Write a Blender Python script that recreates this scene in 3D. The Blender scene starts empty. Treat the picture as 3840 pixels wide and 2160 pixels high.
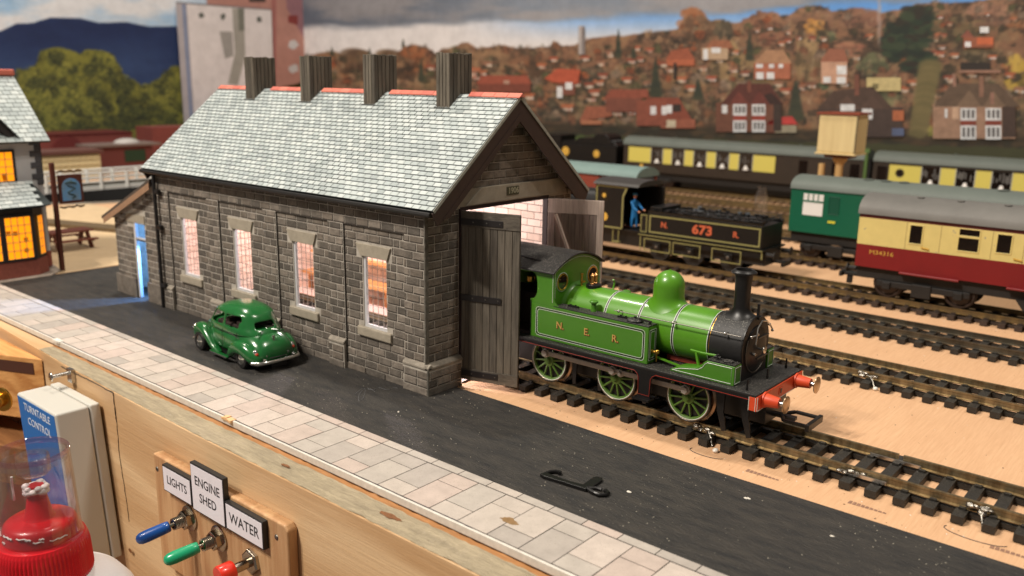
import bpy, bmesh, math, random
from mathutils import Vector, Matrix, Euler
import numpy as np
random.seed(7); rng = random.Random(7)
S = bpy.context.scene
COL = S.collection
# ------------------------------------------------------------------ camera (1 unit = 1 cm)
ROT = ((0.76296937, 0.16082868, -0.62610851), (0.64624931, -0.1665771, 0.74472404), (0.01547764, -0.97282383, -0.23102865))
CAM = Vector((20.62684565, -20.11003162, 10.71751645))
FPX = 3261.9231                       # focal length in pixels of the 3840 px wide photograph
cd = bpy.data.cameras.new('camera'); cam = bpy.data.objects.new('camera', cd); COL.objects.link(cam)
M3 = Matrix(ROT)                      # columns: right, down, forward
right, down, fwd = M3.col[0], M3.col[1], M3.col[2]
cam.matrix_world = Matrix(((right.x, -down.x, -fwd.x, CAM.x), (right.y, -down.y, -fwd.y, CAM.y), (right.z, -down.z, -fwd.z, CAM.z), (0, 0, 0, 1)))
cd.sensor_width = 36; cd.lens = FPX / 3840 * 36
cd.clip_start = 0.5; cd.clip_end = 2000
cd.dof.use_dof = True; cd.dof.focus_distance = 26.5; cd.dof.aperture_fstop = 0.19
S.camera = cam
# ------------------------------------------------------------------ room light
W = bpy.data.worlds.new('World'); S.world = W; W.use_nodes = True
W.node_tree.nodes['Background'].inputs[0].default_value = (1.0, 0.90, 0.80, 1)
W.node_tree.nodes['Background'].inputs[1].default_value = 0.17
def lamp(name, loc, target, power, size, col):
    l = bpy.data.lights.new(name, 'AREA'); l.shape = 'DISK'; l.size = size; l.energy = power; l.color = col
    o = bpy.data.objects.new(name, l); COL.objects.link(o); o.location = loc
    o.rotation_euler = (Vector(target) - Vector(loc)).to_track_quat('-Z', 'Y').to_euler(); return o
for k, (dx, dy) in enumerate(((-9, -5), (3, -8), (8, 6), (-3, 9))):
    lamp('ceiling_spot', (-24 + dx, -66 + dy, 92), (0, 6, 0), 43000, 5, (1, .91, .80))
for k, (dx, dy) in enumerate(((-8, 0), (8, 5))):
    lamp('ceiling_spot', (45 + dx, 20 + dy, 115), (-5, 25, 0), 30000, 6, (1, .91, .80))
lamp('ceiling_spot', (-60, 15, 115), (-60, 35, 0), 60000, 6, (1, .92, .80))
S.view_settings.view_transform = 'Standard'; S.view_settings.look = 'None'; S.view_settings.exposure = 0.0
S.cycles.max_bounces = 8; S.cycles.transparent_max_bounces = 16
S.cycles.caustics_reflective = False; S.cycles.caustics_refractive = False
S.cycles.use_denoising = True

# ------------------------------------------------------------------ helpers
def ray(px, py):
    v = right * ((px - 1920) / FPX) + down * ((py - 1080) / FPX) + fwd
    return CAM, v
def on(axis, val, px, py):            # where the sight line of a photograph pixel meets a real plane
    c, v = ray(px, py); t = (val - c[axis]) / v[axis]; return c + v * t
def lin(c):
    return tuple((x / 12.92 if x <= .04045 else ((x + .055) / 1.055) ** 2.4) for x in [q / 255 for q in c])
MATS = {}
def mat(name, col, rough=.55, metal=0., var=0., scale=6., bump=0., bscale=40., stretch=(1, 1, 1), col2=None, spec=.5, coat=0., emit=None, estr=0., speck=None, attr=False, hue=False, coord='pos', dust=0.):
    if name in MATS: return MATS[name]
    m = bpy.data.materials.new(name); m.use_nodes = True; MATS[name] = m
    nt = m.node_tree; N = nt.nodes; Lk = nt.links; B = N['Principled BSDF']
    B.inputs['Roughness'].default_value = rough; B.inputs['Metallic'].default_value = metal
    B.inputs['Specular IOR Level'].default_value = spec; B.inputs['Coat Weight'].default_value = coat
    B.inputs['Coat Roughness'].default_value = .08
    c = lin(col) if max(col) > 1 else col
    B.inputs['Base Color'].default_value = (*c, 1)
    if coord == 'pos':
        src = N.new('ShaderNodeNewGeometry').outputs['Position']
    else:
        src = N.new('ShaderNodeTexCoord').outputs['Object']
    mp = N.new('ShaderNodeMapping'); mp.inputs['Scale'].default_value = stretch; Lk.new(src, mp.inputs['Vector'])
    vec = mp.outputs['Vector']
    out = None
    if attr:
        a = N.new('ShaderNodeAttribute'); a.attribute_name = 'print'; out = a.outputs['Color']
    if var or col2:
        n = N.new('ShaderNodeTexNoise'); n.inputs['Scale'].default_value = scale; n.inputs['Detail'].default_value = 7; n.inputs['Roughness'].default_value = .62
        Lk.new(vec, n.inputs['Vector'])
        mr = N.new('ShaderNodeMapRange'); mr.inputs['From Min'].default_value = .3; mr.inputs['From Max'].default_value = .7
        Lk.new(n.outputs['Fac'], mr.inputs['Value'])
        mx = N.new('ShaderNodeMix'); mx.data_type = 'RGBA'
        Lk.new(mr.outputs['Result'], mx.inputs['Factor'])
        if col2:
            c2 = lin(col2) if max(col2) > 1 else col2; a_, b_ = c, c2
        else:
            a_ = tuple(x * (1 - var) for x in c); b_ = tuple(min(1, x * (1 + var)) for x in c)
        if out is not None and not col2:
            hs = N.new('ShaderNodeHueSaturation'); mv = N.new('ShaderNodeMapRange')
            mv.inputs['To Min'].default_value = 1 - var; mv.inputs['To Max'].default_value = 1 + var
            Lk.new(mr.outputs['Result'], mv.inputs['Value']); Lk.new(mv.outputs['Result'], hs.inputs['Value']); Lk.new(out, hs.inputs['Color'])
            out = hs.outputs['Color']
        else:
            mx.inputs['A'].default_value = (*a_, 1); mx.inputs['B'].default_value = (*b_, 1); out = mx.outputs['Result']
    if speck:                          # (colour, scale, threshold)
        sc, ss, th = speck
        v = N.new('ShaderNodeTexNoise'); v.inputs['Scale'].default_value = ss; v.inputs['Detail'].default_value = 2
        Lk.new(src, v.inputs['Vector'])
        mr2 = N.new('ShaderNodeMapRange'); mr2.inputs['From Min'].default_value = th; mr2.inputs['From Max'].default_value = th + .04
        Lk.new(v.outputs['Fac'], mr2.inputs['Value'])
        mx2 = N.new('ShaderNodeMix'); mx2.data_type = 'RGBA'
        Lk.new(mr2.outputs['Result'], mx2.inputs['Factor'])
        if out is not None: Lk.new(out, mx2.inputs['A'])
        else: mx2.inputs['A'].default_value = (*c, 1)
        mx2.inputs['B'].default_value = (*lin(sc), 1); out = mx2.outputs['Result']
    if dust:                           # pale dust settled on faces that look up
        g = N.new('ShaderNodeNewGeometry'); sx = N.new('ShaderNodeSeparateXYZ'); Lk.new(g.outputs['Normal'], sx.inputs[0])
        v = N.new('ShaderNodeTexNoise'); v.inputs['Scale'].default_value = 26; v.inputs['Detail'].default_value = 4; v.inputs['Roughness'].default_value = .8
        Lk.new(src, v.inputs['Vector'])
        m1 = N.new('ShaderNodeMapRange'); m1.inputs['From Min'].default_value = .55; m1.inputs['From Max'].default_value = .66; Lk.new(v.outputs['Fac'], m1.inputs['Value'])
        m2 = N.new('ShaderNodeMapRange'); m2.inputs['From Min'].default_value = .3; m2.inputs['From Max'].default_value = .9; m2.inputs['To Max'].default_value = dust; Lk.new(sx.outputs['Z'], m2.inputs['Value'])
        mu = N.new('ShaderNodeMath'); mu.operation = 'MULTIPLY'; Lk.new(m1.outputs['Result'], mu.inputs[0]); Lk.new(m2.outputs['Result'], mu.inputs[1])
        mx3 = N.new('ShaderNodeMix'); mx3.data_type = 'RGBA'; Lk.new(mu.outputs[0], mx3.inputs['Factor'])
        if out is not None: Lk.new(out, mx3.inputs['A'])
        else: mx3.inputs['A'].default_value = (*c, 1)
        mx3.inputs['B'].default_value = (*lin((165, 160, 150)), 1); out = mx3.outputs['Result']
    if out is not None: Lk.new(out, B.inputs['Base Color'])
    if bump:
        nb = N.new('ShaderNodeTexNoise'); nb.inputs['Scale'].default_value = bscale; nb.inputs['Detail'].default_value = 5
        Lk.new(vec, nb.inputs['Vector'])
        bp = N.new('ShaderNodeBump'); bp.inputs['Strength'].default_value = bump; bp.inputs['Distance'].default_value = .05
        Lk.new(nb.outputs['Fac'], bp.inputs['Height']); Lk.new(bp.outputs['Normal'], B.inputs['Normal'])
    if emit is not None:
        B.inputs['Emission Color'].default_value = (*lin(emit), 1); B.inputs['Emission Strength'].default_value = estr
    return m
def clearmat(name, tint=(1, 1, 1), refl=.06, rough=.03):   # thin clear plastic or window film
    if name in MATS: return MATS[name]
    m = bpy.data.materials.new(name); m.use_nodes = True; MATS[name] = m
    nt = m.node_tree; N = nt.nodes; Lk = nt.links; N.remove(N['Principled BSDF'])
    t = N.new('ShaderNodeBsdfTransparent'); t.inputs[0].default_value = (*tint, 1)
    g = N.new('ShaderNodeBsdfGlossy'); g.inputs['Roughness'].default_value = rough
    lw = N.new('ShaderNodeLayerWeight'); lw.inputs[0].default_value = .35
    mr = N.new('ShaderNodeMapRange'); mr.inputs['To Min'].default_value = refl; mr.inputs['To Max'].default_value = .75
    pw = N.new('ShaderNodeMath'); pw.operation = 'POWER'; pw.inputs[1].default_value = 2.2
    Lk.new(lw.outputs['Facing'], pw.inputs[0]); Lk.new(pw.outputs[0], mr.inputs['Value'])
    mx = N.new('ShaderNodeMixShader'); Lk.new(mr.outputs['Result'], mx.inputs[0]); Lk.new(t.outputs[0], mx.inputs[1]); Lk.new(g.outputs[0], mx.inputs[2])
    Lk.new(mx.outputs[0], N['Material Output'].inputs['Surface'])
    return m
def woodmat(name, c1, c2, direction='x', scale=1., distort=3., rough=.5, fine=.35, ring=1.2):
    if name in MATS: return MATS[name]
    m = bpy.data.materials.new(name); m.use_nodes = True; MATS[name] = m
    nt = m.node_tree; N = nt.nodes; Lk = nt.links; B = N['Principled BSDF']; B.inputs['Roughness'].default_value = rough
    src = N.new('ShaderNodeNewGeometry').outputs['Position']
    st = {'x': (.12, 1, 1), 'y': (1, .1, 1), 'z': (1, 1, .12)}[direction]
    mp = N.new('ShaderNodeMapping'); mp.inputs['Scale'].default_value = st; Lk.new(src, mp.inputs['Vector'])
    n1 = N.new('ShaderNodeTexNoise'); n1.inputs['Scale'].default_value = ring * scale; n1.inputs['Detail'].default_value = 3; n1.inputs['Distortion'].default_value = distort * .2; Lk.new(mp.outputs[0], n1.inputs['Vector'])
    w = N.new('ShaderNodeMath'); w.operation = 'MULTIPLY'; w.inputs[1].default_value = 26; Lk.new(n1.outputs['Fac'], w.inputs[0])
    s = N.new('ShaderNodeMath'); s.operation = 'SINE'; Lk.new(w.outputs[0], s.inputs[0])
    r1 = N.new('ShaderNodeMapRange'); r1.inputs['From Min'].default_value = -1; Lk.new(s.outputs[0], r1.inputs['Value'])
    st2 = {'x': (.05, 1, 1), 'y': (1, .05, 1), 'z': (1, 1, .05)}[direction]
    mp2 = N.new('ShaderNodeMapping'); mp2.inputs['Scale'].default_value = st2; Lk.new(src, mp2.inputs['Vector'])
    n2 = N.new('ShaderNodeTexNoise'); n2.inputs['Scale'].default_value = 14 * scale; n2.inputs['Detail'].default_value = 6; n2.inputs['Roughness'].default_value = .7; Lk.new(mp2.outputs[0], n2.inputs['Vector'])
    r2 = N.new('ShaderNodeMapRange'); r2.inputs['From Min'].default_value = .3; r2.inputs['From Max'].default_value = .7; Lk.new(n2.outputs['Fac'], r2.inputs['Value'])
    mx = N.new('ShaderNodeMix'); mx.data_type = 'FLOAT'; mx.inputs['Factor'].default_value = fine; Lk.new(r1.outputs[0], mx.inputs['A']); Lk.new(r2.outputs[0], mx.inputs['B'])
    mc = N.new('ShaderNodeMix'); mc.data_type = 'RGBA'; Lk.new(mx.outputs['Result'], mc.inputs['Factor'])
    mc.inputs['A'].default_value = (*lin(c1), 1); mc.inputs['B'].default_value = (*lin(c2), 1); Lk.new(mc.outputs['Result'], B.inputs['Base Color'])
    bp = N.new('ShaderNodeBump'); bp.inputs['Strength'].default_value = .25; bp.inputs['Distance'].default_value = .04; Lk.new(r2.outputs[0], bp.inputs['Height']); Lk.new(bp.outputs[0], B.inputs['Normal'])
    return m

class MB:
    def __init__(s): s.v = []; s.f = []; s.m = []
    def add(s, vs, fs, m=0):
        o = len(s.v); s.v += [tuple(p) for p in vs]; s.f += [tuple(i + o for i in f) for f in fs]; s.m += [m] * len(fs); return s
    def box(s, x0, x1, y0, y1, z0, z1, m=0):
        return s.add([(x0, y0, z0), (x1, y0, z0), (x1, y1, z0), (x0, y1, z0), (x0, y0, z1), (x1, y0, z1), (x1, y1, z1), (x0, y1, z1)],
                     [(0, 3, 2, 1), (4, 5, 6, 7), (0, 1, 5, 4), (1, 2, 6, 5), (2, 3, 7, 6), (3, 0, 4, 7)], m)
    def bar(s, p0, p1, w, h, m=0, up=(0, 0, 1)):       # square bar between two points
        p0 = Vector(p0); p1 = Vector(p1); d = (p1 - p0).normalized(); u = Vector(up)
        if abs(d.dot(u)) > .98: u = Vector((1, 0, 0))
        a = d.cross(u).normalized() * w / 2; b = a.cross(d).normalized() * h / 2
        vs = [q + sa * a + sb * b for q in (p0, p1) for sa, sb in ((-1, -1), (1, -1), (1, 1), (-1, 1))]
        return s.add(vs, [(0, 1, 2, 3), (7, 6, 5, 4), (0, 4, 5, 1), (1, 5, 6, 2), (2, 6, 7, 3), (3, 7, 4, 0)], m)
    def cyl(s, p0, p1, r0, r1=None, n=16, m=0, caps=True):
        if r1 is None: r1 = r0
        p0 = Vector(p0); p1 = Vector(p1); d = (p1 - p0).normalized()
        a = d.orthogonal().normalized(); b = d.cross(a)
        vs = [q + r * (math.cos(t) * a + math.sin(t) * b) for q, r in ((p0, r0), (p1, r1)) for t in [2 * math.pi * k / n for k in range(n)]]
        fs = [(k, (k + 1) % n, n + (k + 1) % n, n + k) for k in range(n)]
        if caps: fs += [tuple(range(n - 1, -1, -1)), tuple(range(n, 2 * n))]
        return s.add(vs, fs, m)
    def lathe(s, prof, o, axis=(0, 0, 1), n=24, m=0, caps=False):  # prof: (radius, height)
        o = Vector(o); d = Vector(axis).normalized(); a = d.orthogonal().normalized(); b = d.cross(a)
        vs = [o + d * h + r * (math.cos(t) * a + math.sin(t) * b) for r, h in prof for t in [2 * math.pi * k / n for k in range(n)]]
        fs = [(j * n + k, j * n + (k + 1) % n, (j + 1) * n + (k + 1) % n, (j + 1) * n + k) for j in range(len(prof) - 1) for k in range(n)]
        if caps and prof[0][0] > 1e-4: fs.append(tuple(range(n - 1, -1, -1)))
        if caps and prof[-1][0] > 1e-4: fs.append(tuple((len(prof) - 1) * n + k for k in range(n)))
        return s.add(vs, fs, m)
    def prism(s, poly, axis, a, b, m=0):               # poly in the two other axes (order x,y,z without axis)
        def P(q, t):
            return {0: (t, q[0], q[1]), 1: (q[0], t, q[1]), 2: (q[0], q[1], t)}[axis]
        n = len(poly); vs = [P(q, a) for q in poly] + [P(q, b) for q in poly]
        fs = [tuple(range(n)), tuple(range(2 * n - 1, n - 1, -1))] + [(k, n + k, n + (k + 1) % n, (k + 1) % n) for k in range(n)]
        return s.add(vs, fs, m)
    def tube(s, pts, r, n=8, m=0, closed=False):
        pts = [Vector(p) for p in pts]; N_ = len(pts); vs = []; prev = None
        for i, p in enumerate(pts):
            d = (pts[(i + 1) % N_] - pts[i - 1]) if closed else (pts[min(i + 1, N_ - 1)] - pts[max(i - 1, 0)])
            d.normalize(); a = d.orthogonal().normalized() if prev is None else (prev - d * prev.dot(d)).normalized()
            prev = a; b = d.cross(a)
            vs += [p + r * (math.cos(t) * a + math.sin(t) * b) for t in [2 * math.pi * k / n for k in range(n)]]
        fs = [(j * n + k, j * n + (k + 1) % n, ((j + 1) % N_) * n + (k + 1) % n, ((j + 1) % N_) * n + k) for j in range(N_ if closed else N_ - 1) for k in range(n)]
        if not closed: fs += [tuple(range(n - 1, -1, -1)), tuple((N_ - 1) * n + k for k in range(n))]
        return s.add(vs, fs, m)
    def sphere(s, c, r, n=12, m=0, sc=(1, 1, 1)):
        prof = [(math.sin(math.pi * k / n), -math.cos(math.pi * k / n)) for k in range(n + 1)]; nn = n * 2
        vs = [(c[0] + r * sc[0] * a * math.cos(2 * math.pi * k / nn), c[1] + r * sc[1] * a * math.sin(2 * math.pi * k / nn), c[2] + r * sc[2] * h) for a, h in prof for k in range(nn)]
        fs = [(j * nn + k, j * nn + (k + 1) % nn, (j + 1) * nn + (k + 1) % nn, (j + 1) * nn + k) for j in range(n) for k in range(nn)]
        return s.add(vs, fs, m)
    def mesh(s, name, mats, off=(0, 0, 0)):
        me = bpy.data.meshes.new(name); ox, oy, oz = off
        me.from_pydata([(x - ox, y - oy, z - oz) for x, y, z in s.v], [], s.f)
        for q in (mats if isinstance(mats, (list, tuple)) else [mats]): me.materials.append(q)
        if any(s.m): me.polygons.foreach_set('material_index', s.m)
        return me
    def build(s, name, mats, parent=None, bevel=0., smooth=None, local=False, kind=None, seg=2, fix=False):
        off = (0, 0, 0)
        if parent is not None and not local:
            r = parent
            while r.parent: r = r.parent
            off = tuple(r.location)
        me = s.mesh(name, mats, off)
        if fix or smooth is not None:
            bm = bmesh.new(); bm.from_mesh(me)
            bmesh.ops.remove_doubles(bm, verts=bm.verts, dist=1e-5)
            bmesh.ops.recalc_face_normals(bm, faces=bm.faces); bm.to_mesh(me); bm.free()
        o = bpy.data.objects.new(name, me); COL.objects.link(o)
        if parent is not None: o.parent = parent
        if kind: o['kind'] = kind
        if smooth is not None:
            me.shade_smooth(); me.set_sharp_from_angle(angle=math.radians(smooth))
        if bevel:
            b = o.modifiers.new('bevel', 'BEVEL'); b.width = bevel; b.segments = seg; b.limit_method = 'ANGLE'; b.angle_limit = math.radians(35)
            b.harden_normals = False
        return o
def tag(o, label, cat, group=None):
    o['label'] = label; o['category'] = cat
    if group: o['group'] = group
    return o
def thing(name, loc, label, cat, group=None, rz=0.):
    o = bpy.data.objects.new(name, None); COL.objects.link(o); o.location = loc; o.rotation_euler = (0, 0, rz); o.empty_display_size = .3
    return tag(o, label, cat, group)
def inst(name, me, loc, parent, scale=(1, 1, 1), rot=(0, 0, 0)):   # piece sharing a mesh; loc in parent space
    o = bpy.data.objects.new(name, me); COL.objects.link(o); o.parent = parent; o.location = loc; o.scale = scale; o.rotation_euler = rot; return o
def copy_tree(o, parent=None):
    c = o.copy(); COL.objects.link(c); c.parent = parent
    for ch in list(o.children): copy_tree(ch, c)
    return c
def text(body, size, loc, rot, m, parent, name='lettering', ext=.006, bold=0., sx=1., world=True):
    cu = bpy.data.curves.new('t', 'FONT'); cu.body = body; cu.size = size; cu.extrude = ext; cu.align_x = 'CENTER'; cu.align_y = 'CENTER'; cu.offset = bold; cu.resolution_u = 3
    to = bpy.data.objects.new('t', cu); COL.objects.link(to)
    me = bpy.data.meshes.new_from_object(to.evaluated_get(bpy.context.evaluated_depsgraph_get())); bpy.data.objects.remove(to); bpy.data.curves.remove(cu)
    me.name = name; me.materials.clear(); me.materials.append(m)
    me.transform(Matrix.Diagonal((sx, 1, 1, 1)))
    o = bpy.data.objects.new(name, me); COL.objects.link(o)
    if parent is not None:
        o.parent = parent; r = parent
        while r.parent: r = r.parent
        if world: loc = Vector(loc) - r.location
    o.location = loc; o.rotation_euler = rot; return o
FRONT = (math.pi / 2, 0, 0)          # text facing -Y
PLUSX = (math.pi / 2, 0, math.pi / 2)  # text facing +X
def struct(o): o['kind'] = 'structure'; return o
# ------------------------------------------------------------------ setting materials
m_board = woodmat('ply board', (218, 177, 138), (198, 155, 117), 'y', 1.0, 1.0, .6, .85, .5)
m_board2 = mat('painted far board', (205, 178, 140), .7, var=.08, scale=.8, speck=((225, 215, 200), 5, .70))
m_tar = mat('black painted yard', (25, 25, 26), .7, col2=(56, 52, 47), scale=1.5, bump=1., bscale=10, stretch=(.6, 2.2, 1), speck=((120, 112, 98), 24, .71))
m_slab = [mat('paving slab %d' % k, c, .75, var=.10, scale=2.5, speck=((135, 125, 112), 45, .66)) for k, c in enumerate(((180, 170, 160), (172, 164, 155), (186, 174, 164), (180, 165, 155), (164, 156, 148)))]
m_joint = mat('paving joint', (62, 58, 55), .8)
m_card = mat('card edge', (206, 200, 190), .6, var=.12, scale=5)
m_ink = mat('marker ink', (28, 28, 38), .6)
m_fascia = woodmat('pine fascia', (222, 190, 148), (192, 152, 108), 'x', .55, 2.2, .42, .3, .55)
m_edge = mat('sawn board edge', (156, 143, 118), .65, var=.28, scale=5, stretch=(.2, 1.5, 1), bump=.9, bscale=22)
m_brownedge = woodmat('brown board edge', (150, 104, 62), (104, 66, 36), 'x', .8, 2, .5, .6)
m_lumber = woodmat('lumber', (224, 168, 104), (178, 118, 62), 'x', .7, 2.4, .5, .35)
m_black = mat('matt black', (20, 19, 19), .6)
m_dark = mat('dark void', (14, 12, 11), .9)

# ------------------------------------------------------------------ ground
# board with a round turntable pit cut out of it
PC = (-61.5, 17.0); PR = 7.7
X0, X1, Y0, Y1 = -96, 45, -5.95, 62.6
sx0, sx1, sy0, sy1 = PC[0] - 13, PC[0] + 13, PC[1] - 13, PC[1] + 13
b = MB()
for (a0, a1, c0, c1) in ((X0, sx0, Y0, Y1), (sx0, sx1, Y0, sy0), (sx0, sx1, sy1, Y1), (sx1, X1, Y0, Y1)):
    b.add([(a0, c0, 0), (a1, c0, 0), (a1, c1, 0), (a0, c1, 0)], [(0, 1, 2, 3)])
n = 64; vs = []
for k in range(n):
    t = 2 * math.pi * (k + .5) / n; c_, s_ = math.cos(t), math.sin(t); q = 13 / max(abs(c_), abs(s_))
    vs += [(PC[0] + PR * c_, PC[1] + PR * s_, 0), (PC[0] + q * c_, PC[1] + q * s_, 0)]
corners = [(sx1, sy1), (sx0, sy1), (sx0, sy0), (sx1, sy0)]
fs = [(2 * k, 2 * k + 1, (2 * k + 3) % (2 * n), (2 * k + 2) % (2 * n)) for k in range(n)]
b.add(vs, fs)
for q, (kx, ky) in enumerate(corners):
    k = n // 8 + q * n // 4 - 1; b.add([vs[2 * k + 1], (kx, ky, 0), vs[(2 * k + 3) % (2 * n)]], [(0, 1, 2)])
b.add([(X0, Y0, -1.2), (X1, Y0, -1.2), (X1, Y0, 0), (X0, Y0, 0)], [(0, 1, 2, 3)])
base = struct(b.build('baseboard', m_board))
# the far left ground beside the public house is painted
b = MB(); b.box(-54.5, -28.55, -5.9, 13, .002, .03)
struct(b.build('sand_ground', m_board2))
# yard
b = MB(); poly = [(-28.5, -3.6), (30, -3.7), (30, 1.24), (18, 1.22), (9, 1.13), (3, 1.22), (.1, 1.2), (.1, 9), (-28.2, 3.2)]
poly[7:] = [(-.4, 1.2), (-.4, 7.7), (-28.2, 7.7), (-28.35, 2.6)]
b.prism(poly, 2, .004, .045); struct(b.build('black_yard', m_tar))

# ------------------------------------------------------------------ pavement: slabs and kerb stones
pv = MB(); pv.box(-29.5, 30, -5.93, -3.68, .002, .10, 0); pave = struct(pv.build('pavement', m_joint))
def slab_mesh(w, d, h, mi):
    q = MB(); q.box(0, w, 0, d, 0, h); me = q.mesh('slab', m_slab[mi]); return me
g = .028; course = .985; x = -29.4; k = 0; cache = {}
W_ = -4.0 - (-5.86)                   # slab band depth in Y (behind it the kerb)
while x < 22:
    w = course
    ys = [(-5.90, -5.28), (-5.28, -4.66 + .62), (-4.04, -4.04)] if k % 2 == 0 else [(-5.90, -4.62), (-4.62, -4.02)]
    if k % 2 == 0: ys = [(-5.90, -5.30), (-5.30, -4.02)]
    for (y0, y1) in ys:
        key = (round(y1 - y0, 2), rng.randrange(5))
        if key not in cache: cache[key] = slab_mesh(w - g, y1 - y0 - g, .018, key[1])
        inst('slab', cache[key], (x, y0, .10 + rng.uniform(0, .006)), pave)
    x += w; k += 1
x = -29.4; kc = [MB().box(0, 1.05 - g, 0, .29, 0, .02).mesh('kerbstone', m_slab[q]) for q in range(5)]
while x < 22:
    inst('kerbstone', kc[rng.randrange(5)], (x, -3.995, .10), pave); x += 1.05
# card edge along the pavement with marker line
b = MB(); b.box(-29.5, 30, -6.02, -5.935, -.10, .125); ce = struct(b.build('card_strip', m_card, bevel=.02))
b = MB(); x = -16.5
pts = [(-25, 10.5)]
for (xa, xb) in ((-24.5, -15.8), (-15.4, -3.3), (-2.7, 7.6)):
    n = 40
    for i in range(n):
        u0 = xa + (xb - xa) * i / n; u1 = xa + (xb - xa) * (i + 1) / n
        y = -5.955 + rng.uniform(-.008, .008); h = rng.uniform(.02, .035)
        b.box(u0, u1, y, y + h, .126, .129)
b.build('marker_line', m_ink, ce)
b = MB(); r_ = random.Random(12)
for (xa, mm) in ((-15.75, 0), (-3.25, 1)):
    for k in range(7): x = xa + k * .08; b.box(x, x + .085, -6.06 - r_.uniform(0, .05), -5.90 + r_.uniform(0, .05), .06, .13 + r_.uniform(0, .03), mm)
b.build('torn_card', [mat('torn white card', (228, 224, 216), .7), mat('torn wood', (216, 176, 130), .7)], ce)

# ------------------------------------------------------------------ front boards
FP = [(-46, -6.35), (-20, -6.47), (-13, -6.85), (-8, -7.02), (-3, -7.1), (32, -7.1)]
fas = MB(); fas.prism([(32, -6.03), (-46, -6.03)] + FP, 2, -15, -.12); fo = struct(fas.build('fascia_board', [m_fascia], bevel=.03, fix=True))
def fy(x): return float(np.interp(x, [p[0] for p in FP], [p[1] for p in FP]))
b = MB(); nx = 260; vs = []; fs = []
for i in range(nx + 1):
    x = -15.6 + 47.5 * i / nx
    for j, y in enumerate([-6.04 + (fy(x) + 6.06) * u for u in (1, .82, .6, .38, .18, 0)]):
        vs.append((x, y + (rng.uniform(-.012, .012)), -.105 + rng.uniform(-.014, .022)))
for i in range(nx):
    for j in range(5): a = i * 6 + j; fs.append((a, a + 6, a + 7, a + 1))
b.add(vs, fs); b.m = [1 if k % 5 == 4 else 0 for k in range(len(b.f))]; struct(b.build('rough_top_edge', [m_edge, mat('brown ply layer', (156, 108, 62), .6, var=.25, scale=6, stretch=(.3, 2, 1))]))
m_knot = mat('knot', (120, 78, 44), .6, var=.3, scale=8)
for (x, y, rx_, ry_) in ((5.35, -6.6, .42, .09), (.9, -6.6, .2, .06)):
    b = MB(); b.add([(x + rx_ * math.cos(t) * rng.uniform(.8, 1.1), y + ry_ * math.sin(t) * rng.uniform(.7, 1.2), -.078) for t in [k * math.pi / 9 for k in range(18)]], [tuple(range(18))])
    b.build('knot', m_knot, fo)
lum = MB(); lum.prism([(-15.15, -6.78), (-15.55, -6.98), (-30, -13.7), (-38, -13.7), (-38, -6.5)], 2, -3.1, -.42)
lum = lum.build('lumber_block', m_lumber, bevel=.04, fix=True); tag(lum, 'sawn orange pine block butted against the front board behind the control box', 'timber')
b = MB(); b.add([(-15.54, -6.995, -.62), (-30, -13.715, -.62), (-30, -13.715, -1.1), (-15.54, -6.995, -1.1)], [(0, 1, 2, 3)]); b.build('dark_band', mat('dark band', (78, 44, 30), .6), lum)  # darker brown band near the top of the block's front face
b = MB(); b.prism([(-13.6, -7.2), (-30, -14.5), (-38, -14.5), (-38, -6.9), (-13.6, -6.95)], 2, -5.6, -3.9); l2 = b.build('cross_rail', m_brownedge, bevel=.05, fix=True); tag(l2, 'dark brown rail below the orange pine block', 'timber')
b = MB(); b.box(-60, 40, -30, 0, -15.4, -14); struct(b.build('workbench', mat('bench top', (96, 62, 44), .6, var=.3, scale=.6)))
# brass bolt in the lumber
m_brass = mat('brass', (196, 152, 70), .28, 1., var=.15, scale=20)
m_steel = mat('bright steel', (190, 186, 180), .25, 1., var=.12, scale=14)
m_dsteel = mat('dull steel', (120, 116, 110), .42, 1., var=.25, scale=20)
bt = MB(); P = on(1, -8.6, 4, 1497); bt.lathe([(.0, 0), (.48, 0), (.48, .08), (.28, .10), (.28, .32), (.2, .38), (0, .38)], (P.x, P.y + .05, P.z), (.42, -.9, 0), 20)
bt = bt.build('bolt', m_brass, smooth=30); tag(bt, 'round brass bolt head in the orange pine block', 'bolt')

# ------------------------------------------------------------------ tracks
m_sleeper = mat('sleeper plastic', (38, 35, 31), .5, var=.35, scale=9, bump=.5, bscale=30, dust=.25)
m_sleeper2 = mat('sleeper brown', (56, 44, 38), .6, var=.25, scale=9)
m_rail = mat('nickel silver rail', (166, 150, 118), .42, .85, col2=(108, 93, 68), scale=3.2, stretch=(1.6, .5, .5))
m_rail2 = mat('worn rail', (142, 122, 82), .45, .8, col2=(108, 94, 74), scale=2, stretch=(1, .5, .5))
m_raildull = mat('grey rail', (112, 106, 92), .45, .8, col2=(80, 72, 60), scale=2, stretch=(1, .5, .5))
m_solder = mat('solder', (168, 163, 154), .32, 1., var=.3, scale=9, bump=.9, bscale=16)
RPROF = [(-.105, .25), (.105, .25), (.105, .275), (.03, .30), (.026, .42), (.048, .44), (.048, .5), (-.048, .5), (-.048, .44), (-.026, .42), (-.03, .30), (-.105, .275)]
def sleeper_mesh(m):
    q = MB(); q.box(-.15, .15, -1.47, 1.47, .03, .235)
    for s_ in (-1, 1):
        for t in (-1, 1):
            y = s_ * .825 + t * .15
            q.box(-.085, .085, y - .06, y + .06, .235, .30)
    me = q.mesh('sleeper', m); return me
slm = {}
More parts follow.
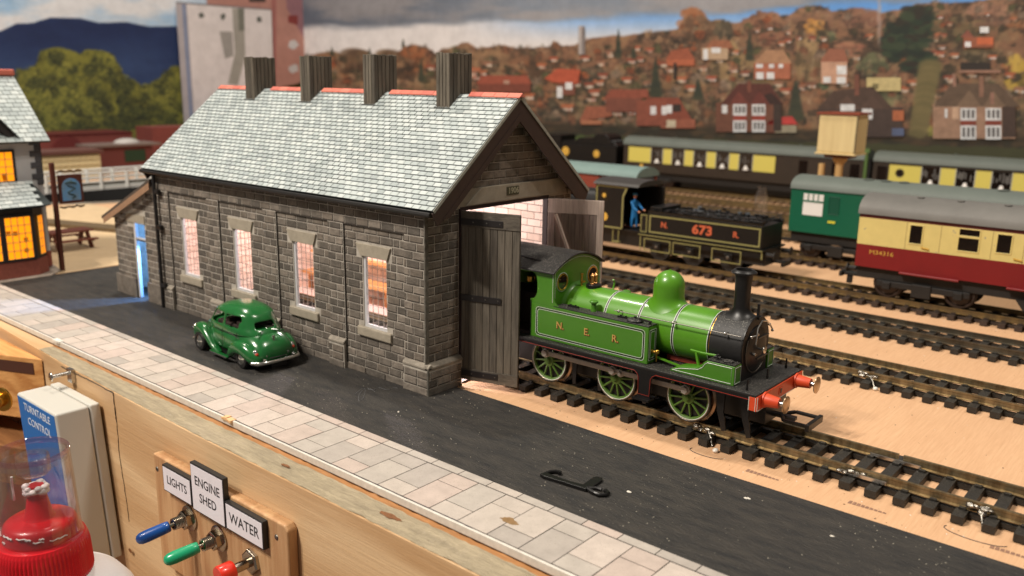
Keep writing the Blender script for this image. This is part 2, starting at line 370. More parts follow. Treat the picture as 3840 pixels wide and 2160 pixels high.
def track(yc, xa, xb, label, railm, slpm=m_sleeper, x0=0., pitch=.712, lo=True, gaps=None, stuff=False):
    t = thing('railway_track', (xa, yc, 0), label, 'railway track')
    for s_ in (-1, 1):
        segs = [(xa, xb)]
        if gaps and s_ in gaps: gx = gaps[s_]; segs = [(xa, gx), (gx + .13, xb)]
        for (a, c) in segs:
            q = MB(); q.prism([(yc + s_ * .86 + u, w) for u, w in RPROF], 0, a, c); q.build('rail', railm, t)
    xs = []; x = x0 - math.floor((x0 - xa) / pitch) * pitch
    while x < xb: xs.append(x); x += pitch
    if stuff:
        q = MB()
        for x in xs: q.box(x - .15, x + .15, yc - 1.47, yc + 1.47, .03, .235)
        q.build('sleepers', slpm, t, kind='stuff')
    else:
        if slpm.name not in slm: slm[slpm.name] = sleeper_mesh(slpm)
        for x in xs: inst('sleeper', slm[slpm.name], (x - xa, rng.uniform(-.03, .03), 0), t, rot=(0, 0, rng.uniform(-.012, .012)))
    q = MB()
    for a, c in zip(xs[:-1], xs[1:]):
        for s_ in (-1, 1): q.box(a + .15, c - .15, yc + s_ * .86 - .09, yc + s_ * .86 + .09, .03, .17)
    q.build('sleeper_web', slpm, t, kind='stuff'); return t
T1 = track(3.97, -17.2, 24, 'nearest track running out of the engine shed under the green engine', m_rail, x0=2.86, gaps={1: 14.25})
T2 = track(12.65, -2, 26, 'empty track directly behind the green engine, second from the front', m_rail, x0=11.15)
T3 = track(19.5, -8, 26, 'empty grey railed track, third from the front', m_raildull, x0=6.78)
T4 = track(25.25, -20, 26, 'track carrying the black tender engine and the red and cream coach', m_rail2, m_sleeper2, x0=5.2)
T5 = track(32.8, -30, 26, 'track under the green coach and the brown brake van', m_rail2, m_sleeper2, x0=1.)
for yc, lb in ((40.0, 'blurred siding just behind the green coach'), (47.2, 'blurred siding between the water tower and the far train'), (52.3, 'blurred siding right in front of the brown and cream train'), (58.4, 'farthest track, under the brown and cream coaches')):
    track(yc, -62, 26, lb, m_rail2, mat('pale siding sleeper', (118, 96, 72), .7, var=.15, scale=1), stuff=True)
# rail joiners, solder blobs and wires
b = MB(); b.bar((13.5, 4.83 - .12, .33), (14.9, 4.83 - .12, .33), .07, .1); b.build('rail_joiner', m_steel, T1, bevel=.01)
b = MB(); b.bar((13.2, 3.11 - .12, .33), (14.5, 3.11 - .12, .33), .08, .11)
b.build('rail_joiner', m_steel, T1, bevel=.01)
def blob(x, y, z, s, seed, parent, drip=None):
    r_ = random.Random(seed); q = MB()
    for k in range(9):
        q.sphere((x + r_.uniform(-1, 1) * s, y + r_.uniform(-.12, .10), z + r_.uniform(-.05, .09)), r_.uniform(.045, .09), 5, sc=(1.5, .8, .8))
    if drip: q.tube([(x + drip[0] * .2, y - .06, z), (x + drip[0] * .6, y - .2, z - .08), (x + drip[0], y - .32, .03)], .035, 7)
    o = q.build('solder_joint', m_solder, parent, smooth=60); return o
blob(9.15, 3.02, .34, .42, 1, T1, (.35, 0)); blob(13.6, 3.02, .33, .38, 2, T1); blob(16.75, 3.02, .36, .42, 3, T1, (.2, 0)); blob(11.1, 11.74, .36, .34, 4, T2, (.35, 0))
for (x, y, tr) in ((9.75, 2.42, T1), (11.5, 11.35, T2)):
    q = MB()
    q.sphere((x, y, .06), .09, 6, sc=(1, 1.2, .8)); q.build('glue_spot', mat('white glue', (225, 222, 215), .35), tr, smooth=60)
q = MB(); r_ = random.Random(21)
for k in range(420):
    x = r_.uniform(-1, 22); y = r_.choice((r_.uniform(1.4, 2.3), r_.uniform(5.8, 11), r_.uniform(14.6, 18), r_.uniform(21.2, 23.6))); s = r_.choice((.008, .011, .015, .022)); q.add([(x - s, y, .004), (x, y - s, .004), (x + s * 1.4, y, .004), (x, y + s, .004), (x, y, .004 + s * .8)], [(0, 1, 4), (1, 2, 4), (2, 3, 4), (3, 0, 4)], k % 3)
o = q.build('board_debris', [mat('debris white', (222, 214, 200), .7), mat('debris brown', (110, 80, 56), .8), mat('debris grey', (70, 64, 58), .8)], kind='stuff'); tag(o, 'tiny pale and dark crumbs scattered on the bare wood between the tracks', 'debris')
q = MB(); q.add([(8.0 + .28 * math.cos(t) * r_.uniform(.7, 1.2), -5.05 + .13 * math.sin(t) * r_.uniform(.6, 1.3), .127) for t in [k * math.pi / 8 for k in range(16)]], [tuple(range(16))]); q.build('glue_stain', mat('brown glue stain', (138, 110, 76), .4, var=.2, scale=8), pave)
m_pencil = mat('pencil', (70, 62, 60), .8)
q = MB()
for (cx, cy, r0) in ((9.6, 2.15, .42), (16.9, 2.2, .55)):
    q.tube([(cx + r0 * 1.3 * math.cos(t), cy + r0 * .5 * math.sin(t), .008) for t in [math.pi * (.9 + k * 1.05 / 14) for k in range(15)]], .012, 5)
q.build('pencil_mark', m_pencil, base)
m_smudge = mat('marker smudge', (140, 106, 86), .8, var=.3, scale=14)
q = MB()
for (x, y) in ((11.0, 1.9), (13.9, 1.92), (17.3, 1.9)):
    for k in range(9): q.add([(x + k * .11, y - .10 + .006 * k, .006), (x + k * .11 + .095, y - .10 + .006 * k, .006), (x + k * .11 + .08, y + .10 - .010 * k, .006), (x + k * .11, y + .09 - .008 * k, .006)], [(0, 1, 2, 3)])
q.build('marker_smudge', m_smudge, base)
# ------------------------------------------------------------------ engine shed
SL = 17.85; SW = 7.98; RZ = 10.24; EZ = 6.58; EY = .37; OX = .63
m_stone = [mat('stone %d' % k, c, .8, var=.36, scale=3.2, bump=.5, bscale=14) for k, c in enumerate(((112, 104, 95), (98, 91, 83), (124, 115, 105), (86, 80, 73), (108, 99, 89)))]
m_stoned = mat('stone rim print', (66, 59, 53), .85, var=.4, scale=9)
m_mortar = mat('mortar', (172, 165, 154), .85, var=.3, scale=3)
m_dress = mat('dressed stone', (156, 147, 131), .7, var=.12, scale=4, bump=.3, bscale=20)
m_cap = mat('plinth cap', (140, 132, 120), .8, var=.22, scale=5)
m_slate = [mat('slate %d' % k, c, .5, var=.09, scale=.9) for k, c in enumerate(((176, 184, 183), (168, 177, 176), (160, 169, 169), (184, 191, 189), (152, 161, 161)))]
m_slated = mat('slate gap', (58, 66, 67), .8)
m_brown = mat('bargeboard brown', (58, 42, 36), .6, var=.12, scale=3)
m_gut = mat('gutter black', (20, 18, 18), .45)
m_ridge = [mat('ridge tile %d' % k, c, .7, var=.1, scale=6) for k, c in enumerate(((196, 106, 88), (206, 118, 100), (184, 98, 84)))]
m_plank = [woodmat('weathered plank %d' % k, a, c, 'z', 1.5, 1.2, .75, .75) for k, (a, c) in enumerate((((112, 104, 92), (60, 54, 47)), ((104, 96, 85), (54, 48, 42)), ((120, 111, 98), (66, 60, 52))))]
m_plankx = woodmat('weathered rail', (106, 98, 87), (58, 52, 45), 'x', 1.5, 1.5, .75, .6)
m_vent = [woodmat('vent plank %d' % k, a, c, 'z', 1.5, 1.2, .75, .75) for k, (a, c) in enumerate((((116, 107, 94), (62, 56, 48)), ((106, 98, 86), (55, 50, 43)), ((126, 117, 103), (70, 64, 55))))]
m_white = mat('window frame paint', (196, 196, 198), .5)
m_inner = [mat('inner stone %d' % k, c, .8, var=.1, scale=5) for k, c in enumerate(((226, 206, 194), (216, 194, 180), (232, 214, 202)))]
m_innermort = mat('inner mortar', (98, 78, 62), .85)
m_floor = woodmat('shed floor', (236, 216, 206), (214, 190, 180), 'y', 1, 1, .6, .9)
shed = thing('engine_shed', (-8.9, 3.99, 0), 'long grey stone engine shed with slate roof, four roof vents and lit windows', 'engine shed')
TW = .16                                # wall thickness
WIN = [(-15.85, -14.60), (-11.68, -10.43), (-7.52, -6.27), (-3.34, -2.09)]
WZ0, WZ1 = 1.87, 4.52
BAY = [(-16.8, -13.55), (-12.65, -9.4), (-8.5, -5.25), (-4.35, -1.1)]
BT = 5.6
# structural card walls (mortar colour shows in the joints)
b = MB()
xs = sorted([-SL, 0] + [v for w in WIN for v in w])
def wallseg(x0, x1, z0, z1, y=0.): b.box(x0, x1, y, y + TW, z0, z1)
wallseg(-SL, 0, 0, WZ0); wallseg(-SL, 0, WZ1, 6.5)
for a, c in zip(xs[0::2], xs[1::2]): wallseg(a, c, WZ0, WZ1)
b.build('wall', m_mortar, shed)
# back (far) long wall with inner stonework, end wall, gable
b = MB(); b.box(-SL, 0, SW - TW, SW, 0, 6.5); b.box(-SL, -SL + TW, TW, SW - TW, 0, 6.5)
b.prism([(0.0, 6.5), (SW, 6.5), (SW / 2, 9.9)], 0, -SL, -SL + TW)
b.build('wall', m_mortar, shed)
OY0, OY1, OZ = 1.50, 6.48, 6.47          # door opening
b = MB(); b.box(-TW, 0, TW, OY0, 0, 6.5); b.box(-TW, 0, OY1, SW - TW, 0, 6.5); b.prism([(0.0, 6.5), (SW, 6.5), (SW / 2, 9.9)], 0, -TW, 0)
b.build('gable_wall', m_mortar, shed)
# stones ----------------------------------------------------------
def stone_me(w, h, t, mi):             # pillow-faced stone, front towards -Y, origin at lower left
    e = .022; q = MB()
    vs = [(0, 0, 0), (w, 0, 0), (w, 0, h), (0, 0, h), (0, -t * .6, 0), (w, -t * .6, 0), (w, -t * .6, h), (0, -t * .6, h),
          (e, -t, e * 2.0), (w - e * 1.4, -t, e * 2.0), (w - e * 1.4, -t, h - e), (e, -t, h - e)]
    q.add(vs, [(0, 1, 5, 4), (1, 2, 6, 5), (2, 3, 7, 6), (3, 0, 4, 7), (4, 5, 9, 8), (5, 6, 10, 9)], 1)
    q.add([vs[6], vs[7], vs[4], vs[8], vs[11], vs[10]], [(0, 1, 4, 5), (1, 2, 3, 4)], 0)
    q.add(vs[8:12], [(0, 1, 2, 3)], 0); return q.mesh('stone', [m_stone[mi], m_stoned])
SP = .297; SWD = .66; G = .030
stones = []                             # (distance, matrix-ish) : (kind, x, y, z, w, h, rot)
def hits(x0, x1, z0, z1, rects):
    return any(x0 < r[1] - .02 and x1 > r[0] + .02 and z0 < r[3] - .02 and z1 > r[2] + .02 for r in rects)
def cut(x0, x1, z0, z1, rects):         # clip a stone against vertical openings that overlap it
    out = [(x0, x1)]
    for r in rects:
        if z0 < r[3] - .03 and z1 > r[2] + .03:
            nw = []
            for a, c in out:
                if r[1] <= a or r[0] >= c: nw.append((a, c)); continue
                if r[0] - a > .09: nw.append((a, r[0]))
                if c - r[1] > .09: nw.append((r[1], c))
            out = nw
    return out
def course_fill(x0, x1, z0, z1, off, rects, emit, pat=(.66, .66, .66, .40)):
    zc = z0; r = 0
    while zc < z1 - .08:
        h = min(SP, z1 - zc); x = x0 - (off + (r % 2) * .33); r += 1
        while x < x1:
            w = .66 if rng.random() < .8 else rng.choice((.34, .5, .66))
            a, c = max(x, x0), min(x + w, x1)
            if c - a > .07:
                for p, q in cut(a, c, zc, zc + h, rects): emit(p, q, zc, zc + h)
            x += w
        zc += SP
wrect = [(w[0] - .02, w[1] + .02, WZ0 - .02, WZ1 + .02) for w in WIN]
lint = [(w[0] - .33, w[1] + .30, WZ1, 4.97) for w in WIN]; sill = [(w[0] - .3, w[1] + .3, 1.48, 1.90) for w in WIN]
opn = wrect + lint + sill
PY = -.06                               # pilaster face
def long_emit(y):
    def f(x0, x1, z0, z1): stones.append(('y', x0, y, z0, x1 - x0 - G, z1 - z0 - G))
    return f
for k, (a, c) in enumerate(BAY): course_fill(a, c, .30, BT, .1 + k * .13, opn, long_emit(0))
edges = [-SL] + [v for bb in BAY for v in bb] + [0]
for a, c in zip(edges[0::2], edges[1::2]): course_fill(a, c, 1.19, BT, .2, [], long_emit(PY))
course_fill(-SL, 0, BT, 6.36, .4, [], long_emit(PY))
b = MB()
for a, c in zip(edges[0::2], edges[1::2]): b.box(a, c, PY, -.001, 1.08, BT)
b.box(-SL, 0, PY, -.001, BT, 6.5); b.build('pilaster_card', m_mortar, shed)
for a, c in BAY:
    b = MB(); b.box(a, a + .035, PY - .004, -.002, .3, BT); b.box(a + .035, c, PY - .004, -.02, BT - .025, BT); b.build('recess_shade_edge', mat('recess shade edge', (52, 47, 41), .8), shed)  # painted recess shadow, plus the dark card edge, along left and top
# plinths of the pilasters
b = MB(); cap = MB()
for i, (a, c) in enumerate(zip(edges[0::2], edges[1::2])):
    a2, c2 = a, (c + .15 if c == 0 else c)
    b = MB(); b.box(a2, c2, -.17, PY + .001, 0, 1.0); b.build('plinth', m_mortar, shed)
    cap = MB(); cap.prism([(-.20, .98), (-.20, 1.06), (PY - .02, 1.17), (-.0, 1.17), (-.0, .98)], 0, a2 - .02, c2 + (.03 if c == 0 else 0)); cap.build('plinth_cap', m_cap, shed, bevel=.02)
    course_fill(a2, c2 - (.0 if c else .0), .32, .96, .15 * i, [], long_emit(-.17))
    stones.append(('y', a2, -.17, .02, c2 - a2 - G, .27))
b = MB(); b.box(.001, .149, -.169, OY0 + .02, 0, 1.0); b.build('plinth', m_mortar, shed)
cap = MB(); cap.prism([(.18, .98), (.18, 1.06), (.06, 1.17), (0, 1.17), (0, .98)], 1, -.2, OY0 + .04)
cap.build('plinth_cap', m_cap, shed, bevel=.02)
# long footing stones in the bays
for a, c in BAY:
    n_ = 3
    for i in range(n_): stones.append(('y', a + (c - a) * i / n_, -.03, .02, (c - a) / n_ - G, .27))
# gable stones (facing +X)
def gab_emit(xf):
    def f(y0, y1, z0, z1): stones.append(('x', xf, y0, z0, y1 - y0 - G, z1 - z0 - G))
    return f
course_fill(0, OY0, 1.19, 6.42, .33, [], gab_emit(0)); course_fill(OY1, SW, 0.3, 6.42, .2, [], gab_emit(0))
course_fill(-.17, OY0 + .02, .32, .96, .2, [], gab_emit(.15)); stones.append(('x', .15, -.15, .02, OY0 + .15, .27))
z = 6.42
r = 0
while z < 9.7:
    half = (9.95 - z) / 3.45 * SW / 2; half2 = (9.95 - z - SP) / 3.45 * SW / 2
    y = SW / 2 - 4.3 + (r % 2) * .33
    while y < SW:
        a, c = max(y, SW / 2 - half2 - .1), min(y + .66, SW / 2 + half2 + .1)
        if z < 7.1: pass
        if c - a > .1 and z >= 7.0: stones.append(('x', 0, a, z, c - a - G, SP - G))
        elif c - a > .1 and (c < 1.3 or a > 6.9): stones.append(('x', 0, a, z, c - a - G, SP - G))
        y += .66
    z += SP; r += 1
def sdist(s):
    p = Vector((s[1], s[2], s[3])); return (p - CAM).length / max(.2, (s[4] * s[5]) ** .5 * 3)
stones.sort(key=sdist)
cache = {}
def near_visible(s): return True
joined = MB(); mm = m_stone + [m_stoned]
for i, s in enumerate(stones):
    k_, x, y, z, w, h = s; mi = rng.randrange(5); t = rng.uniform(.010, .018)
    if i < 300:
        key = (round(w, 2), round(h, 2), mi)
        if key not in cache: cache[key] = stone_me(key[0], key[1], .022, mi)
        inst('stone', cache[key], Vector((x, y, z)) - shed.location + (Vector((0, 0, 0))), shed, scale=(1, t / .022, 1), rot=(0, 0, 0 if k_ == 'y' else math.pi / 2))
    else:
        e = .022
        L_ = [(0, 0, 0), (w, 0, 0), (w, 0, h), (0, 0, h), (e, -t, e * 2), (w - e, -t, e * 2), (w - e, -t, h - e), (e, -t, h - e)]
        P_ = [(x + p[0], y + p[1], z + p[2]) if k_ == 'y' else (x - p[1], y + p[0], z + p[2]) for p in L_]
        joined.add(P_, [(0, 1, 5, 4), (1, 2, 6, 5)], 5); joined.add(P_, [(2, 3, 7, 6), (3, 0, 4, 7), (4, 5, 6, 7)], mi)
joined.build('stones', mm, shed, kind='stuff')
b = MB(); b.box(-.001, .035, -.16, .0, 1.15, 6.4); b.cyl((.0, -.13, 1.15), (.0, -.13, 6.4), .04, n=8); b.cyl((.15, -.17, 0), (.15, -.17, 1.0), .045, n=8)
b.build('corner_post', mat('corner edge print', (98, 94, 86), .8, var=.4, scale=7), shed)
# windows ----------------------------------------------------------
m_film = clearmat('window film', (.97, .96, .97), .05)
m_glaze = mat('glazing bar', (150, 140, 132), .6)
for (a, c) in WIN:
    w = MB(); f = .11
    for (x0, x1, z0, z1) in ((a, a + f, WZ0, WZ1), (c - f * .3, c, WZ0, WZ1), (a + f, c - f * .3, WZ0, WZ0 + f), (a + f, c - f * .3, WZ1 - f * .3, WZ1)): w.box(x0, x1, .03, .13, z0, z1)
    wo = w.build('window', m_white, shed)
    p = MB(); p.add([(a + f, .10, WZ0 + f), (c, .10, WZ0 + f), (c, .10, WZ1), (a + f, .10, WZ1)], [(0, 1, 2, 3)]); p.build('pane', m_film, wo)
    q = MB()
    for k in range(1, 4): x = a + f + (c - a - f) * k / 4; q.box(x - .012, x + .012, .085, .098, WZ0 + f, WZ1)
    for k in range(1, 7): zz = WZ0 + f + (WZ1 - WZ0 - f) * k / 7; q.box(a + f, c, .082, .095, zz - .008, zz + .008)
    q.build('glazing_bars', m_glaze, wo)
    l = MB(); l.prism([(a - .33, 4.97), (c + .28, 4.97), (c + .10, WZ1), (a - .08, WZ1)], 1, -.07, .0); l.build('lintel', m_dress, shed, bevel=.015)
    s_ = MB(); s_.box(a - .3, c + .28, -.11, .03, 1.52, WZ0 - .0); s_.build('sill', m_dress, shed, bevel=.04)
# big lintel and date plate
l = MB(); l.prism([(.82, 6.42), (1.62, 7.08), (7.30, 7.08), (7.66, 6.42), (OY1 - .0, 6.42), (OY1, 6.47), (OY0, 6.47), (OY0, 6.42)], 0, .0, .07)
lo_ = l.build('door_lintel', m_dress, shed, bevel=.01)
l = MB(); l.prism([(1.75, 6.5), (2.55, 7.09), (6.35, 7.09), (7.0, 6.5)], 0, .07, .13); l.build('lintel_face', m_dress, lo_, bevel=.06, seg=3)
dp = MB(); dp.box(.128, .15, 3.88, 4.56, 6.68, 6.99); dpo = dp.build('date_plate', mat('date plate', (70, 68, 48), .6, var=.3, scale=8), shed)
text('1906', .30, (.152, 4.24, 6.835), PLUSX, mat('date figures', (168, 164, 140), .6), dpo, ext=.012, bold=.004)
b = MB(); b.box(-.16, .06, OY0, OY0 + .09, 0, OZ); b.box(-.16, .06, OY1 - .09, OY1, 0, OZ); b.box(-.16, .06, OY0 + .09, OY1 - .09, OZ - .14, OZ - .002); b.build('door_frame', mat('door frame', (48, 32, 30), .7), shed)
# inner stonework ---------------------------------------------------
b = MB(); b.box(-SL + TW, -.2, SW - TW - .02, SW - TW - .001, 0, 6.5); b.box(-SL + TW + .001, -SL + TW + .02, TW, SW - TW - .03, 0, 6.5); b.build('inner_wall', m_innermort, shed)
b = MB(); z = .1; r = 0
while z < 6.3:
    x = -SL + .2 - (r % 2) * .35
    while x < -.25:
        b.box(max(x, -SL + .2), min(x + .68, -.22), SW - TW - .045, SW - TW - .02, z, z + .27, rng.randrange(3)); x += .71
    y = TW - (r % 2) * .35
    while y < SW - .3: b.box(-SL + TW + .02, -SL + TW + .045, max(y, TW), min(y + .68, SW - .2), z, z + .27, rng.randrange(3)); y += .71
    z += .30; r += 1
b.build('inner_stones', m_inner, shed, kind='stuff')
b = MB(); b.box(-SL + TW, -.02, TW + .0, SW - TW - .05, .05, .06); b.build('shed_floor', m_floor, shed)
# a workbench seen through the right-hand windows
wb = thing('bench', (-6, 6.6, .06), 'wooden bench inside the shed, seen through the windows', 'workbench')
b = MB(); b.box(-16, -4.0, 6.5, 7.5, .95, 1.08); b.build('top', m_lumber, wb)
b = MB(); b.box(-16, -4.0, 7.1, 7.6, 1.95, 2.05); b.build('shelf', m_lumber, wb)
for x in (-15.9, -10, -4.1):
    b = MB(); b.box(x - .08, x + .08, 6.9, 7.1, .06, .94); b.build('leg', m_lumber, wb)
# roof ---------------------------------------------------------------
ang = math.atan2(RZ - EZ, SW / 2 + EY); slen = math.hypot(RZ - EZ, SW / 2 + EY)
RX0, RX1 = -SL - OX, OX
def slope(u, v, side=-1, t=0.):        # u along x, v up the slope from the eave, t off the surface
    y = -EY + v * math.cos(ang) - t * math.sin(ang); z = EZ + v * math.sin(ang) + t * math.cos(ang)
    return (u, y if side < 0 else SW - y, z)
b = MB()
for sd in (-1, 1):
    q = [slope(x, v, sd, t) for t in (-.10, 0) for (x, v) in ((RX0, 0), (RX1, 0), (RX1, slen), (RX0, slen))]
    b.add(q, [(0, 3, 2, 1), (4, 5, 6, 7), (0, 1, 5, 4), (1, 2, 6, 5), (2, 3, 7, 6), (3, 0, 4, 7)])
b.build('roof_card', [m_slated], shed)
b = MB()
for sd in (-1, 1): b.bar(slope(RX1 + .012, .0, sd, -.045), slope(RX1 + .012, slen, sd, -.045), .02, .105, 0, up=(0, 0, 1))
b.build('verge_edge', mat('verge card', (150, 150, 140), .8, var=.25, scale=8), shed)
rp = slen / 27; sw_ = .355; eul = (ang, 0, 0)
smesh = []
for mi in range(5):
    q = MB(); w_, h_ = sw_ - .030, rp - .034; t0, t1 = .010, .022
    q.add([(0, 0, 0), (w_, 0, 0), (w_, h_, 0), (0, h_, 0), (0.012, 0, t1), (w_ - .012, 0, t1), (w_, .03, t1), (w_, h_, t0), (0, h_, t0), (0, .03, t1)],
          [(4, 5, 6, 7, 8, 9), (0, 1, 5, 4), (1, 2, 7, 6), (3, 0, 9, 8), (1, 6, 5), (0, 4, 9)]); smesh.append(q.mesh('slate', m_slate[mi]))
sl = []
VENTS = [(-15.4, -14.72), (-11.25, -10.57), (-7.1, -6.42), (-2.97, -2.28)]
for r in range(27):
    x = RX0 + .02 - (r % 2) * sw_ / 2
    while x < RX1 - .05:
        sl.append((x, r)); x += sw_
sl.sort(key=lambda s: (Vector(slope(s[0], s[1] * rp)) - CAM).length)
js = MB(); c = 0
for (x, r) in sl:
    a, d_ = max(x, RX0 + .01), min(x + sw_, RX1)
    if d_ - a < .06: continue
    mi = rng.choices(range(5), (4, 4, 3, 4, 2))[0]; full = d_ - a > sw_ - .01
    if c < 300 and full:
        inst('slate', smesh[mi], Vector(slope(x, r * rp)) - shed.location, shed, rot=(ang + rng.uniform(-.01, .01), 0, rng.uniform(-.012, .012))); c += 1
    else:
        w_ = d_ - a - .030; h_ = rp - .034; v0 = r * rp; jt = rng.uniform(-.004, .006)
        js.add([slope(a, v0), slope(a + w_, v0), slope(a + w_, v0 + h_, t=.01), slope(a, v0 + h_, t=.01), slope(a + .01, v0, t=.022 + jt), slope(a + w_ - .01, v0, t=.022 + jt)],
               [(4, 5, 2, 3), (0, 1, 5, 4)], mi)
js.build('slates', m_slate, shed, kind='stuff')
b = MB()
for r in range(27): b.add([slope(RX0, r * rp, 1, .03), slope(RX1, r * rp, 1, .03), slope(RX1, (r + 1) * rp, 1, .01), slope(RX0, (r + 1) * rp, 1, .01)], [(0, 1, 2, 3)], r % 3)
b.build('far_slates', m_slate, shed, kind='stuff')
# ridge tiles
q3 = []
for mi in range(3):
    q = MB(); dy, dz = .22 * math.cos(ang), .22 * math.sin(ang)
    q.add([(0, -dy, -dz), (0, 0, .0), (0, dy, -dz), (.6, -dy, -dz), (.6, 0, 0), (.6, dy, -dz), (0, -dy, -dz - .03), (.6, -dy, -dz - .03), (0, dy, -dz - .03), (.6, dy, -dz - .03)],
          [(0, 3, 4, 1), (1, 4, 5, 2), (6, 7, 3, 0), (0, 1, 2), (3, 5, 4)]); q3.append(q.mesh('ridge_tile', m_ridge[mi]))
x = RX0 + .05
while x < RX1 - .5:
    if not any(x < v[1] and x + .6 > v[0] for v in VENTS): inst('ridge_tile', q3[rng.randrange(3)], Vector((x, SW / 2, RZ + .085)) - shed.location, shed)
    x += .618
# eaves, bargeboards, gutter, downpipe
b = MB()
for sd in (-1, 1):
    yy = lambda y: y if sd < 0 else SW - y
    b.box(RX0 + .05, RX1 - .12, min(yy(-EY + .03), yy(-.1)), max(yy(-EY + .03), yy(-.1)), 6.34, 6.44)
b.build('soffit', m_brown, shed)
b = MB(); b.cyl((RX0 + .02, -EY - .02, 6.44), (RX1 - .1, -EY - .02, 6.44), .085, n=8); b.build('gutter', m_gut, shed)
for sd in (-1, 1):
    yy = lambda y: y if sd < 0 else SW - y
    for xf in (RX1 - .1, RX0):
        b = MB()
        p = [(yy(-EY + .02), EZ - .10), (yy(SW / 2), RZ - .12), (yy(SW / 2), RZ - .82), (yy(.16), EZ - .35), (yy(-.12), EZ - .52)]
        b.prism(p, 0, xf, xf + .08)
        p2 = [(yy(.1), EZ - .32), (yy(SW / 2), RZ - .62), (yy(SW / 2), RZ - .90), (yy(.42), EZ - .30)]
        b.prism(p2, 0, xf - .001 + .03 if xf > 0 else xf + .02, xf + .10 if xf > 0 else xf + .09)
        b.build('bargeboard', m_brown, shed)
b = MB()
for sd in (-1, 1):
    q = [slope(x, v, sd, t) for t in (-.16, -.101) for (x, v) in ((0, .05), (RX1 - .12, .05), (RX1 - .12, slen - .1), (0, slen - .1))]
    b.add(q, [(0, 3, 2, 1), (4, 5, 6, 7), (0, 1, 5, 4), (1, 2, 6, 5), (2, 3, 7, 6), (3, 0, 4, 7)])
b.build('overhang_soffit', mat('soffit', (122, 104, 84), .8, var=.4, scale=2), shed)
b = MB(); b.cyl((-17.62, -.24, .02), (-17.62, -.24, 6.4), .085, n=10)
for z in (5.55, 3.9, 1.15): b.box(-17.62, -17.25, -.30, -.12, z - .1, z + .1)
b.build('downpipe', m_gut, shed, bevel=.02)
# roof vents of upright planks
for i, (a, c) in enumerate(VENTS):
    y0, y1 = 3.38, 4.60; zt = 11.62 + .03 * i; zb = EZ + (y0 + EY) * math.tan(ang) - .05
    v = MB(); v.box(a + .03, c - .03, y0 + .03, y1 - .03, zb - .1, zt - .06); vo = v.build('roof_vent', m_vent[1], shed)
    q = MB(); q.box(a - .07, c + .07, y0 - .06, y0 + .05, zb - .02, zb + .07); q.build('flashing', mat('lead flashing', (84, 86, 84), .6), vo)
    n_ = 4
    def pl(x0, x1, yy0, yy1, base):
        q = MB(); q.box(x0, x1, yy0, yy1, base, zt + rng.uniform(-.03, .02)); q.build('plank', m_vent[rng.randrange(3)], vo, bevel=.008, seg=1)
    for k in range(n_):
        w = (c - a) / n_; pl(a + k * w + .012, a + (k + 1) * w - .012, y0, y0 + .04, zb - .02)
    n_ = 6
    for k in range(n_):
        w = (y1 - y0) / n_; ya = y0 + k * w + .012; yb = y0 + (k + 1) * w - .012
        base = EZ + (min(ya, SW - yb) + EY) * math.tan(ang) + .02
        pl(c - .04, c + .008, ya, yb, base); 
    for k in range(4):
        w = (c - a) / 4; pl(a + k * w + .012, a + (k + 1) * w - .012, y1 - .04, y1, zb)
# doors ---------------------------------------------------------------
m_litp = [woodmat('lit toned plank %d' % k, a, c, 'z', 1.5, 1.2, .75, .75) for k, (a, c) in enumerate((((170, 150, 141), (106, 90, 84)), ((158, 140, 131), (98, 83, 77)), ((214, 196, 184), (160, 140, 130))))]  # lighter planks: light from inside the shed put into the far door's colour
def door(hinge, tip, label, name='door', brace=False, flip=1):
    h = Vector((*hinge, 0)); d = Vector((tip[0] - hinge[0], tip[1] - hinge[1], 0)); Lw = d.length; rz = math.atan2(d.y, d.x)
    zt = 6.36; zb = .27; m_plank = m_litp if brace else globals()['m_plank']; m_plankx = m_litp[2] if brace else globals()['m_plankx']
    o = bpy.data.objects.new(name, None); COL.objects.link(o); o.parent = shed; o.location = h - Vector((shed.location.x, shed.location.y, 0)); o.rotation_euler = (0, 0, rz); o['label'] = label
    q = MB(); q.box(0, Lw, -.03, .03, zb, zt); q.build('backing', m_plank[1], o, local=True)
    n_ = 8; w = Lw / n_
    for k in range(n_):
        for sgn in (-1, 1):
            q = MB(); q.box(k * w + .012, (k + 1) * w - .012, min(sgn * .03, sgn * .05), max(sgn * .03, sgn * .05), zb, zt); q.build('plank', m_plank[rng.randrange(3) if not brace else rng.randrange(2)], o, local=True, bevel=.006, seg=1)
    f = -1 * flip
    def face(x0, x1, z0, z1, nm, m, t=.075): 
        q = MB(); q.box(x0, x1, min(f * .05, f * t), max(f * .05, f * t), z0, z1); q.build(nm, m, o, local=True, bevel=.008, seg=1)
    face(0, Lw, zt - .55, zt, 'rail', m_plankx); face(0, Lw, zb, zb + .42, 'rail', m_plankx)
    if brace:
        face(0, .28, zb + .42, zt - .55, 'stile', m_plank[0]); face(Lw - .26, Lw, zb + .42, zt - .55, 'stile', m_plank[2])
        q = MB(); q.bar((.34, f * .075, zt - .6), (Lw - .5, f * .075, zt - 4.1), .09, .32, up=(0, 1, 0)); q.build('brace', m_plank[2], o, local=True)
    else:
        for zz, ll in ((zt - .36, Lw * .72), (zt - 3.05, Lw * .70), (zb + .26, Lw * .66)):
            q = MB(); q.box(0, ll, f * .095, f * .075, zz - .11, zz + .11)
            for t in (.3, .62, .93): q.cyl((ll * t, f * .095, zz), (ll * t, f * .108, zz), .03, n=8, m=1)
            q.build('strap_hinge', [mat('strap', (34, 30, 30), .45), m_dsteel], o, local=True, bevel=.01)
    return o
door((.10, 1.56), (2.22, 2.20), 'near door of dark weathered planks with black strap hinges')
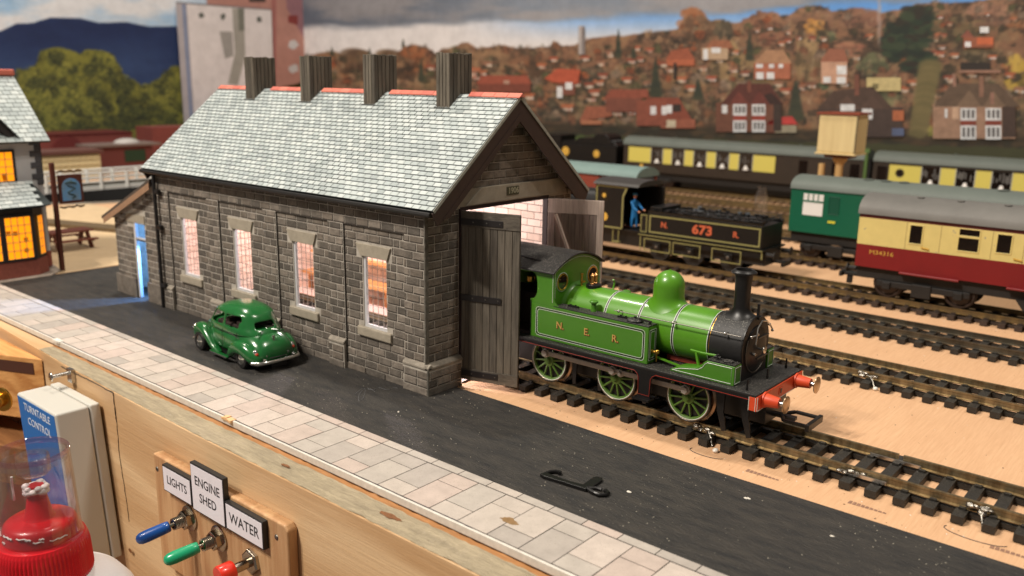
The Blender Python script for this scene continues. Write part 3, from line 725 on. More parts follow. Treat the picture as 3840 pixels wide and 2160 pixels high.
door((.10, 6.42), (2.12, 7.28), 'far door with planks and rails coloured as lit from the shed, and a diagonal brace', brace=True)
# lit lamp inside the shed
def bulb(loc, col, power, r, name, parent_thing):
    l = bpy.data.lights.new(name, 'POINT'); l.energy = power; l.color = col; l.shadow_soft_size = r
    o = bpy.data.objects.new(name, l); COL.objects.link(o); o.location = loc
bulb((-3.6, 4.4, 5.9), (1, .86, .84), 430, .25, 'shed_lamp', shed)
bulb((-9.5, 4.4, 5.9), (1, .84, .86), 2000, .25, 'shed_lamp', shed)
bulb((-14.5, 4.4, 5.6), (1, .70, .60), 1100, .25, 'shed_lamp', shed)
bulb((-1.1, 2.1, 1.3), (1, .86, .82), 260, .1, 'shed_lamp', shed)
# lean-to --------------------------------------------------------------
lt = bpy.data.objects.new('lean_to', None); COL.objects.link(lt); lt.parent = shed; lt.location = (0, 0, 0)
def ltz(x): return 3.97 + (x + 22.3) / (22.3 - 17.95) * 1.93
b = MB(); D0, D1, DZ = -20.38, -19.30, 3.78; LY = 3.6
b.prism([(-22.3, 0), (D0, 0), (D0, ltz(D0)), (-22.3, ltz(-22.3))], 1, 0, .14); b.prism([(D1, 0), (-SL - .01, 0), (-SL - .01, ltz(-17.9)), (D1, ltz(D1))], 1, 0, .14)
b.prism([(D0, DZ), (D1, DZ), (D1, ltz(D1)), (D0, ltz(D0))], 1, 0, .14)
b.box(-22.3, -22.16, .14, LY, 0, ltz(-22.3)); b.box(-22.16, -SL - .01, LY - .14, LY, 0, 4)
b.build('wall', m_mortar, lt)
sj = MB(); z = .3; r = 0
while z < 5.9:
    x = -22.3 - (r % 2) * .33
    while x < -SL - .05:
        for p, q in cut(max(x, -22.3), min(x + .66, -SL - .03), z, z + SP, [(D0 - .02, D1 + .02, 0, DZ), (D0 - .6, D1 + .15, DZ, DZ + .45)]):
            if z + SP < ltz(p) - .05: 
                e = .03; t = .02; sj.add([(p, 0, z), (q - G, 0, z), (q - G, 0, z + SP - G), (p, 0, z + SP - G), (p + e, -t, z + e), (q - G - e, -t, z + e), (q - G - e, -t, z + SP - G - e), (p + e, -t, z + SP - G - e)], [(0, 1, 5, 4), (1, 2, 6, 5), (2, 3, 7, 6), (3, 0, 4, 7), (4, 5, 6, 7)], rng.randrange(5))
        x += .66
    z += SP; r += 1
sj.build('stones', m_stone, lt, kind='stuff')
b = MB(); b.box(-22.42, D0 - .02, -.12, -.0, 0, 1.0); b.build('plinth', m_stone[0], lt, bevel=.04); b = MB(); b.box(D1 + .02, -SL - .02, -.12, 0, 0, 1.0); b.build('plinth', m_stone[0], lt, bevel=.04)
b = MB(); b.box(D0 - .6, D1 + .1, -.05, .02, DZ, DZ + .42); b.build('lintel', m_dress, lt)
b = MB(); b.box(D0, D0 + .16, .0, .13, .05, DZ); b.box(D1 - .05, D1, .03, .13, .05, DZ); b.box(D0, D1, .03, .13, 2.98, 3.06); b.build('door_frame', m_white, lt)
b = MB(); b.box(D0, D1, .045, .06, 2.9, 2.99); b.build('transom', m_gut, lt)
m_blue_in = mat('lean-to inner wall', (190, 196, 205), .8, var=.1, scale=4)
b = MB(); b.box(-22.1, -SL - .05, LY - .2, LY - .15, 0, 5.5); b.box(-SL - .05, -SL - .02, .15, LY - .2, 0, 5.8); b.build('inner_wall', m_blue_in, lt)
b = MB(); z = .2; r = 0
while z < 3.8:
    x = -22.1 - (r % 2) * .3
    while x < -18.6: b.box(max(x, -22.1), x + .6, LY - .225, LY - .2, z, z + .26, 0); x += .64
    z += .3; r += 1
b.build('inner_stones', mat('inner pale stone', (215, 220, 228), .8), lt, kind='stuff')
b = MB(); q = [(x, y, ltz(x) + dz) for dz in (0.02, .16) for (x, y) in ((-22.95, -.34), (-SL + .0, -.34), (-SL + .0, LY + .3), (-22.95, LY + .3))]
b.add(q, [(0, 3, 2, 1), (4, 5, 6, 7), (0, 1, 5, 4), (1, 2, 6, 5), (2, 3, 7, 6), (3, 0, 4, 7)]); b.build('roof', mat('lean roof', (76, 66, 58), .7, var=.2, scale=3), lt)
b = MB(); b.add([(x, y, ltz(x) + dz) for y in (-.38, -.35) for (x, dz) in ((-22.7, -.28), (-SL, -.32), (-SL, .0), (-22.7, .0))], [(0, 1, 2, 3), (7, 6, 5, 4), (0, 4, 5, 1), (2, 6, 7, 3), (3, 7, 4, 0)]); b.build('bargeboard', mat('lean barge', (150, 118, 92), .7, var=.1), lt)
bulb((-18.7, 2.2, 3.4), (.20, .48, 1.0), 420, .12, 'blue_lamp', shed)
bl_ = bpy.data.lights.new('blue_spot', 'SPOT'); bl_.energy = 3600; bl_.color = (.16, .42, 1.0); bl_.spot_size = math.radians(62); bl_.spot_blend = .6; bl_.shadow_soft_size = .1
bo_ = bpy.data.objects.new('blue_spot', bl_); COL.objects.link(bo_); bo_.location = (-19.0, 1.5, 3.0); bo_.rotation_euler = (Vector((-20.8, -1.8, 0)) - Vector((-19.0, 1.5, 3.0))).to_track_quat('-Z', 'Y').to_euler()
# ------------------------------------------------------------------ green tank engine
m_green = mat('apple green enamel', (78, 134, 24), .34, var=.04, scale=2, coat=.25)
m_dgreen = mat('lined green', (66, 120, 26), .36, coat=.25, var=.05, scale=2)
m_lblack = mat('loco black', (20, 19, 19), .38, var=.2, scale=8, spec=.4)
m_dusty = mat('dusty black', (24, 23, 23), .55, var=.3, scale=10, dust=.75)
m_lwhite = mat('lining white', (205, 210, 200), .5)
m_lblk = mat('lining black', (12, 14, 12), .4)
m_orange = mat('vermilion', (206, 72, 36), .45, var=.06, scale=6)
m_red = mat('red lining', (150, 44, 30), .5)
m_grey = mat('rod grey', (168, 160, 152), .38, .35, var=.1, scale=10)
m_copper = mat('buffer face', (186, 160, 130), .3, .9, var=.1, scale=10)
m_tyre = mat('tyre tread', (150, 128, 108), .3, 1.)
m_cream_in = mat('cab inside', (46, 38, 32), .6)
YC = 3.97; RT = .5
lo = thing('tank_engine', (6.4, YC, RT), 'bright green tank engine with black chimney and orange buffer beam, coming out of the shed', 'locomotive')
FX0, FX1 = -.4, 10.92
FY = 1.62
def sideY(s, d=0): return YC + s * (FY + d)
# footplate, valance, buffer beams
b = MB(); b.box(FX0, FX1, YC - FY, YC + FY, 2.03, 2.11); b.build('footplate', m_dusty, lo, bevel=.015)
for s in (-1, 1):
    b = MB(); y0 = YC + s * (FY - .06); b.box(FX0, FX1 - .02, min(y0, y0 + s * .05), max(y0, y0 + s * .05), 1.90, 2.03)
    for (xa, xb, zb) in ((6.95, 7.45, 1.12), (1.2, 1.75, 1.12)):
        b.prism([(xa - .12, 1.90), (xa, 1.78), (xa + .03, zb), (xb - .03, zb), (xb, 1.78), (xb + .12, 1.90)], 1, min(y0, y0 + s * .04), max(y0, y0 + s * .04))
        b.box(xa - .05, xb + .05, min(y0 - s * .1, y0 + s * .25), max(y0 - s * .1, y0 + s * .25), zb - .06, zb)
    vo = b.build('valance', m_lblack, lo)
    q = MB(); yf = y0 + s * .056
    q.tube([(FX0, yf, 1.935), (6.82, yf, 1.935), (6.93, yf, 1.86), (6.98, yf, 1.75), (7.0, yf, 1.2), (7.40, yf, 1.2), (7.42, yf, 1.75), (7.48, yf, 1.86), (7.6, yf, 1.935), (10.7, yf, 1.935)], .009, 5)
    q.build('red_lining', m_red, vo)
b = MB(); b.box(FX1 - .03, FX1 + .03, YC - FY, YC + FY, 1.62, 2.06); b.box(FX1 - .22, FX1 - .03, YC - FY, YC - FY + .04, 1.62, 2.03); bb = b.build('buffer_beam', m_orange, lo, bevel=.01)
q = MB()
for (x0, x1, z0, z1) in ((FX1 - .23, FX1 - .215, 1.62, 2.03), (FX1 - .03, FX1 - .015, 1.62, 2.03)): q.box(x0, x1, YC - FY - .012, YC - FY - .001, z0, z1)
q.box(FX1 + .031, FX1 + .04, YC - FY, YC - FY + .02, 1.62, 2.05); q.box(FX1 + .031, FX1 + .04, YC - FY, YC + FY, 1.62, 1.637); q.build('white_lining', m_lwhite, bb)
q = MB(); q.box(FX1 + .031, FX1 + .045, YC - .12, YC + .12, 1.74, 1.95); q.box(FX1 + .045, FX1 + .06, YC - .04, YC + .04, 1.78, 1.91, 1); q.build('hook_plate', [m_orange, m_lblk], bb)
for s in (-1, 1):
    c = (FX1 + .03, YC + s * 1.14, 1.87)
    q = MB(); q.lathe([(.24, 0), (.24, .05), (.20, .07), (.155, .46), (.15, .47), (0, .47)], c, (1, 0, 0), 20); bo = q.build('buffer', m_orange, lo, smooth=35)
    q = MB(); q.cyl((c[0] + .47, c[1], c[2]), (c[0] + .64, c[1], c[2]), .075, n=12); q.build('shank', m_steel, bo, smooth=40)
    q = MB(); q.lathe([(.08, 0), (.26, .015), (.265, .04), (.2, .06), (0, .068)], (c[0] + .63, c[1], c[2]), (1, 0, 0), 24); q.build('buffer_head', m_copper, bo, smooth=40)
for y in (2.6, 3.97, 5.35):
    q = MB(); q.cyl((FX1 - .42, y, 2.1), (FX1 - .42, y, 2.42), .028, n=8); q.cyl((FX1 - .42, y, 2.1), (FX1 - .42, y, 2.2), .04, n=8); q.build('lamp_iron', m_lblack, lo)
# tension lock coupling
q = MB(); zc = 1.12
q.box(10.6, 11.5, YC - .1, YC + .1, zc - .1, zc + .02)
q.bar((11.1, YC - .1, zc), (11.3, YC - .46, zc), .10, .1); q.bar((11.3, YC - .46, zc), (12.0, YC - .46, zc), .10, .1); q.bar((11.1, YC + .1, zc), (11.3, YC + .46, zc), .10, .1); q.bar((11.3, YC + .46, zc), (12.0, YC + .46, zc), .1, .1)
q.box(11.98, 12.1, YC - .56, YC + .56, zc - .14, zc + .08); q.build('coupling', m_lblack, lo, bevel=.02)
# frames, guard irons, underframe
q = MB(); q.box(.2, 10.85, YC - .72, YC + .72, .95, 2.03)
q.build('frame', m_lblack, lo)
for s in (-1, 1):
    for x in (9.45, 10.25):
        q = MB(); q.prism([(x, 1.9), (x + .32, 1.9), (x + .3, 1.2), (x + .42, .62), (x + .28, .58), (x + .1, 1.15)], 1, YC + s * 1.2 - .03, YC + s * 1.2 + .03); q.build('guard_iron', m_lblack, lo)
    for x in (3.95, 5.0, 6.75):
        q = MB(); q.prism([(x, 1.95), (x + .26, 1.95), (x + .2, .66), (x + .08, .66)], 1, YC + s * 1.0 - .03, YC + s * 1.0 + .03); q.build('brake_hanger', m_lblack, lo)
# wheels
def wheel(x, s):
    c = Vector((x, YC + s * 1.0, RT + .78)); ax = (0, s, 0); R_ = .78
    r = bpy.data.objects.new('wheel', None); COL.objects.link(r); r.parent = lo; r.location = (0, 0, 0)
    q = MB(); q.lathe([(R_ - .06, -.20), (R_ + .06, -.20), (R_ + .07, -.16), (R_, -.12), (R_ - .005, .06), (R_ - .05, .07), (R_ - .06, .06), (R_ - .06, -.20)], c, ax, 40); q.build('tyre', m_tyre, r, smooth=30)
    q = MB(); q.lathe([(R_ - .055, .055), (R_ - .028, .075), (R_ - .012, .072)], c, ax, 40, 0); q.lathe([(R_ - .085, .074), (R_ - .065, .078), (R_ - .06, .05)], c, ax, 40, 1)
    q.lathe([(R_ - .030, .074), (R_ + .0, .066)], c, ax, 40, 0); q.build('rim_lining', [m_lblk, m_lwhite], r)
    q = MB(); q.lathe([(R_ - .14, -.05), (R_ - .14, .04), (R_ - .08, .07), (R_ - .06, .06), (R_ - .06, -.05)], c, ax, 40)
    for k in range(12):
        t = 2 * math.pi * (k + .3) / 12; d = Vector((math.cos(t), 0, math.sin(t))); p0 = c + d * .15 + Vector((0, s * .04, 0)); p1 = c + d * (R_ - .1) + Vector((0, s * .02, 0)); q.cyl(p0, p1, .042, .028, 8)
    q.lathe([(.0, .16), (.07, .16), (.08, .13), (.10, .13), (.12, .10), (.20, .09), (.22, .0)], c, ax, 20)
    q.build('spokes', mat('wheel green', (74, 104, 36), .45, var=.1, scale=8), r, smooth=40)
    q = MB(); q.lathe([(R_ - .15, -.06), (0, -.06)], c, ax, 32); q.build('back', m_lblack, r)
    return r
WX = (3.02, 5.80, 8.47)
for x in WX:
    for s in (-1, 1): wheel(x, s)
for s in (-1, 1):
    yr = YC + s * 1.22
    pins = [Vector((x - .02, yr, RT + 1.08)) for x in WX]
    q = MB()
    for a, c in zip(pins[:-1], pins[1:]): q.bar(a, c, .07, .17)
    q.build('coupling_rod', m_grey, lo, bevel=.015)
    for p in pins:
        q = MB(); q.cyl(p - Vector((0, .05, 0)), p + Vector((0, .05, 0)), .165, n=8); q.cyl(p + Vector((0, s * .05, 0)), p + Vector((0, s * .13, 0)), .12, n=6); q.build('crank_pin', m_grey, lo, bevel=.01)
    p = pins[1] + Vector((.3, 0, -.02)); q = MB(); q.cyl(p - Vector((0, .05, 0)), p + Vector((0, .05, 0)), .13, n=12); q.cyl(p, p + Vector((0, s * .12, 0)), .07, n=6); q.build('knuckle_joint', m_grey, lo, bevel=.01)
# side tanks with lining
TX0, TX1, TZ0, TZ1, TW_ = 2.37, 7.12, 2.11, 3.32, 1.36
for s in (-1, 1):
    yo = YC + s * TW_; yi = YC + s * .86
    q = MB(); q.box(TX0, TX1, min(yo, yi), max(yo, yi), TZ0, TZ1); tk = q.build('side_tank', m_dgreen, lo, bevel=.025)
    q = MB(); q.box(3.4, TX1 - .03, min(yo - s * .03, yi), max(yo - s * .03, yi), TZ1, TZ1 + .03)
    q.build('tank_top', m_dusty, tk)
    q = MB(); q.tube([(3.38, yo - s * .01, TZ1 + .02), (TX1, yo - s * .01, TZ1 + .02), (TX1, yi, TZ1 + .02)], .02, 6); q.build('beading', m_lblack, tk)
    def loop(x0, x1, z0, z1, r, y, rad=.012):
        pts = []
        for cx, cz, t0 in ((x1 - r, z1 - r, 0), (x0 + r, z1 - r, 90), (x0 + r, z0 + r, 180), (x1 - r, z0 + r, 270)):
            for k in range(5): t = math.radians(t0 + k * 22.5); pts.append((cx + r * math.cos(t), y, cz + r * math.sin(t)))
        return pts
    def ring(x0, x1, z0, z1, r, y, w):   # flat lining strip, 4 mm proud in model terms
        a = loop(x0, x1, z0, z1, r, y); c = loop(x0 + w, x1 - w, z0 + w, z1 - w, max(.02, r - w), y); n = len(a)
        return a + c, [(k, (k + 1) % n, n + (k + 1) % n, n + k) for k in range(n)]
    if s < 0:
        q = MB(); ys = yo - .006
        lx0, lx1, lz0, lz1 = 2.62, 7.0, 2.20, 3.22
        for w0, w1, m_ in ((0, .016, 0), (.026, .06, 1), (.07, .086, 0)):
            v, f = ring(lx0 + w0, lx1 - w0, lz0 + w0, lz1 - w0, .12, ys, w1 - w0); q.add(v, f, m_)
        q.build('lining', [m_lwhite, m_lblk], tk)
        for ch, x in (('N.', 3.70), ('E.', 4.80), ('R.', 5.92)):
            text(ch, .33, (x - .010, yo - .012, 2.70), FRONT, mat('letter red shade', (120, 40, 26), .5), tk, ext=.003, bold=.012)
            text(ch, .33, (x - .022, yo - .018, 2.712), FRONT, mat('letter gold', (206, 170, 96), .4, .3), tk, ext=.003, bold=.002)
    q = MB(); xf = TX1 + .006; a0, a1 = sorted((yo - s * .06, yi + s * .02))
    for t, m_ in ((.0, 0), (.03, 1), (.07, 0)):
        for (y0, y1, z0, z1) in ((a0 + t, a0 + t + .02, TZ0 + .1 + t, TZ1 - .1 - t), (a1 - t - .02, a1 - t, TZ0 + .1 + t, TZ1 - .1 - t), (a0 + t, a1 - t, TZ0 + .1 + t, TZ0 + .12 + t), (a0 + t, a1 - t, TZ1 - .12 - t, TZ1 - .1 - t)):
            q.box(TX1, xf + (.001 * m_), y0, y1, z0, z1, m_)
    q.build('end_lining', [m_lwhite, m_lblk], tk)
    q = MB(); q.cyl((TX1, yo - s * .25, 2.5), (TX1 + .16, yo - s * .25, 2.5), .06, n=10); q.sphere((TX1 + .2, yo - s * .25, 2.52), .085, 6); q.cyl((TX1 + .18, yo - s * .25, 2.2), (TX1 + .18, yo - s * .25, 2.5), .025, n=6); q.build('brass_valve', m_brass, lo, smooth=40)
    # filler, hatch, knob on tank top
    q = MB(); q.lathe([(.26, 0), (.27, .05), (.22, .09), (0, .11)], (6.45, YC + s * 1.1, TZ1 + .03), (0, 0, 1), 20); q.bar((6.6, YC + s * 1.1, TZ1 + .14), (7.05, YC + s * 1.1, TZ1 + .12), .06, .05); q.cyl((6.45, YC + s * 1.1, TZ1 + .1), (6.45, YC + s * 1.1, TZ1 + .2), .04, n=8); q.cyl((7.0, YC + s * 1.1, TZ1), (7.0, YC + s * 1.1, TZ1 + .14), .05, n=8); q.build('filler_lid', m_dusty, tk, smooth=40)
    q = MB()
    for x in (3.75, 5.75):
        q = MB(); q.box(x, x + .42, YC + s * 1.02 - .04, YC + s * 1.02 + .04, TZ1 + .03, TZ1 + .09); q.cyl((x + .1, YC + s * 1.02, TZ1 + .03), (x + .1, YC + s * 1.02, TZ1 + .12), .03, n=6); q.cyl((x + .3, YC + s * 1.02, TZ1 + .03), (x + .3, YC + s * 1.02, TZ1 + .12), .03, n=6); q.build('lifting_lug', m_lblack, tk)
    q = MB(); q.lathe([(.10, 0), (.10, .02), (.085, .05), (.085, .24), (.10, .28), (.15, .30), (.15, .34), (.11, .37), (0, .38)], (4.76, YC + s * .98, TZ1 + .03), (0, 0, 1), 16); q.build('tank_vent', m_dgreen, tk, smooth=40)
# boiler
BR = .86; BZ = 3.05
q = MB(); q.cyl((3.3, YC, BZ), (8.96, YC, BZ), BR, n=48); bo = q.build('boiler', m_green, lo, smooth=40)
q = MB(); q.lathe([(BR + .16, 0), (BR + .10, .03), (BR + .03, .08), (BR - .02, .16)], (3.33, YC, BZ), (1, 0, 0), 48); q.build('firebox_collar', m_dgreen, bo, smooth=50)
for x in (5.09, 6.37, 7.66, 8.90):
    q = MB(); 
    q.lathe([(BR, -.045), (BR + .010, -.045), (BR + .010, -.025), (BR, -.025)], (x, YC, BZ), (1, 0, 0), 48, 0)
    q.lathe([(BR, -.02), (BR + .013, -.02), (BR + .013, .02), (BR, .02)], (x, YC, BZ), (1, 0, 0), 48, 1 if x < 8.5 else 1)
    q.lathe([(BR, .025), (BR + .010, .025), (BR + .010, .045), (BR, .045)], (x, YC, BZ), (1, 0, 0), 48, 0 if x < 8.5 else 2)
    q.build('boiler_band', [m_lwhite, m_lblk, m_brass], bo)
# smokebox
q = MB(); n = 40; SR = .90
prof = [(YC + SR * math.cos(t), BZ + SR * math.sin(t)) for t in [math.radians(-28 + k * (236) / n) for k in range(n + 1)]]
prof = [(YC + .84, 2.11), (YC + .80, 2.5)] + prof + [(YC - .80, 2.5), (YC - .84, 2.11)]
q.prism(prof, 0, 8.96, 10.0); sb = q.build('smokebox', m_dusty, lo, smooth=40)
q = MB(); q.prism([(YC + (y - YC) * 1.035, 2.11 + (z - 2.11) * 1.018) for y, z in prof], 0, 10.0, 10.05); q.build('front_plate', m_lblack, sb, smooth=30, bevel=.012)
dc = Vector((10.05, YC, 2.98))
q = MB(); q.lathe([(.70, 0), (.70, .03), (.64, .055), (.45, .085), (0, .12)], dc, (1, 0, 0), 40); dr = q.build('smokebox_door', m_lblack, sb, smooth=40)
q = MB(); q.tube([dc + Vector((.04, .74 * math.cos(t), .74 * math.sin(t))) for t in [math.radians(150 + k * 7.5) for k in range(23)]], .018, 6); q.build('door_ring', m_dsteel, sb)
q = MB(); q.cyl(dc + Vector((.08, 0, 0)), dc + Vector((.32, 0, 0)), .035, n=8); q.lathe([(.12, 0), (.12, .03), (.06, .05), (0, .05)], dc + Vector((.28, 0, 0)), (1, 0, 0), 16); q.cyl(dc + Vector((.1, -.4, -.08)), dc + Vector((.2, -.4, -.08)), .045, n=8)
q.build('door_handle', m_steel, dr, smooth=40)
for z in (.34, -.30):
    q = MB(); q.bar(dc + Vector((.10, -.10, z)), dc + Vector((.10, .62, z)), .03, .07, up=(1, 0, 0)); q.build('hinge_strap', m_dsteel, dr)
q = MB(); q.tube([dc + Vector((.10, -.58, .48)), dc + Vector((.2, -.42, .52)), dc + Vector((.16, -.30, .70)), dc + Vector((.12, .05, .86)), dc + Vector((.12, .38, .80)), dc + Vector((.16, .62, .60)), dc + Vector((.2, .68, .48))], .025, 7)
for p in ((.1, -.58, .48), (.2, -.36, .54), (.14, .56, .66), (.2, .68, .46)): q.sphere(dc + Vector(p), .048, 5)
q.bar(dc + Vector((.22, -.42, .6)), dc + Vector((.22, -.48, .25)), .03, .03); q.build('handrail', m_steel, sb, smooth=40)
q = MB(); q.cyl((10.0, YC + .12, 3.9), (10.0, YC + .12, 4.32), .045, n=8); q.box(9.9, 10.1, YC + .0, YC + .24, 3.86, 3.94); q.build('lamp_iron', m_lblack, sb)
# chimney
def saddle(cx, r0, rb, z0, zb, nz, topprof, name, m):   # flared base that follows the barrel
    q = MB(); n = 40; rings = []
    for j in range(7):
        u = j / 6; r = rb + (r0 - rb) * (u ** .45) if False else rb - (rb - r0) * (1 - (1 - u) ** 2.2)
        vs = []
        for k in range(n):
            t = 2 * math.pi * k / n; dx, dy = r * math.cos(t), r * math.sin(t)
            zs = BZ + math.sqrt(max(.01, (SR + .004) ** 2 - dy * dy)) if name == 'chimney' else BZ + math.sqrt(max(.01, (BR + .004) ** 2 - dy * dy))
            zz = zs + (zb - zs) * u ** 1.3 if zb > zs else zs
            vs.append((cx + dx, YC + dy, zz))
        rings.append(vs)
    for r, z in topprof: rings.append([(cx + r * math.cos(2 * math.pi * k / n), YC + r * math.sin(2 * math.pi * k / n), z) for k in range(n)])
    V = [p for rr in rings for p in rr]
    q.add(V, [(j * n + k, j * n + (k + 1) % n, (j + 1) * n + (k + 1) % n, (j + 1) * n + k) for j in range(len(rings) - 1) for k in range(n)])
    return q.build(name, m, lo, smooth=50)
saddle(9.50, .255, .46, 0, 4.22, 6, [(.245, 4.3), (.24, 4.6), (.245, 4.85), (.27, 5.10), (.285, 5.20), (.34, 5.205), (.385, 5.22), (.385, 5.26), (.34, 5.29), (.30, 5.33), (.25, 5.33), (.24, 5.28), (.2, 4.9), (0.001, 4.85)], 'chimney', m_lblack)
saddle(6.98, .50, .66, 0, 4.12, 6, [(.50, 4.2), (.50, 4.42)] + [(.50 * math.cos(math.radians(t)), 4.42 + .50 * math.sin(math.radians(t))) for t in range(10, 90, 10)] + [(.03, 4.922), (.03, 4.95), (.001, 4.955)], 'dome', m_green)
# boiler handrails
for s in (-1, 1):
    yh = YC + s * .96; zh = BZ + .47
    q = MB(); q.cyl((5.55, yh - s * .0, zh), (10.0, yh, zh), .018, n=6); hr = q.build('handrail', m_dsteel, lo)
    for x in (5.72, 7.72, 9.5):
        q = MB(); q.sphere((x, yh, zh), .048, 6); q.cyl((x, yh, zh), (x, yh - s * .2, zh - .01), .022, n=6); q.build('handrail_knob', m_steel, hr, smooth=40)
# safety valves and whistle
q = MB(); q.lathe([(.27, -.06), (.27, .07), (.22, .10), (.0, .10)], (4.05, YC, BZ + BR), (0, 0, 1), 24); sv = q.build('valve_base', m_lblack, lo, smooth=40)
for dx in (-.1, .1):
    q = MB(); q.lathe([(.085, 0), (.085, .02), (.06, .04), (.06, .26), (.085, .28), (.085, .30), (.05, .33), (.02, .38), (0, .39)], (4.05, YC + dx * 1.0, BZ + BR + .10), (0, 0, 1), 14); q.build('safety_valve', mat('valve brass', (196, 144, 92), .28, 1.), sv, smooth=40)
q = MB(); q.lathe([(.06, 0), (.06, .05), (.035, .07), (.035, .22), (.055, .24), (.035, .27), (.035, .44), (.05, .45), (.05, .5), (0, .51)], (3.62, YC - .12, BZ + BR - .08), (0, 0, 1), 12); q.bar((3.62, YC - .16, BZ + BR + .1), (3.62, YC + .06, BZ + BR + .1), .05, .05); q.build('whistle', m_brass, lo, smooth=40)
q = MB(); q.tube([(4.3, YC + .62, 3.6), (4.3, YC + .85, 3.75), (4.3, YC + .9, 3.95), (4.3, YC + .82, 4.05)], .035, 6); q.build('pipe', m_green, lo, smooth=40)
# cab
def roofz(y): return 4.48 + .48 * (1 - ((y - YC) / 1.45) ** 2)
ys = [YC - 1.36 + 2.72 * k / 20 for k in range(21)]
ys = [YC - 1.33 + 2.66 * k / 20 for k in range(21)]; cf = [(YC - 1.33, TZ0), (YC + 1.33, TZ0)] + [(y, roofz(y) - .03) for y in reversed(ys)]
q = MB(); q.prism(cf, 0, 3.30, 3.36); cab = q.build('cab_end', m_dgreen, lo); q = MB(); q.prism(cf, 0, .2, .26); q.build('cab_end', m_dgreen, lo)
for s in (-1, 1):
    yo = YC + s * 1.36; a0, a1 = sorted((yo, yo - s * .06))
    q = MB()
    def cutx(x0, x1, z0, z1): q.box(x0, x1, a0, a1, z0, z1)
    pts = [(2.36, TZ0), (3.38, TZ0), (3.38, 4.5), (2.36, 4.5)]
    arc = [(2.36 + .33 * math.cos(t) * 1, 3.55 - .0 + .22 * math.sin(t)) for t in []]
    side = [(2.37, TZ1), (3.37, TZ1), (3.37, 4.5), (2.36, 4.5), (2.36, 4.40), (2.5, 4.38), (2.62, 4.26), (2.66, 4.05), (2.66, 3.72), (2.60, 3.56), (2.50, 3.47), (2.37, 3.45)]
    q.prism(side, 1, a0, a1); q.box(.2, 1.2, a0, a1, TZ0, 4.5); q.box(1.2, 2.36, a0, a1, 4.38, 4.5)
    cs = q.build('cab_side', m_dgreen, lo)
    q = MB(); q.tube([(2.40, yo + s * .012, TZ0 + .05), (2.40, yo + s * .012, 3.40)], .012, 5); q.tube([(3.33, yo + s * .008, 3.45), (3.33, yo + s * .008, 4.42)], .01, 5, 1); q.build('edge_lining', [m_lblk, m_lwhite], cs)
    q = MB(); q.prism([(3.37, 3.33), (3.37, 3.62), (3.42, 3.46), (3.5, 3.37), (3.66, 3.33)], 1, a0, a1); q.build('tank_fillet', m_dgreen, cs)
q = MB(); q.box(1.2, 2.42, YC - 1.2, YC + 1.2, TZ0, 2.2); q.box(.3, 3.28, YC - .5, YC + .5, TZ0, 3.4); q.build('cab_interior', m_cream_in, lo)
q = MB(); q.lathe([(.0, 0), (.12, .02), (.14, .05), (.14, .2), (0, .26)], (2.0, YC - .9, 3.9), (0, 0, 1), 16); q.build('brass_fitting', m_brass, lo, smooth=40)
q = MB(); nY = 24; vs = []
for x in (-.05, 3.46):
    for k in range(nY + 1):
        y = YC - 1.5 + 3.0 * k / nY; vs.append((x, y, roofz(y)))
    for k in range(nY + 1):
        y = YC - 1.5 + 3.0 * k / nY; vs.append((x, y, roofz(y) + .055))
N1 = nY + 1; fs = [(k, k + 1, 2 * N1 + k + 1, 2 * N1 + k) for k in range(nY)] + [(N1 + k + 1, N1 + k, 3 * N1 + k, 3 * N1 + k + 1) for k in range(nY)] + [(k + 1, k, N1 + k, N1 + k + 1) for k in range(nY)] + [(2 * N1 + k, 2 * N1 + k + 1, 3 * N1 + k + 1, 3 * N1 + k) for k in range(nY)] + [(0, 2 * N1, 3 * N1, N1), (nY, N1 + nY, 3 * N1 + nY, 2 * N1 + nY)]
q.add(vs, fs); cr = q.build('cab_roof', m_dusty, lo, smooth=40, bevel=.012)
q = MB(); q.tube([(x, YC - 1.05 + .08 * math.sin((x) * 1.6), roofz(YC - 1.05) + .07) for x in [.2 + k * .2 for k in range(13)]], .022, 6)
q.build('roof_rib', m_lblack, cr)
for s in (-1, 1):
    c = Vector((3.36, YC + s * .88, 4.10))
    q = MB(); q.lathe([(.235, 0), (.25, .03), (.29, .035), (.30, 0)], c, (1, 0, 0), 28, 0); q.lathe([(.31, .004), (.325, .008), (.335, .004)], c, (1, 0, 0), 28, 1)
    w = q.build('spectacle', [m_brass, m_lwhite], lo, smooth=30)
    q = MB(); q.cyl(c + Vector((.002, 0, 0)), c + Vector((.012, 0, 0)), .24, n=28); q.build('glass', mat('spectacle glass', (34, 24, 20), .08, spec=.8), w)
q = MB()
edge = [(YC - 1.30, 3.42)] + [(y, roofz(y) - .10) for y in [YC - 1.30 + 2.6 * k / 20 for k in range(21)]] + [(YC + 1.30, 3.42)]
q.tube([(3.367, y, z) for y, z in edge], .011, 5); q.build('cab_front_lining', m_lwhite, lo)
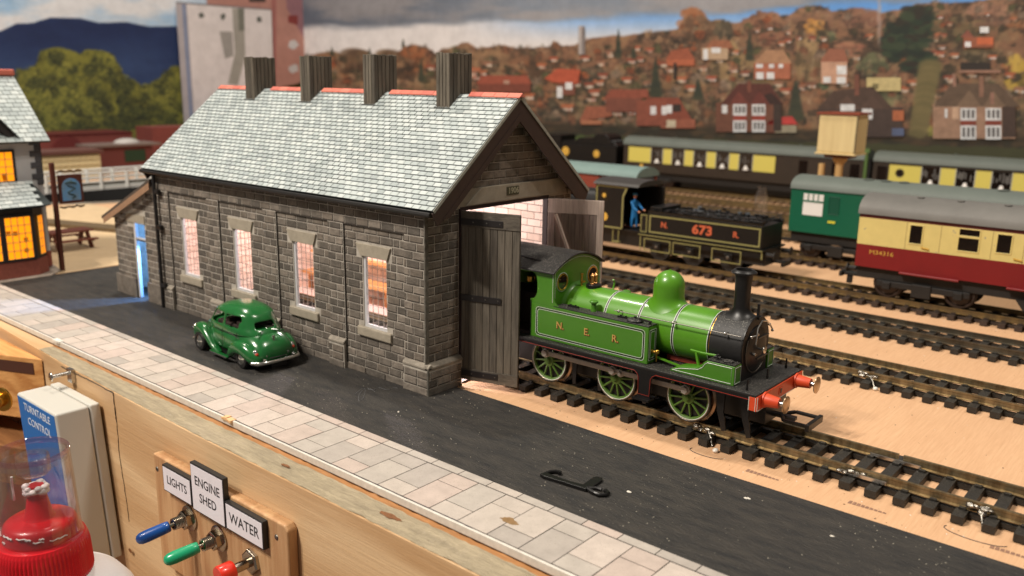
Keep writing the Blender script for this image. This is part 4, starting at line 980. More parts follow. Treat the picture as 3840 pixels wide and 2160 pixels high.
# sandboxes
for s in (-1, 1):
    yo = YC + s * 1.36; yi = YC + s * .92; a0, a1 = sorted((yo, yi))
    p = [(7.95, 2.11), (10.07, 2.11), (10.07, 2.70), (9.16, 2.70), (9.06, 2.62), (8.98, 2.50), (8.86, 2.42), (8.6, 2.37), (8.3, 2.32), (8.1, 2.24), (7.95, 2.16)]
    q = MB(); q.prism(p, 1, a0, a1); sx = q.build('sandbox', m_dgreen, lo, bevel=.012, seg=1)
    q = MB(); q.box(9.17, 10.05, a0 + .02, a1 - .02, 2.70, 2.74); q.lathe([(.16, 0), (.16, .04), (.1, .06), (0, .06)], (9.75, (a0 + a1) / 2, 2.74), (0, 0, 1), 16); q.cyl((9.4, (a0 + a1) / 2, 2.74), (9.4, (a0 + a1) / 2, 2.9), .04, n=8); q.cyl((9.3, (a0 + a1) / 2, 2.82), (9.5, (a0 + a1) / 2, 2.82), .035, n=8); q.build('sandbox_lid', m_dusty, sx, smooth=40)
    q = MB(); ys_ = yo + s * .006
    pp = [(8.02, 2.17), (9.98, 2.17), (9.98, 2.645), (9.19, 2.645), (9.11, 2.58), (9.03, 2.46), (8.9, 2.37), (8.62, 2.32), (8.32, 2.27), (8.14, 2.21)]
    q.tube([(x, ys_, z) for x, z in pp], .010, 5, closed=True)
    q.tube([(10.078, y, z) for y, z in ((a0 + .04, 2.16), (a1 - .04, 2.16), (a1 - .04, 2.65), (a0 + .04, 2.65))], .010, 5, closed=True)
    q.build('lining', m_lwhite, sx)
    q = MB(); q.bar((7.2, YC + s * 1.0, 2.32), (8.1, YC + s * 1.0, 2.2), .06, .05); q.build('sanding_rod', m_green, lo); q = MB(); q.tube([(8.4, YC + s * .95, 2.78), (8.85, YC + s * 1.05, 2.80), (9.3, YC + s * 1.05, 2.82)], .04, 6); q.bar((8.62, YC + s * 1.02, 2.78), (8.75, YC + s * 1.05, 2.35), .05, .08); q.build('reverser_linkage', m_green, lo, smooth=40)
# inside motion glimpsed under the boiler
q = MB(); q.box(7.3, 8.7, YC - .45, YC - .25, 2.15, 2.3); q.build('inside_motion', mat('red oxide', (120, 46, 34), .5), lo); q = MB(); q.box(7.3, 8.7, YC + .2, YC + .4, 2.15, 2.28); q.build('inside_motion', mat('red oxide', (120, 46, 34), .5), lo)
# rear bunker inside the shed
q = MB(); q.box(-.3, .2, YC - 1.36, YC + 1.36, TZ0, 3.7); q.build('bunker', m_dgreen, lo, bevel=.03)

# ------------------------------------------------------------------ green saloon car
m_cgreen = mat('car enamel', (24, 92, 42), .22, var=.10, scale=2.5, coat=.3)
m_chrome = mat('car chrome', (206, 206, 200), .15, 1.)
m_tyreb = mat('rubber', (22, 20, 20), .6)
car = thing('model_car', (-8.6, -1.75, .045), 'dark green nineteen forties saloon model car parked beside the stone shed', 'car', rz=math.radians(177))
# local: x forward, y left, z up. The rear of the car faces the camera's right.
def loft(rings, closed_ring=True, cap=True):
    q = MB(); n = len(rings[0]); V = [p for r in rings for p in r]
    fs = [(j * n + k, j * n + (k + 1) % n, (j + 1) * n + (k + 1) % n, (j + 1) * n + k) for j in range(len(rings) - 1) for k in range(n)]
    q.add(V, fs)
    if cap: q.f += [tuple(range(n - 1, -1, -1)), tuple((len(rings) - 1) * n + k for k in range(n))]; q.m += [0, 0]
    return q
def sect(x, w, z0, z1, p=2.6, n=20, wt=None):
    out = []
    for k in range(n):
        t = 2 * math.pi * (k + .5) / n; c_, s_ = math.cos(t), math.sin(t)
        cy = math.copysign(abs(c_) ** (2 / p), c_); cz = math.copysign(abs(s_) ** (2 / p), s_)
        zz = (z0 + z1) / 2 + (z1 - z0) / 2 * cz; f = 1 if wt is None else 1 + (wt - 1) * max(0, cz)
        out.append((x, w / 2 * cy * f, zz))
    return out
st = [(-2.48, .9, .36, .58), (-2.44, 1.40, .28, .82), (-2.30, 1.60, .24, 1.04), (-2.0, 1.74, .22, 1.26), (-1.5, 1.92, .20, 1.43), (-.8, 1.96, .20, 1.45), (.2, 1.92, .20, 1.45), (.9, 1.80, .20, 1.42), (1.25, 1.42, .24, 1.38), (1.7, 1.02, .30, 1.28), (2.15, .78, .32, 1.16), (2.38, .55, .35, 1.0), (2.46, .3, .42, .85)]
q = loft([sect(*s, wt=.93) for s in st]); body = q.build('body', m_cgreen, car, local=True, smooth=60)
sm = body.modifiers.new('s', 'SUBSURF'); sm.levels = sm.render_levels = 1
# wings: swept fenders
for s in (-1, 1):
    def wing(pts, nm):
        rings = []
        for (x, yc_, w, z0, z1) in pts:
            r = sect(x, w, z0, z1, 2.3, 14); rings.append([(a, b_ + s * yc_, c_) for a, b_, c_ in r])
        q = loft(rings); o = q.build(nm, m_cgreen, car, local=True, smooth=60); m_ = o.modifiers.new('s', 'SUBSURF'); m_.levels = m_.render_levels = 1; return o
    wing([(2.30, .72, .22, .5, .72), (2.2, .76, .42, .42, .95), (1.95, .80, .48, .55, 1.14), (1.6, .82, .50, .72, 1.19), (1.25, .84, .48, .66, 1.08), (.95, .86, .44, .42, .86), (.7, .88, .38, .26, .62), (.5, .9, .3, .2, .42), (.1, .92, .26, .18, .30)], 'front_wing')
    wing([(-.50, .92, .2, .22, .36), (-.72, .93, .36, .24, .74), (-1.0, .93, .44, .44, 1.00), (-1.4, .93, .48, .58, 1.10), (-1.80, .91, .48, .44, 1.04), (-2.12, .86, .44, .26, .88), (-2.36, .78, .34, .24, .66), (-2.44, .72, .14, .3, .5)], 'rear_wing')
    q = MB(); q.box(-.6, .75, s * .98 - .09, s * .98 + .09, .20, .27); q.build('running_board', m_cgreen, car, local=True, bevel=.03)
    q = MB(); q.box(-.55, .72, s * 1.07 - .02, s * 1.07 + .02, .19, .25); q.build('running_board_trim', m_chrome, car, local=True, bevel=.01)
    q = MB(); q.tube([(1.3, s * .66, 1.20), (.8, s * .84, 1.22), (0, s * .885, 1.215), (-.8, s * .88, 1.17), (-1.25, s * .85, 1.08)], .022, 6); q.build('waist_trim', m_chrome, car, local=True)
    q = MB(); q.bar((-.1, s * .9, 1.3), (-.35, s * .9, 1.3), .04, .05); q.build('door_handle', m_chrome, car, local=True, bevel=.01)
    for x in (1.68, -1.5):
        w = bpy.data.objects.new('wheel', None); COL.objects.link(w); w.parent = car
        q = MB(); q.lathe([(.12, -.2), (.36, -.2), (.40, -.15), (.40, -.05), (.36, 0), (.24, .0), (.22, -.03)], (x, s * 1.0, .40), (0, s, 0), 24); q.build('tyre', m_tyreb, w, local=True, smooth=40)
        q = MB(); q.lathe([(.24, -.03), (.20, .0), (.12, .03), (.08, .06), (0, .075)], (x, s * 1.0, .40), (0, s, 0), 20); q.build('hubcap', m_chrome, w, local=True, smooth=40)
    q = MB(); q.sphere((-2.20, s * .78, .72), .12, 8, sc=(1.1, .8, 1.2)); tl = q.build('tail_lamp', m_chrome, car, local=True, smooth=60)
    q = MB(); q.sphere((-2.30, s * .78, .68), .07, 6); q.build('lens', mat('tail lens', (180, 52, 20), .25, coat=.5), tl, local=True, smooth=60)
    q = MB(); q.cyl((-2.40, s * .45, .46), (-2.46, s * .45, .62), .045, .03, n=8); q.build('boot_hinge', m_chrome, car, local=True, smooth=40)
    q = MB(); q.sphere((2.25, s * .80, .85), .14, 7, sc=(1, 1, 1)); q.build('headlamp', m_chrome, car, local=True, smooth=60)
    q = MB(); q.cyl((-2.45, s * .62, .30), (-2.55, s * .62, .50), .05, n=8); q.build('overrider', m_chrome, car, local=True, smooth=40)
# cabin with real window openings
n = 48
def cabring(z, x0, x1, w, p=3.0):
    pts = []
    for k in range(480):
        t = 2 * math.pi * k / 480; c_, s_ = math.cos(t), math.sin(t)
        pts.append(((x0 + x1) / 2 + (x1 - x0) / 2 * math.copysign(abs(c_) ** (2 / p), c_), w / 2 * math.copysign(abs(s_) ** (2 / p), s_)))
    a_ = np.array(pts + [pts[0]]); L_ = np.concatenate([[0], np.cumsum(np.hypot(*np.diff(a_, axis=0).T))]); u = (np.arange(n) + .5) / n * L_[-1]
    return [(float(np.interp(q_, L_, a_[:, 0])), float(np.interp(q_, L_, a_[:, 1])), z) for q_ in u]
    out = []
    for k in range(n):
        t = 2 * math.pi * (k + .5) / n; c_, s_ = math.cos(t), math.sin(t)
        out.append(((x0 + x1) / 2 + (x1 - x0) / 2 * math.copysign(abs(c_) ** (2 / p), c_), w / 2 * math.copysign(abs(s_) ** (2 / p), s_), z))
    return out
levels = [cabring(1.20, -1.98, 1.50, 1.90), cabring(1.38, -1.84, 1.42, 1.86), cabring(1.45, -1.76, 1.36, 1.82), cabring(1.68, -1.62, 1.18, 1.74), cabring(1.90, -1.48, .98, 1.66), cabring(1.98, -1.38, .88, 1.58), cabring(2.12, -1.12, .62, 1.30, 2.6), cabring(2.20, -.80, .28, .85, 2.3), cabring(2.23, -.50, -.05, .35, 2)]
V = [p for r in levels for p in r]; fs = []
for j in range(len(levels) - 1):
    for k in range(n):
        a = levels[j][k]; c_ = levels[j][(k + 1) % n]; mx, my = (a[0] + c_[0]) / 2, (a[1] + c_[1]) / 2
        hole = False
        if j in (2, 3):
            if abs(my) > .6 and ((-1.22 < mx < -.30) or (-.14 < mx < .86)): hole = True
            if mx > 1.02 and .06 < abs(my) < .72: hole = True
        if j == 2 and mx < -1.4 and abs(my) < .44: hole = True
        if not hole: fs.append((j * n + k, j * n + (k + 1) % n, (j + 1) * n + (k + 1) % n, (j + 1) * n + k))
fs.append(tuple((len(levels) - 1) * n + k for k in range(n)))
q = MB(); q.add(V, fs); cb = q.build('cabin', m_cgreen, car, local=True, smooth=60)
so = cb.modifiers.new('so', 'SOLIDIFY'); so.thickness = .05; so.offset = -1
sm = cb.modifiers.new('s', 'SUBSURF'); sm.levels = sm.render_levels = 2
q = MB(); q.box(-1.2, .8, -.62, .62, 1.1, 1.44); q.box(-.95, -.6, -.6, .6, 1.1, 1.62); q.box(.0, .25, -.55, .55, 1.1, 1.6); q.build('seats', mat('car inside', (40, 26, 20), .7), car, local=True, bevel=.05)
for s in (-1, 1):
    for x in (1.0, -.16, -1.2):
        q = MB(); q.tube([(x, s * .975, .42), (x, s * .99, .8), (x, s * .965, 1.1), (x, s * .93, 1.32)], .011, 5); q.build('door_seam', m_black, car, local=True)
q = MB(); q.tube([(-2.0, -.62, 1.30), (-1.72, 0, 1.42), (-2.0, .62, 1.30)], .02, 6); q.build('boot_seam', m_cgreen, car, local=True)
q = MB(); q.tube([(-2.40 , -.60, .50), (-2.47, -.3, .49), (-2.49, 0, .488), (-2.47, .3, .49), (-2.40, .60, .50)], .018, 6); q.build('boot_gap', m_black, car, local=True)
q = MB(); q.tube([(-2.22, -.98, .37), (-2.50, -.86, .37), (-2.58, -.5, .37), (-2.60, 0, .37), (-2.58, .5, .37), (-2.50, .86, .37), (-2.22, .98, .37)], .075, 8); q.build('rear_bumper', m_chrome, car, local=True, smooth=50)
q = MB(); q.tube([(2.3, -.9, .35), (2.5, -.6, .35), (2.6, 0, .35), (2.5, .6, .35), (2.3, .9, .35)], .07, 8); q.build('front_bumper', m_chrome, car, local=True, smooth=50)
q = MB(); q.prism([(-.06, 1.25), (.06, 1.25), (.02, .98), (-.02, .98)], 0, -2.24, -2.17); 
bm_ = q.build('boot_badge', m_chrome, car, local=True, bevel=.01)
q = MB(); q.box(-2.56, -2.53, -.32, .32, .12, .27); npl = q.build('number_plate', m_black, car, local=True, bevel=.01)
q = MB(); q.box(-2.2, 2.2, -.7, .7, .12, .34); q.build('chassis', m_black, car, local=True)
# ------------------------------------------------------------------ small things on the yard
hk = thing('loose_coupling', (7.9, -2.2, .05), 'loose black plastic coupling hook lying on the black yard', 'coupling part')
q = MB(); zt = .05
q.prism([(6.94, -2.50), (6.98, -2.32), (7.85, -2.30), (8.38, -2.18), (8.44, -2.40), (7.1, -2.54)], 2, zt, .15); q.build('shank', m_lblack, hk, bevel=.015)
q = MB(); q.tube([(7.0, -2.38, .1), (7.02, -2.15, .1), (7.12, -2.02, .1), (7.26, -1.98, .1), (7.30, -2.06, .1)], .058, 7); q.build('small_hook', m_lblack, hk, smooth=50)
q = MB(); q.tube([(8.38, -2.28, .1), (8.62, -2.36, .1), (8.85, -2.38, .1), (8.98, -2.26, .1), (8.96, -2.12, .1), (8.82, -2.06, .1)], .062, 7); q.tube([(8.4, -2.25, .1), (8.55, -2.1, .1), (8.72, -2.08, .1)], .05, 6); q.build('large_hook', m_lblack, hk, smooth=50)
q = MB(); q.prism([(8.18, -2.28), (8.46, -2.22), (8.42, -1.62), (8.34, -1.48), (8.18, -1.5), (8.12, -1.62)], 2, zt, .12); q.build('plate', m_lblack, hk, bevel=.02)
def crumb(px, py, z, r, m, label, cat, name):
    P = on(2, z, px, py); q = MB(); r_ = random.Random(int(px)); 
    for k in range(4): q.sphere((P.x + r_.uniform(-.8, .8) * r, P.y + r_.uniform(-1, 1) * r * .5, z + r * .1), r * r_.uniform(.3, .6), 4, sc=(1.2, .8, .5))
    tag(q.build(name, m, smooth=60), label, cat); 
m_chip = mat('white chip', (206, 200, 188), .6)
crumb(1175, 1540, .05, .10, m_lblack, 'small shiny black plastic crumb at the pavement edge in front of the car', 'crumb', 'plastic_crumb')
crumb(2031, 1885, .06, .10, m_lblack, 'small black crumb beside a white one at the kerb near the loose coupling', 'crumb', 'plastic_crumb')
crumb(2363, 1845, .05, .10, m_chip, 'pale paint flake on the black yard right of the loose coupling', 'paint flake', 'paint_flake')
crumb(2807, 1872, .05, .09, m_chip, 'white paint flake on the black yard below the solder joint', 'paint flake', 'paint_flake')
crumb(1493, 1545, .05, .06, m_chip, 'tiny white fleck on the yard left of the shed corner', 'paint flake', 'paint_flake')
crumb(3122, 2010, .05, .07, m_chip, 'oval beige fleck on the yard near the lower right', 'paint flake', 'paint_flake')
q = MB(); r_ = random.Random(5)
for (cx, cy) in ((-1.6, -1.3), (.5, -.3)):
    pts = []
    for k in range(16): t = k / 15; P = (1330 + 60 * t + 25 * math.sin(t * 7), 1480 - 25 * math.sin(t * 9)) if cx < 0 else (1380 + t * 110, 1458 + 4 * math.sin(t * 12)); w_ = on(2, .055, *P); pts.append((w_.x, w_.y, .055))
    q.tube(pts, .007, 5)
o = q.build('fluff', mat('white fibre', (104, 104, 106), .8)); tag(o, 'curl of white fluff on the yard in front of the shed wall', 'fluff')
from mathutils.noise import noise as NZ0
# pale specks over the yard: nobody could count them
q = MB(); r_ = random.Random(11)
for k in range(1400):
    x = r_.uniform(-12, 20); y = r_.uniform(-3.4, 1.0)
    if x < .2 and y > -.25: continue
    if NZ0(Vector((x * .35, y * .5, 3))) < .02 and r_.random() < .85: continue
    s = r_.choice((.008, .009, .011, .013, .022)); q.add([(x - s, y, .049), (x, y - s, .049), (x + s, y, .049), (x, y + s * .8, .049), (x, y, .049 + s * .9)], [(0, 1, 4), (1, 2, 4), (2, 3, 4), (3, 0, 4)])
o = q.build('dust_specks', mat('dust speck', (150, 144, 130), .8), kind='stuff'); tag(o, 'pale dust specks scattered on the black yard', 'dust')
# ------------------------------------------------------------------ rolling stock behind
m_croof = mat('coach roof grey', (104, 102, 98), .6, var=.12, scale=.7)
m_cream = mat('coach cream', (218, 200, 128), .45, var=.06, scale=1.2, speck=((170, 160, 130), 3, .68))
m_crim = mat('coach crimson', (122, 26, 28), .4, var=.08, scale=1)
m_crimd = mat('dark crimson', (84, 20, 24), .5)
m_sgreen = mat('southern green', (14, 92, 66), .42, var=.05, scale=1)
m_wdark = mat('dark window', (26, 20, 18), .12, spec=.6)
m_under = mat('underframe', (26, 23, 21), .6, var=.3, scale=5)
m_umber = mat('umber brown', (48, 38, 29), .5, var=.12, scale=1)
m_pcream = mat('pullman cream', (206, 194, 96), .5)
m_proof = mat('pullman roof', (90, 97, 91), .6, var=.08, scale=.6)
m_white2 = mat('white table lamp', (235, 232, 228), .5)
m_wrim = mat('window sill paint', (190, 192, 186), .5)
m_gold = mat('gold transfer', (206, 164, 70), .5)
m_lining = mat('olive lining', (138, 134, 84), .5)
m_coal = mat('coal', (16, 16, 18), .35, var=.5, scale=8)
def roofprof(yc, hw, ze, zt, n=12, flat=1.0):
    return [(yc - hw * math.cos(math.pi * k / n), ze + (zt - ze) * math.sin(math.pi * k / n) ** flat) for k in range(n + 1)]
def bogie(parent, x, yc, r=.62, wb=3.3):
    bg = bpy.data.objects.new('bogie', None); COL.objects.link(bg); bg.parent = parent
    for s in (-1, 1):
        q = MB(); q.box(x - wb / 2 - .5, x + wb / 2 + .5, yc + s * 1.15 - .06, yc + s * 1.15 + .06, 1.05, 1.35); q.box(x - .45, x + .45, yc + s * 1.2 - .1, yc + s * 1.2 + .1, .75, 1.4)
        for t in (-1, 1): q.box(x + t * wb / 2 - .2, x + t * wb / 2 + .2, yc + s * 1.22 - .1, yc + s * 1.22 + .1, .95, 1.3)
        q.build('bogie_frame', m_under, bg, bevel=.03)
        for t in (-1, 1):
            q = MB(); c = (x + t * wb / 2, yc + s * .95, .5 + r)
            q.lathe([(0, .02), (.12, .06), (.2, .0), (r - .16, -.05), (r - .1, .03), (r, .03), (r, -.1), (r + .06, -.12), (r + .06, -.18), (r - .1, -.2), (0, -.2)], c, (0, s, 0), 24); q.build('wheel', mat('coach wheel', (52, 40, 34), .45, .3), bg, smooth=30)
    return bg
# crimson and cream coach -------------------------------------------------
YC4 = 25.4; ys = YC4 - 1.38
cc = thing('coach', (14, YC4, .5), 'crimson and cream coach with a plain grey roof, behind the black tender', 'railway coach')
CX0, CX1 = 6.12, 27.
q = MB(); q.box(CX0, CX1, ys, YC4 + 1.38, 1.95, 3.08, 1); q.box(CX0, CX1, ys, YC4 + 1.38, 3.0801, 4.42, 0); q.box(CX0, CX1, ys + .001, YC4 + 1.379, 4.4201, 4.62, 2); q.build('body', [m_cream, m_crim, m_crimd], cc)
pr = roofprof(YC4, 1.5, 4.6, 5.52, 14, .8); q = MB(); q.prism(pr, 0, CX0 - .06, CX1); rf = q.build('roof', m_croof, cc, smooth=40)
for x in (8.6, 10.4, 12.4, 14.1, 16.0):
    q = MB(); q.lathe([(.1, 0), (.1, .06), (.16, .08), (.16, .13), (0, .15)], (x, YC4 - .35, 5.42), (0, 0, 1), 10); q.build('roof_vent', m_croof, rf, smooth=40)
def cwin(x0, x1, z0, z1, split=None):
    q = MB(); t = .06
    for a in ((x0 - t, x1 + t, z0 - t, z0), (x0 - t, x1 + t, z1, z1 + t), (x0 - t, x0, z0, z1), (x1, x1 + t, z0, z1)): q.box(a[0], a[1], ys - .035, ys + .02, a[2], a[3])
    if split: q.box(x0, x1, ys - .04, ys + .02, split - .06, split + .06)
    w = q.build('window', m_cream, cc, bevel=.012); q = MB(); q.box(x0, x1, ys - .015, ys - .004, z0, z1); q.build('pane', m_wdark, w)
cwin(8.58, 9.12, 3.42, 4.28); cwin(10.75, 11.6, 3.36, 4.36, 4.02); cwin(12.36, 12.92, 3.48, 4.30); cwin(14.4, 15.3, 3.36, 4.36, 4.02); cwin(16.4, 17., 3.42, 4.28); cwin(18.2, 19.1, 3.36, 4.36, 4.02)
for x in (8.4, 9.95, 12.15, 13.45): q = MB(); q.box(x - .012, x + .012, ys - .008, ys + .001, 3.09, 4.42); q.build('door_joint', mat('joint shade', (160, 140, 90), .6), cc)
for x in (9.15, 13.1):
    q = MB(); q.bar((x, ys - .06, 3.28), (x + .35, ys - .06, 3.22), .06, .05); q.build('door_handle', m_gold, cc)
for (a, c) in ((8.3, 11.0), (13.0, 17.0), (18.5, 22)):
    q = MB(); q.box(a, c, ys - .16, ys + .1, 1.86, 1.95); q.build('step_board', m_crim, cc, bevel=.02)
text('M34316', .30, (7.35, ys - .01, 2.72), FRONT, m_gold, cc, ext=.004, sx=1.2)
q = MB(); q.box(CX0 + .05, CX1, YC4 - 1.1, YC4 + 1.1, 1.35, 1.95); q.box(16, 18, YC4 - 1.2, YC4 - .2, .8, 1.4); q.build('underframe', m_under, cc, bevel=.02)
q = MB(); q.prism([(13.4, 1.4), (14.6, 1.4), (14.1, .75), (13.9, .75)], 1, YC4 - 1.3, YC4 - 1.2); q.build('truss', m_under, cc)
bogie(cc, 9.35, YC4, .68); bogie(cc, 23.5, YC4, .68)
q = MB(); q.box(CX0 - 1.0, CX0 + .4, YC4 - .2, YC4 + .2, 1.15, 1.32); q.box(CX0 - 1.05, CX0 - .9, YC4 - .5, YC4 + .5, 1.1, 1.35); q.box(CX0 - .75, CX0 - .5, YC4 - .12, YC4 + .12, .72, 1.2); q.build('coupling', m_under, cc, bevel=.02)
q = MB(); q.box(CX0 - .12, CX0, YC4 - .6, YC4 + .6, 1.6, 4.3)
for s in (-1, 1): q.cyl((CX0, YC4 + s * 1.05, 1.75), (CX0 - .4, YC4 + s * 1.05, 1.75), .12, n=10); q.cyl((CX0 - .4, YC4 + s * 1.05, 1.75), (CX0 - .46, YC4 + s * 1.05, 1.75), .22, n=14)
q.build('coach_end', m_under, cc)
# green coach ------------------------------------------------------------
YC5 = 32.8; ys5 = YC5 - 1.38
gc = thing('coach', (8, YC5, .5), 'plain green coach with grey roof and one white window, behind the crimson and cream coach', 'railway coach')
GX0, GX1 = -.55, 26
q = MB(); q.box(GX0, GX1, ys5, YC5 + 1.38, 2.05, 4.68); q.build('body', m_sgreen, gc, bevel=.02)
pr = roofprof(YC5, 1.48, 4.66, 5.42, 14, .75); q = MB(); q.prism(pr, 0, GX0 - .04, GX1); rf = q.build('roof', mat('green coach roof', (96, 104, 98), .6, var=.08, scale=.6), gc, smooth=40)
for x in (3.6, 4.6, 5.6, 10.7, 15.5, 17.5):
    q = MB(); q.lathe([(.30, 0), (.32, .03), (.22, .07), (0, .08)], (x, YC5 - .2, 5.40), (0, 0, 1), 16); q.build('roof_vent', mat('vent disc', (78, 84, 78), .6), rf, smooth=40)
q = MB(); q.box(.25, 1.48, ys5 - .02, ys5 + .01, 3.12, 4.42); w = q.build('window', m_white2, gc, bevel=.02)
q = MB(); q.box(.25, 1.48, ys5 - .035, ys5 - .021, 3.92, 4.02)
for x in (.55, .86, 1.16): q.box(x - .03, x + .03, ys5 - .035, ys5 - .021, 4.02, 4.42)
q.build('glazing_bars', m_sgreen, w)
q = MB()
for a in ((1.80, 2.45, 4.32, 4.36), (1.80, 2.45, 3.30, 3.34), (1.80, 1.84, 3.34, 4.32), (2.41, 2.45, 3.34, 4.32)): q.box(a[0], a[1], ys5 - .03, ys5 + .01, a[2], a[3])
q.box(1.84, 2.41, ys5 - .012, ys5 + .01, 3.34, 4.32); q.build('guard_door', mat('green door', (12, 76, 56), .45), gc, bevel=.01)
q = MB(); q.box(1.85, 2.3, ys5 - .02, ys5 - .005, 2.78, 2.92); q.build('number_transfer', mat('yellow transfer', (206, 200, 60), .5), gc)
q = MB(); q.box(GX0 + .1, GX1, YC5 - 1.1, YC5 + 1.1, 1.45, 2.05); q.build('underframe', m_under, gc)
bogie(gc, 2.4, YC5, .62); bogie(gc, 18, YC5, .62)
q = MB(); q.box(GX0 - .9, GX0 + .3, YC5 - .15, YC5 + .15, 1.2, 1.35); q.box(GX0 - .12, GX0, YC5 - .6, YC5 + .6, 2.0, 4.4); q.build('coach_end', m_under, gc)
# brown brake van ---------------------------------------------------------
bv = thing('brake_van', (-16, YC5, .5), 'brown brake van with pale green roof, left of the green coach', 'railway van')
q = MB(); VX0, VX1, VB = -21.5, -11.65, -14.75
q.box(VX0, VB, YC5 - 1.35, YC5 + 1.35, 1.9, 4.40); q.box(VB, VX1, YC5 - 1.35, YC5 + 1.35, 1.9, 2.0); q.box(VB, VX1, YC5 - 1.35, YC5 - 1.3, 2.0, 3.0); q.box(VX1 - .06, VX1, YC5 - 1.3, YC5 + 1.35, 2.0, 3.0)
q.build('body', mat('bauxite brown', (138, 62, 46), .55, var=.08, scale=1), bv)
for y in (YC5 - 1.27, YC5 + 1.27):
    q = MB(); q.box(VX1 - .14, VX1 - .0, y - .08, y + .08, 3.0, 4.45); q.build('verandah_post', MATS['bauxite brown'], bv)
q = MB(); q.prism([(YC5 - 1.35, 4.4), (YC5 + 1.35, 4.4)] + list(reversed([(a, c - .1) for a, c in roofprof(YC5, 1.34, 4.42, 4.98, 10)])), 0, VX1 - .08, VX1); q.build('end_arch', MATS['bauxite brown'], bv)
q = MB(); pr = roofprof(YC5, 1.52, 4.36, 5.02, 12); q.prism(pr + [(a, c + .0) for a, c in []], 0, VX0 - .1, VX1 + .12); q.build('roof', mat('van roof', (112, 134, 130), .6, var=.06, scale=1), bv, smooth=40)
q = MB(); q.box(VX0 + .2, VX1 - .2, YC5 - 1., YC5 + 1., 1.3, 1.9); q.build('underframe', m_under, bv)
for x in (VX0 + 1.8, VX1 - 1.8):
    for s in (-1, 1): q = MB(); q.cyl((x, YC5 + s * .9, 1.15), (x, YC5 + s * .75, 1.15), .65, n=20); q.build('wheel', m_under, bv)
# black tender engine -------------------------------------------------------
te = thing('tender_engine', (-4, YC4, .5), 'black tender engine with olive lining, a driver in the cab and 673 on the tender', 'locomotive')
yt = YC4 - 1.32
q = MB(); q.box(-6.1, 1.08, yt, YC4 + 1.32, 2.03, 3.30); tt = q.build('tender_tank', m_lblack, te, bevel=.02)
q = MB(); q.prism([(yt + .02, 3.30), (yt - .08, 3.42), (yt - .08, 3.46), (yt + .1, 3.36)], 0, -6.1, 1.1); q.prism([(YC4 * 2 - yt - .02, 3.3), (YC4 * 2 - yt + .08, 3.42), (YC4 * 2 - yt + .08, 3.46), (YC4 * 2 - yt - .1, 3.36)], 0, -6.1, 1.1); q.build('tender_flare', m_lblack, tt)
q = MB()
for (x0, x1, z0, z1) in ((-6.0, .98, 3.10, 3.19), (-6.0, .98, 2.14, 2.23), (-6.0, -5.91, 2.23, 3.10), (.89, .98, 2.23, 3.10)): q.box(x0, x1, yt - .012, yt + .001, z0, z1)
q.build('lining', m_lining, tt)
q = MB(); q.box(-6.65, -6.15, yt + .05, yt + .15, 2.03, 3.2); q.build('cab_screen', m_lblack, te)
q = MB()
for (x0, x1, z0, z1) in ((-6.62, -6.18, 3.1, 3.16), (-6.62, -6.18, 2.1, 2.16), (-6.62, -6.56, 2.16, 3.1), (-6.24, -6.18, 2.16, 3.1)): q.box(x0, x1, yt + .03, yt + .049, z0, z1)
q.build('lining', m_lining, te)
m_num = mat('tender numerals', (196, 96, 62), .5)
text('673', .72, (-2.52, yt - .012, 2.66), FRONT, m_num, tt, ext=.006, bold=.024, sx=1.2)
text('N.', .46, (-4.98, yt - .012, 2.68), FRONT, m_num, tt, ext=.006, bold=.01); text('R.', .46, (-.45, yt - .012, 2.66), FRONT, m_num, tt, ext=.006, bold=.01)
q = MB(); r_ = random.Random(3)
for k in range(170):
    x = r_.uniform(-5.9, .95); y = r_.uniform(yt + .1, YC4 + 1.2); h = 3.36 + .25 * math.sin((x + 5.9) * .46) * r_.random(); s_ = r_.uniform(.08, .2)
    a = r_.uniform(0, 3); vs = [(x + s_ * math.cos(a + t) * (1 if k2 else .7), y + s_ * math.sin(a + t), h + dz + r_.uniform(-.03, .03)) for k2, dz in ((0, 0), (1, s_ * .7)) for t in (0, 1.6, 3.1, 4.7)]
    q.add(vs, [(0, 1, 5, 4), (1, 2, 6, 5), (2, 3, 7, 6), (3, 0, 4, 7), (4, 5, 6, 7)], 1 if r_.random() < .12 else 0)
q.build('coal', [m_coal, mat('grey lump', (84, 90, 96), .4)], te, kind='stuff')
q = MB()
for z in (3.55, 3.7): 
    for y in (yt - .02, YC4 * 2 - yt): q.tube([(-4.2, y, z), (1.0, y, z)], .02, 5)
    q.tube([(1.05, yt, z), (1.05, YC4 * 2 - yt, z)], .02, 5)
for x in (-4.2, -2.5, -.8, 1.0): q.cyl((x, yt - .02, 3.4), (x, yt - .02, 3.7), .02, n=5)
q.build('coal_rails', m_under, te)
q = MB(); q.box(-6.1, -5.3, yt + .2, YC4 + 1.1, 3.3, 3.66); q.build('toolbox', m_lblack, te, bevel=.02)
q = MB(); q.box(-6.7, 1.25, yt - .12, YC4 + 1.44, 1.93, 2.03); q.box(-6.6, 1.2, yt + .0, yt + .06, 1.55, 1.93); q.build('tender_footplate', m_lblack, te)
q = MB(); 
q.box(-6.65, 1.22, yt - .135, yt - .12, 1.95, 2.0)
q.box(-6.58, -6.52, yt - .02, yt - .001, 1.0, 1.9); q.box(1.10, 1.18, yt - .02, yt - .001, 1.5, 1.9)
for x in (-5.4, -3.45, -.95):
    for (x0, x1, z0, z1) in ((x - .9, x + .9, 1.72, 1.78), (x - .9, x - .84, 1.1, 1.72), (x + .84, x + .9, 1.1, 1.72), (x - .9, x + .9, 1.04, 1.1)): q.box(x0, x1, yt - .02, yt - .001, z0, z1)
q.build('frame_lining', m_lining, te)
